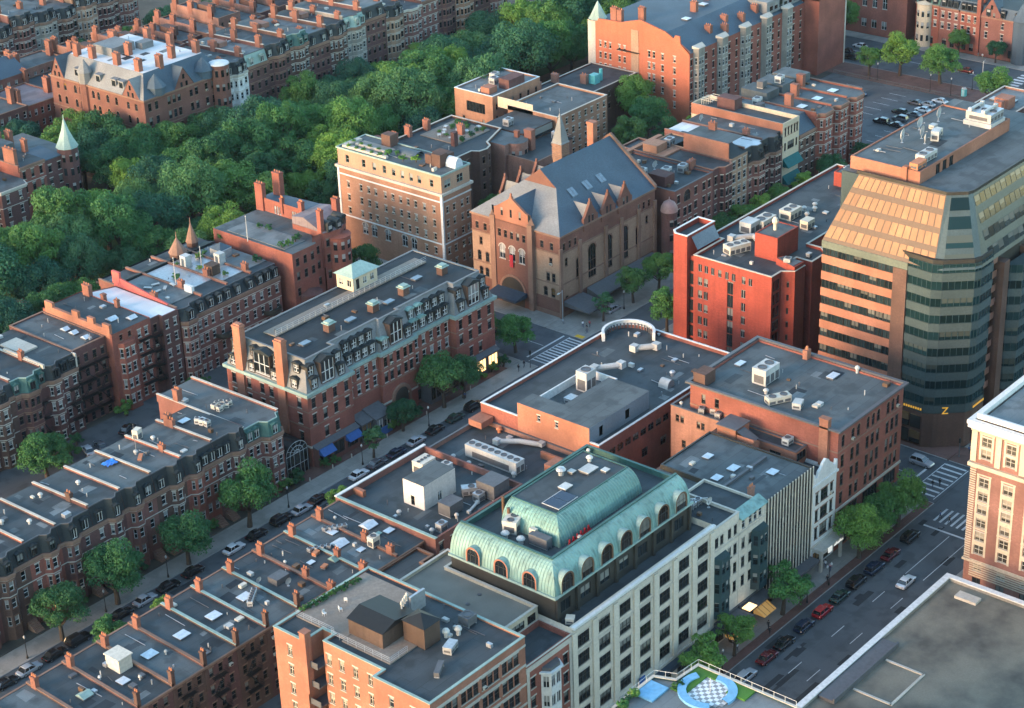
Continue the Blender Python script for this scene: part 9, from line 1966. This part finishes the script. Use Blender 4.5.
ac(359.6, 181.7, 54.6, 5.4, 5.6, 1.8, 'wide grey plant unit with pale pipes on the tower roof', 3, 0, 'steel'); duct([(357, 183.6, 56.9), (362, 183.6, 56.9)], .3, 'pale pipe on the wide plant unit of the tower'); duct([(357, 180.6, 56.9), (362, 180.6, 56.9)], .3, 'second pale pipe on the wide plant unit of the tower')
# terrace roofs across the street
for x, y, l in ((174.5, 270.4, 'white vent on the terrace roof with a skylight'), (177.6, 266.6, 'second white vent on the terrace roof with a skylight'), (184.6, 272.4, 'white box vent by the party wall of the terrace'), (191.6, 270.4, 'brown vent on the roof with the chimney cluster'), (205.4, 270.6, 'white vent near the mast on the terrace roof'), (211., 272.2, 'white vent beside the pale chimney stack')): vent(x, y, 16.2, l, .9, .4)
ac(209.6, 275, 16.1, 1.6, 1.2, 2.2, 'tall pale painted chimney unit on the terrace', 0, .3, 'beige'); skylight_ = None
for i in range(7): ac(227.2+.95*(i % 4), 271.5+1.5*(i//4)+.3*(i % 2), 15.55, 1., .9, 1.1, 'beige condenser in the crowd on the end house roof', 1, .4*i, 'beige', group='condensers on the bow fronted end house')
for i in range(3): ac(224.8-.2*i-4.2, 267.6+1.2*i, 16.5, 1.1, .9, 1.2, 'white condenser in a group of three on the terrace roof', 1, .3*i, 'duct', group='three condensers on the terrace roof')
ac(204.6, 268.4, 16.4, 2.2, .7, .5, 'row of red cushions on the terrace roof', 0, .7, 'terra', 'bench'); 
t = thing('antenna_mast', 'thin mast with guy ropes on the grey terrace roof', 'mast', (206.6, 272, 16.2)); m = M(); m.tube((0,0,0),(0,0,5.5),.06,.03); m.build('mast', MT['steel'], t, local=True)
for x, y, h, l in ((256.4, 320, 6.5, 'tall white flagpole on the grey roof terrace of the alley houses'), (283., 322., 6., 'white pole at the end of the alley house terraces'), (266.2, 322.5, 5., 'slim white pole by the white hut on the alley house terraces')):
 t = thing('pole', l, 'pole', (x, y, 19.)); m = M(); m.tube((0,0,0),(0,0,h),.12,.06); m.build('shaft', MT['duct'], t, local=True); m = M(); m.lathe(0,0,[(.16,h),(.02,h+.3)],6); m.build('finial', MT['duct'], t, local=True)
for i in range(5): t = thing('roof_lounger', 'pale lounger on the grey roof terrace next to the white coated roof', 'lounger', (251.4+2.2*(i % 3), 320.4+3.1*(i//3), 19.1), .7*i, 'loungers on the grey roof terrace'); m = M(); m.box(-.9,.9,-.35,.35,.3,.42); m.build('seat', MT['duct'], t, local=True); m = M(); m.box(-.8,-.7,-.3,.3,0,.3); m.box(.7,.8,-.3,.3,0,.3); m.build('legs', MT['steel'], t, local=True)
for x, y, z, l, mm in ((396, 345, 19.6, 'grey unit on the white edged flat roof', 'steel'), (399, 347.4, 19.6, 'pale unit in the middle of the white edged flat roof', 'duct'), (378, 325, 17.4, 'condenser on the upper deck behind the spire', 'steel'), (384.5, 314.2, 14.3, 'white condenser on the iron deck behind the spire', 'duct'), (369, 268, 17.9, 'white condenser on the brick house beyond the hall', 'duct'), (372.4, 270.6, 17.9, 'round topped white unit on the brick house beyond the hall', 'duct'), (376.4, 268.6, 17.9, 'grey unit on the brick house beyond the hall', 'steel'), (368.4, 275, 17.9, 'twin white unit behind the stair hut beyond the hall', 'duct'), (388, 281, 18.4, 'pale clutter unit on the roofs before the orange gable', 'steel'), (436, 280, 21.3, 'white unit on the bow front roofs by the car park', 'duct'), (430, 281.6, 21.3, 'dark unit on the bow front roofs by the car park', 'dkgrey'), (424, 279, 18.9, 'big white plant box behind the sloping blue roof', 'duct'), (420.6, 276, 18.9, 'grey plant box behind the sloping blue roof', 'dkgrey')):
 ac(x, y, z, 2.4, 1.8, 1.8, l, 1, .1, mm)
dish(373.6, 275, 17.9, 'white dish on the brick house beyond the hall', 1., 1.3); dish(405, 283.5, 18.9, 'white dish on the mansard houses before the white front', .9, 1.2)
for x, y, l, c_ in ((240.4, 160.7, 'yellow parasol on the avenue pavement', 'amber'),):
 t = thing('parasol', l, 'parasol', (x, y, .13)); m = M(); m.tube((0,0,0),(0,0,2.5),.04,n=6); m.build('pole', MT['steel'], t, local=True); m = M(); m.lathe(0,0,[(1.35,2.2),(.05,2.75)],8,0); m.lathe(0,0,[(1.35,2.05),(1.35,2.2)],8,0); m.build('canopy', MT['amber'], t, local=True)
for x0, x1, l in ((240.8, 244.4, 'amber lamp lit awning under the first teal bay'), (247.6, 251.2, 'amber lamp lit awning under the second teal bay')):
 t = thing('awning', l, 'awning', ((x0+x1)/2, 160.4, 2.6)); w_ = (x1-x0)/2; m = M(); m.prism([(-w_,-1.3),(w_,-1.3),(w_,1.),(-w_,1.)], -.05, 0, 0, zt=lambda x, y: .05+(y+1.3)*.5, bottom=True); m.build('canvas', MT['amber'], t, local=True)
 m = M()
 for k in range(3): a = -w_+(k+.5)*w_*2/3; m.tube((a,-1.3,.1),(a,1.,1.22),.05,n=4)
 m.build('frame', MT['iron'], t, local=True)
t = thing('skylight_lamp', 'glowing rooflight on the shop canopy below the stone fronts', 'lamp', (246.2, 161.3, 4.5)); m = M(); m.box(-1.1,1.1,-.8,.8,0,.25); m.build('panel', MT['glow'], t, local=True); m = M(); m.box(-1.2,1.2,-.9,.9,-.02,.1); m.build('frame', MT['iron'], t, local=True)
for x, y, z, l in ((180.6, 260.2, 2.4, 'glowing lantern at the doorway of the terrace'), (176, 260.2, 2.2, 'second glowing lantern at the foot of the terrace steps'), (224, 312, 2.6, 'orange lamp over the alley door of the terrace'), (254.2, 310.6, 2.4, 'small red lamp by the alley yard'), (265.9, 249.2+12.6, 3.2, 'lamp beside the arched school entrance')):
 t = thing('wall_lamp', l, 'lamp', (x, y, z)); m = M(); m.lathe(0,0,[(.12,0),(.2,.2),(.12,.5)],8); m.build('globe', MT['glow'], t, local=True); m = M(); m.box(-.05,.05,0,.8,.1,.18); m.build('bracket', MT['iron'], t, local=True)
RO = {}
for o in C.objects:
 if o.name.split('.')[0] == 'roof' and o.parent: RO[o.parent['label']] = o
for key, x0, x1, y0, y1, z, n in (('red brick corner block with', 277, 298, 164, 194, 24.65, 26), ('large low brick block', 260, 296, 204, 213, 16.25, 10), ('large low brick block', 280, 301, 206, 228, 16.25, 18), ('low dark roof with a long', 243, 257, 206, 230, 13., 14), ('low dark roof with a white', 219, 241, 208, 229, 13.75, 24), ('office with pale', 254, 267, 164, 184, 21.2, 12), ('orange brick apartment', 182, 188.6, 164, 182, 28.7, 10), ('long red brick school', 246, 293, 265, 278, 22.45, 22), ('vivid red modern', 344, 374, 213, 230, 24.4, 18), ('vivid red modern', 325, 332, 213, 227, 24.4, 6), ('tan brick plant', 330, 362, 180, 192, 53.65, 14), ('tall narrow tan', 325, 334, 302, 320, 26.25, 10), ('brown brick flats', 344, 358, 322, 340, 17.5, 14), ('brick flats with a white', 388, 405, 339, 350, 19.65, 12), ('plain brick flats', 390, 408, 318, 332, 17.75, 10), ('brick house with an arched', 365, 379, 263, 285, 17.8, 14), ('pale stone front with a teal bay and flat', 238.4, 244.4, 164, 175, 22.95, 6), ('big brownish', 333, 352, 414, 441, 27.62, 14), ('brick terrace rear with zig', 222, 230, 313, 332, 18.95, 8), ('tall brick terrace rear', 232, 240, 313, 332, 19.8, 8)):
 for l, o in RO.items():
  if l.startswith(key): clutter(o, x0, x1, y0, y1, z, n, 5)
for o in list(C.objects):   # the alley terrace and what stands on it, set to its true height and line
 if o.parent is None and 175 < o.location.x < 283 and 308 < o.location.y < 338 and (o.get('group') == TC or o.location.z > 17): o.location.x += 3.4; o.location.y += .4; o.location.z -= 1.9
# ------------------------------------------------------------------ light, air and camera
SUN_EL, SUN_AZ = radians(11.0), radians(16.0)    # azimuth of the sun from -x towards +y
sl = bpy.data.lights.new('sun', 'SUN'); sl.energy = 2.0; sl.angle = radians(24); sl.color = (.60, .335, .185)
so = bpy.data.objects.new('sun', sl); C.objects.link(so)
from mathutils import Vector
tov = Vector((-cos(SUN_AZ)*cos(SUN_EL), sin(SUN_AZ)*cos(SUN_EL), sin(SUN_EL)))
so.rotation_euler = tov.to_track_quat('Z', 'Y').to_euler(); so.location = tov*300
wd = bpy.data.worlds.new('World'); S.world = wd; wd.use_nodes = True
nt = wd.node_tree; sky = nt.nodes.new('ShaderNodeTexSky'); sky.sky_type = 'NISHITA'; sky.sun_disc = False
sky.sun_elevation = SUN_EL; sky.sun_rotation = atan2(tov.x, tov.y); sky.air_density = 1.0; sky.dust_density = .6; sky.ozone_density = 1.3
nt.links.new(_mixc(nt, 1., sky.outputs[0], (.90, 1., .98), 'MULTIPLY'), nt.nodes['Background'].inputs[0]); nt.nodes['Background'].inputs[1].default_value = .15
cd = bpy.data.cameras.new('camera'); co = bpy.data.objects.new('camera', cd); C.objects.link(co); S.camera = co
cd.sensor_fit = 'HORIZONTAL'; cd.sensor_width = 36; cd.lens = 2042.3/1024*36; cd.clip_start = 1; cd.clip_end = 9000
pt, yw, ro = radians(26.5115), radians(49.173), radians(-2.094)
F = Vector((sin(yw)*cos(pt), cos(yw)*cos(pt), -sin(pt))); Rg = F.cross(Vector((0, 0, 1))).normalized(); Up = Rg.cross(F)
R2 = Rg*cos(ro)+Up*sin(ro); U2 = R2.cross(F)
from mathutils import Matrix
co.matrix_world = Matrix(((R2.x, U2.x, -F.x, 0), (R2.y, U2.y, -F.y, 0), (R2.z, U2.z, -F.z, 200), (0, 0, 0, 1)))
S.view_settings.view_transform = 'Standard'; S.view_settings.look = 'None'; S.view_settings.gamma = 1; S.view_settings.exposure = 2.42; S.view_settings.use_curve_mapping = False
S.render.engine = 'CYCLES'; S.cycles.use_denoising = True; S.cycles.max_bounces = 6; S.cycles.diffuse_bounces = 3; S.cycles.glossy_bounces = 3; S.cycles.transmission_bounces = 4; S.cycles.caustics_reflective = False
hz, nt, b_, N, L = _nodes('haze_air'); N.remove(b_); pv = N.new('ShaderNodeVolumePrincipled'); pv.inputs['Color'].default_value = (.60, .80, 1., 1); pv.inputs['Density'].default_value = .00002; pv.inputs['Anisotropy'].default_value = .2
L.new(pv.outputs[0], N['Material Output'].inputs['Volume'])
m = M(); m.box(-950, 1950, -950, 1950, -1.1, 215); structure('haze', m, hz, 'stuff')
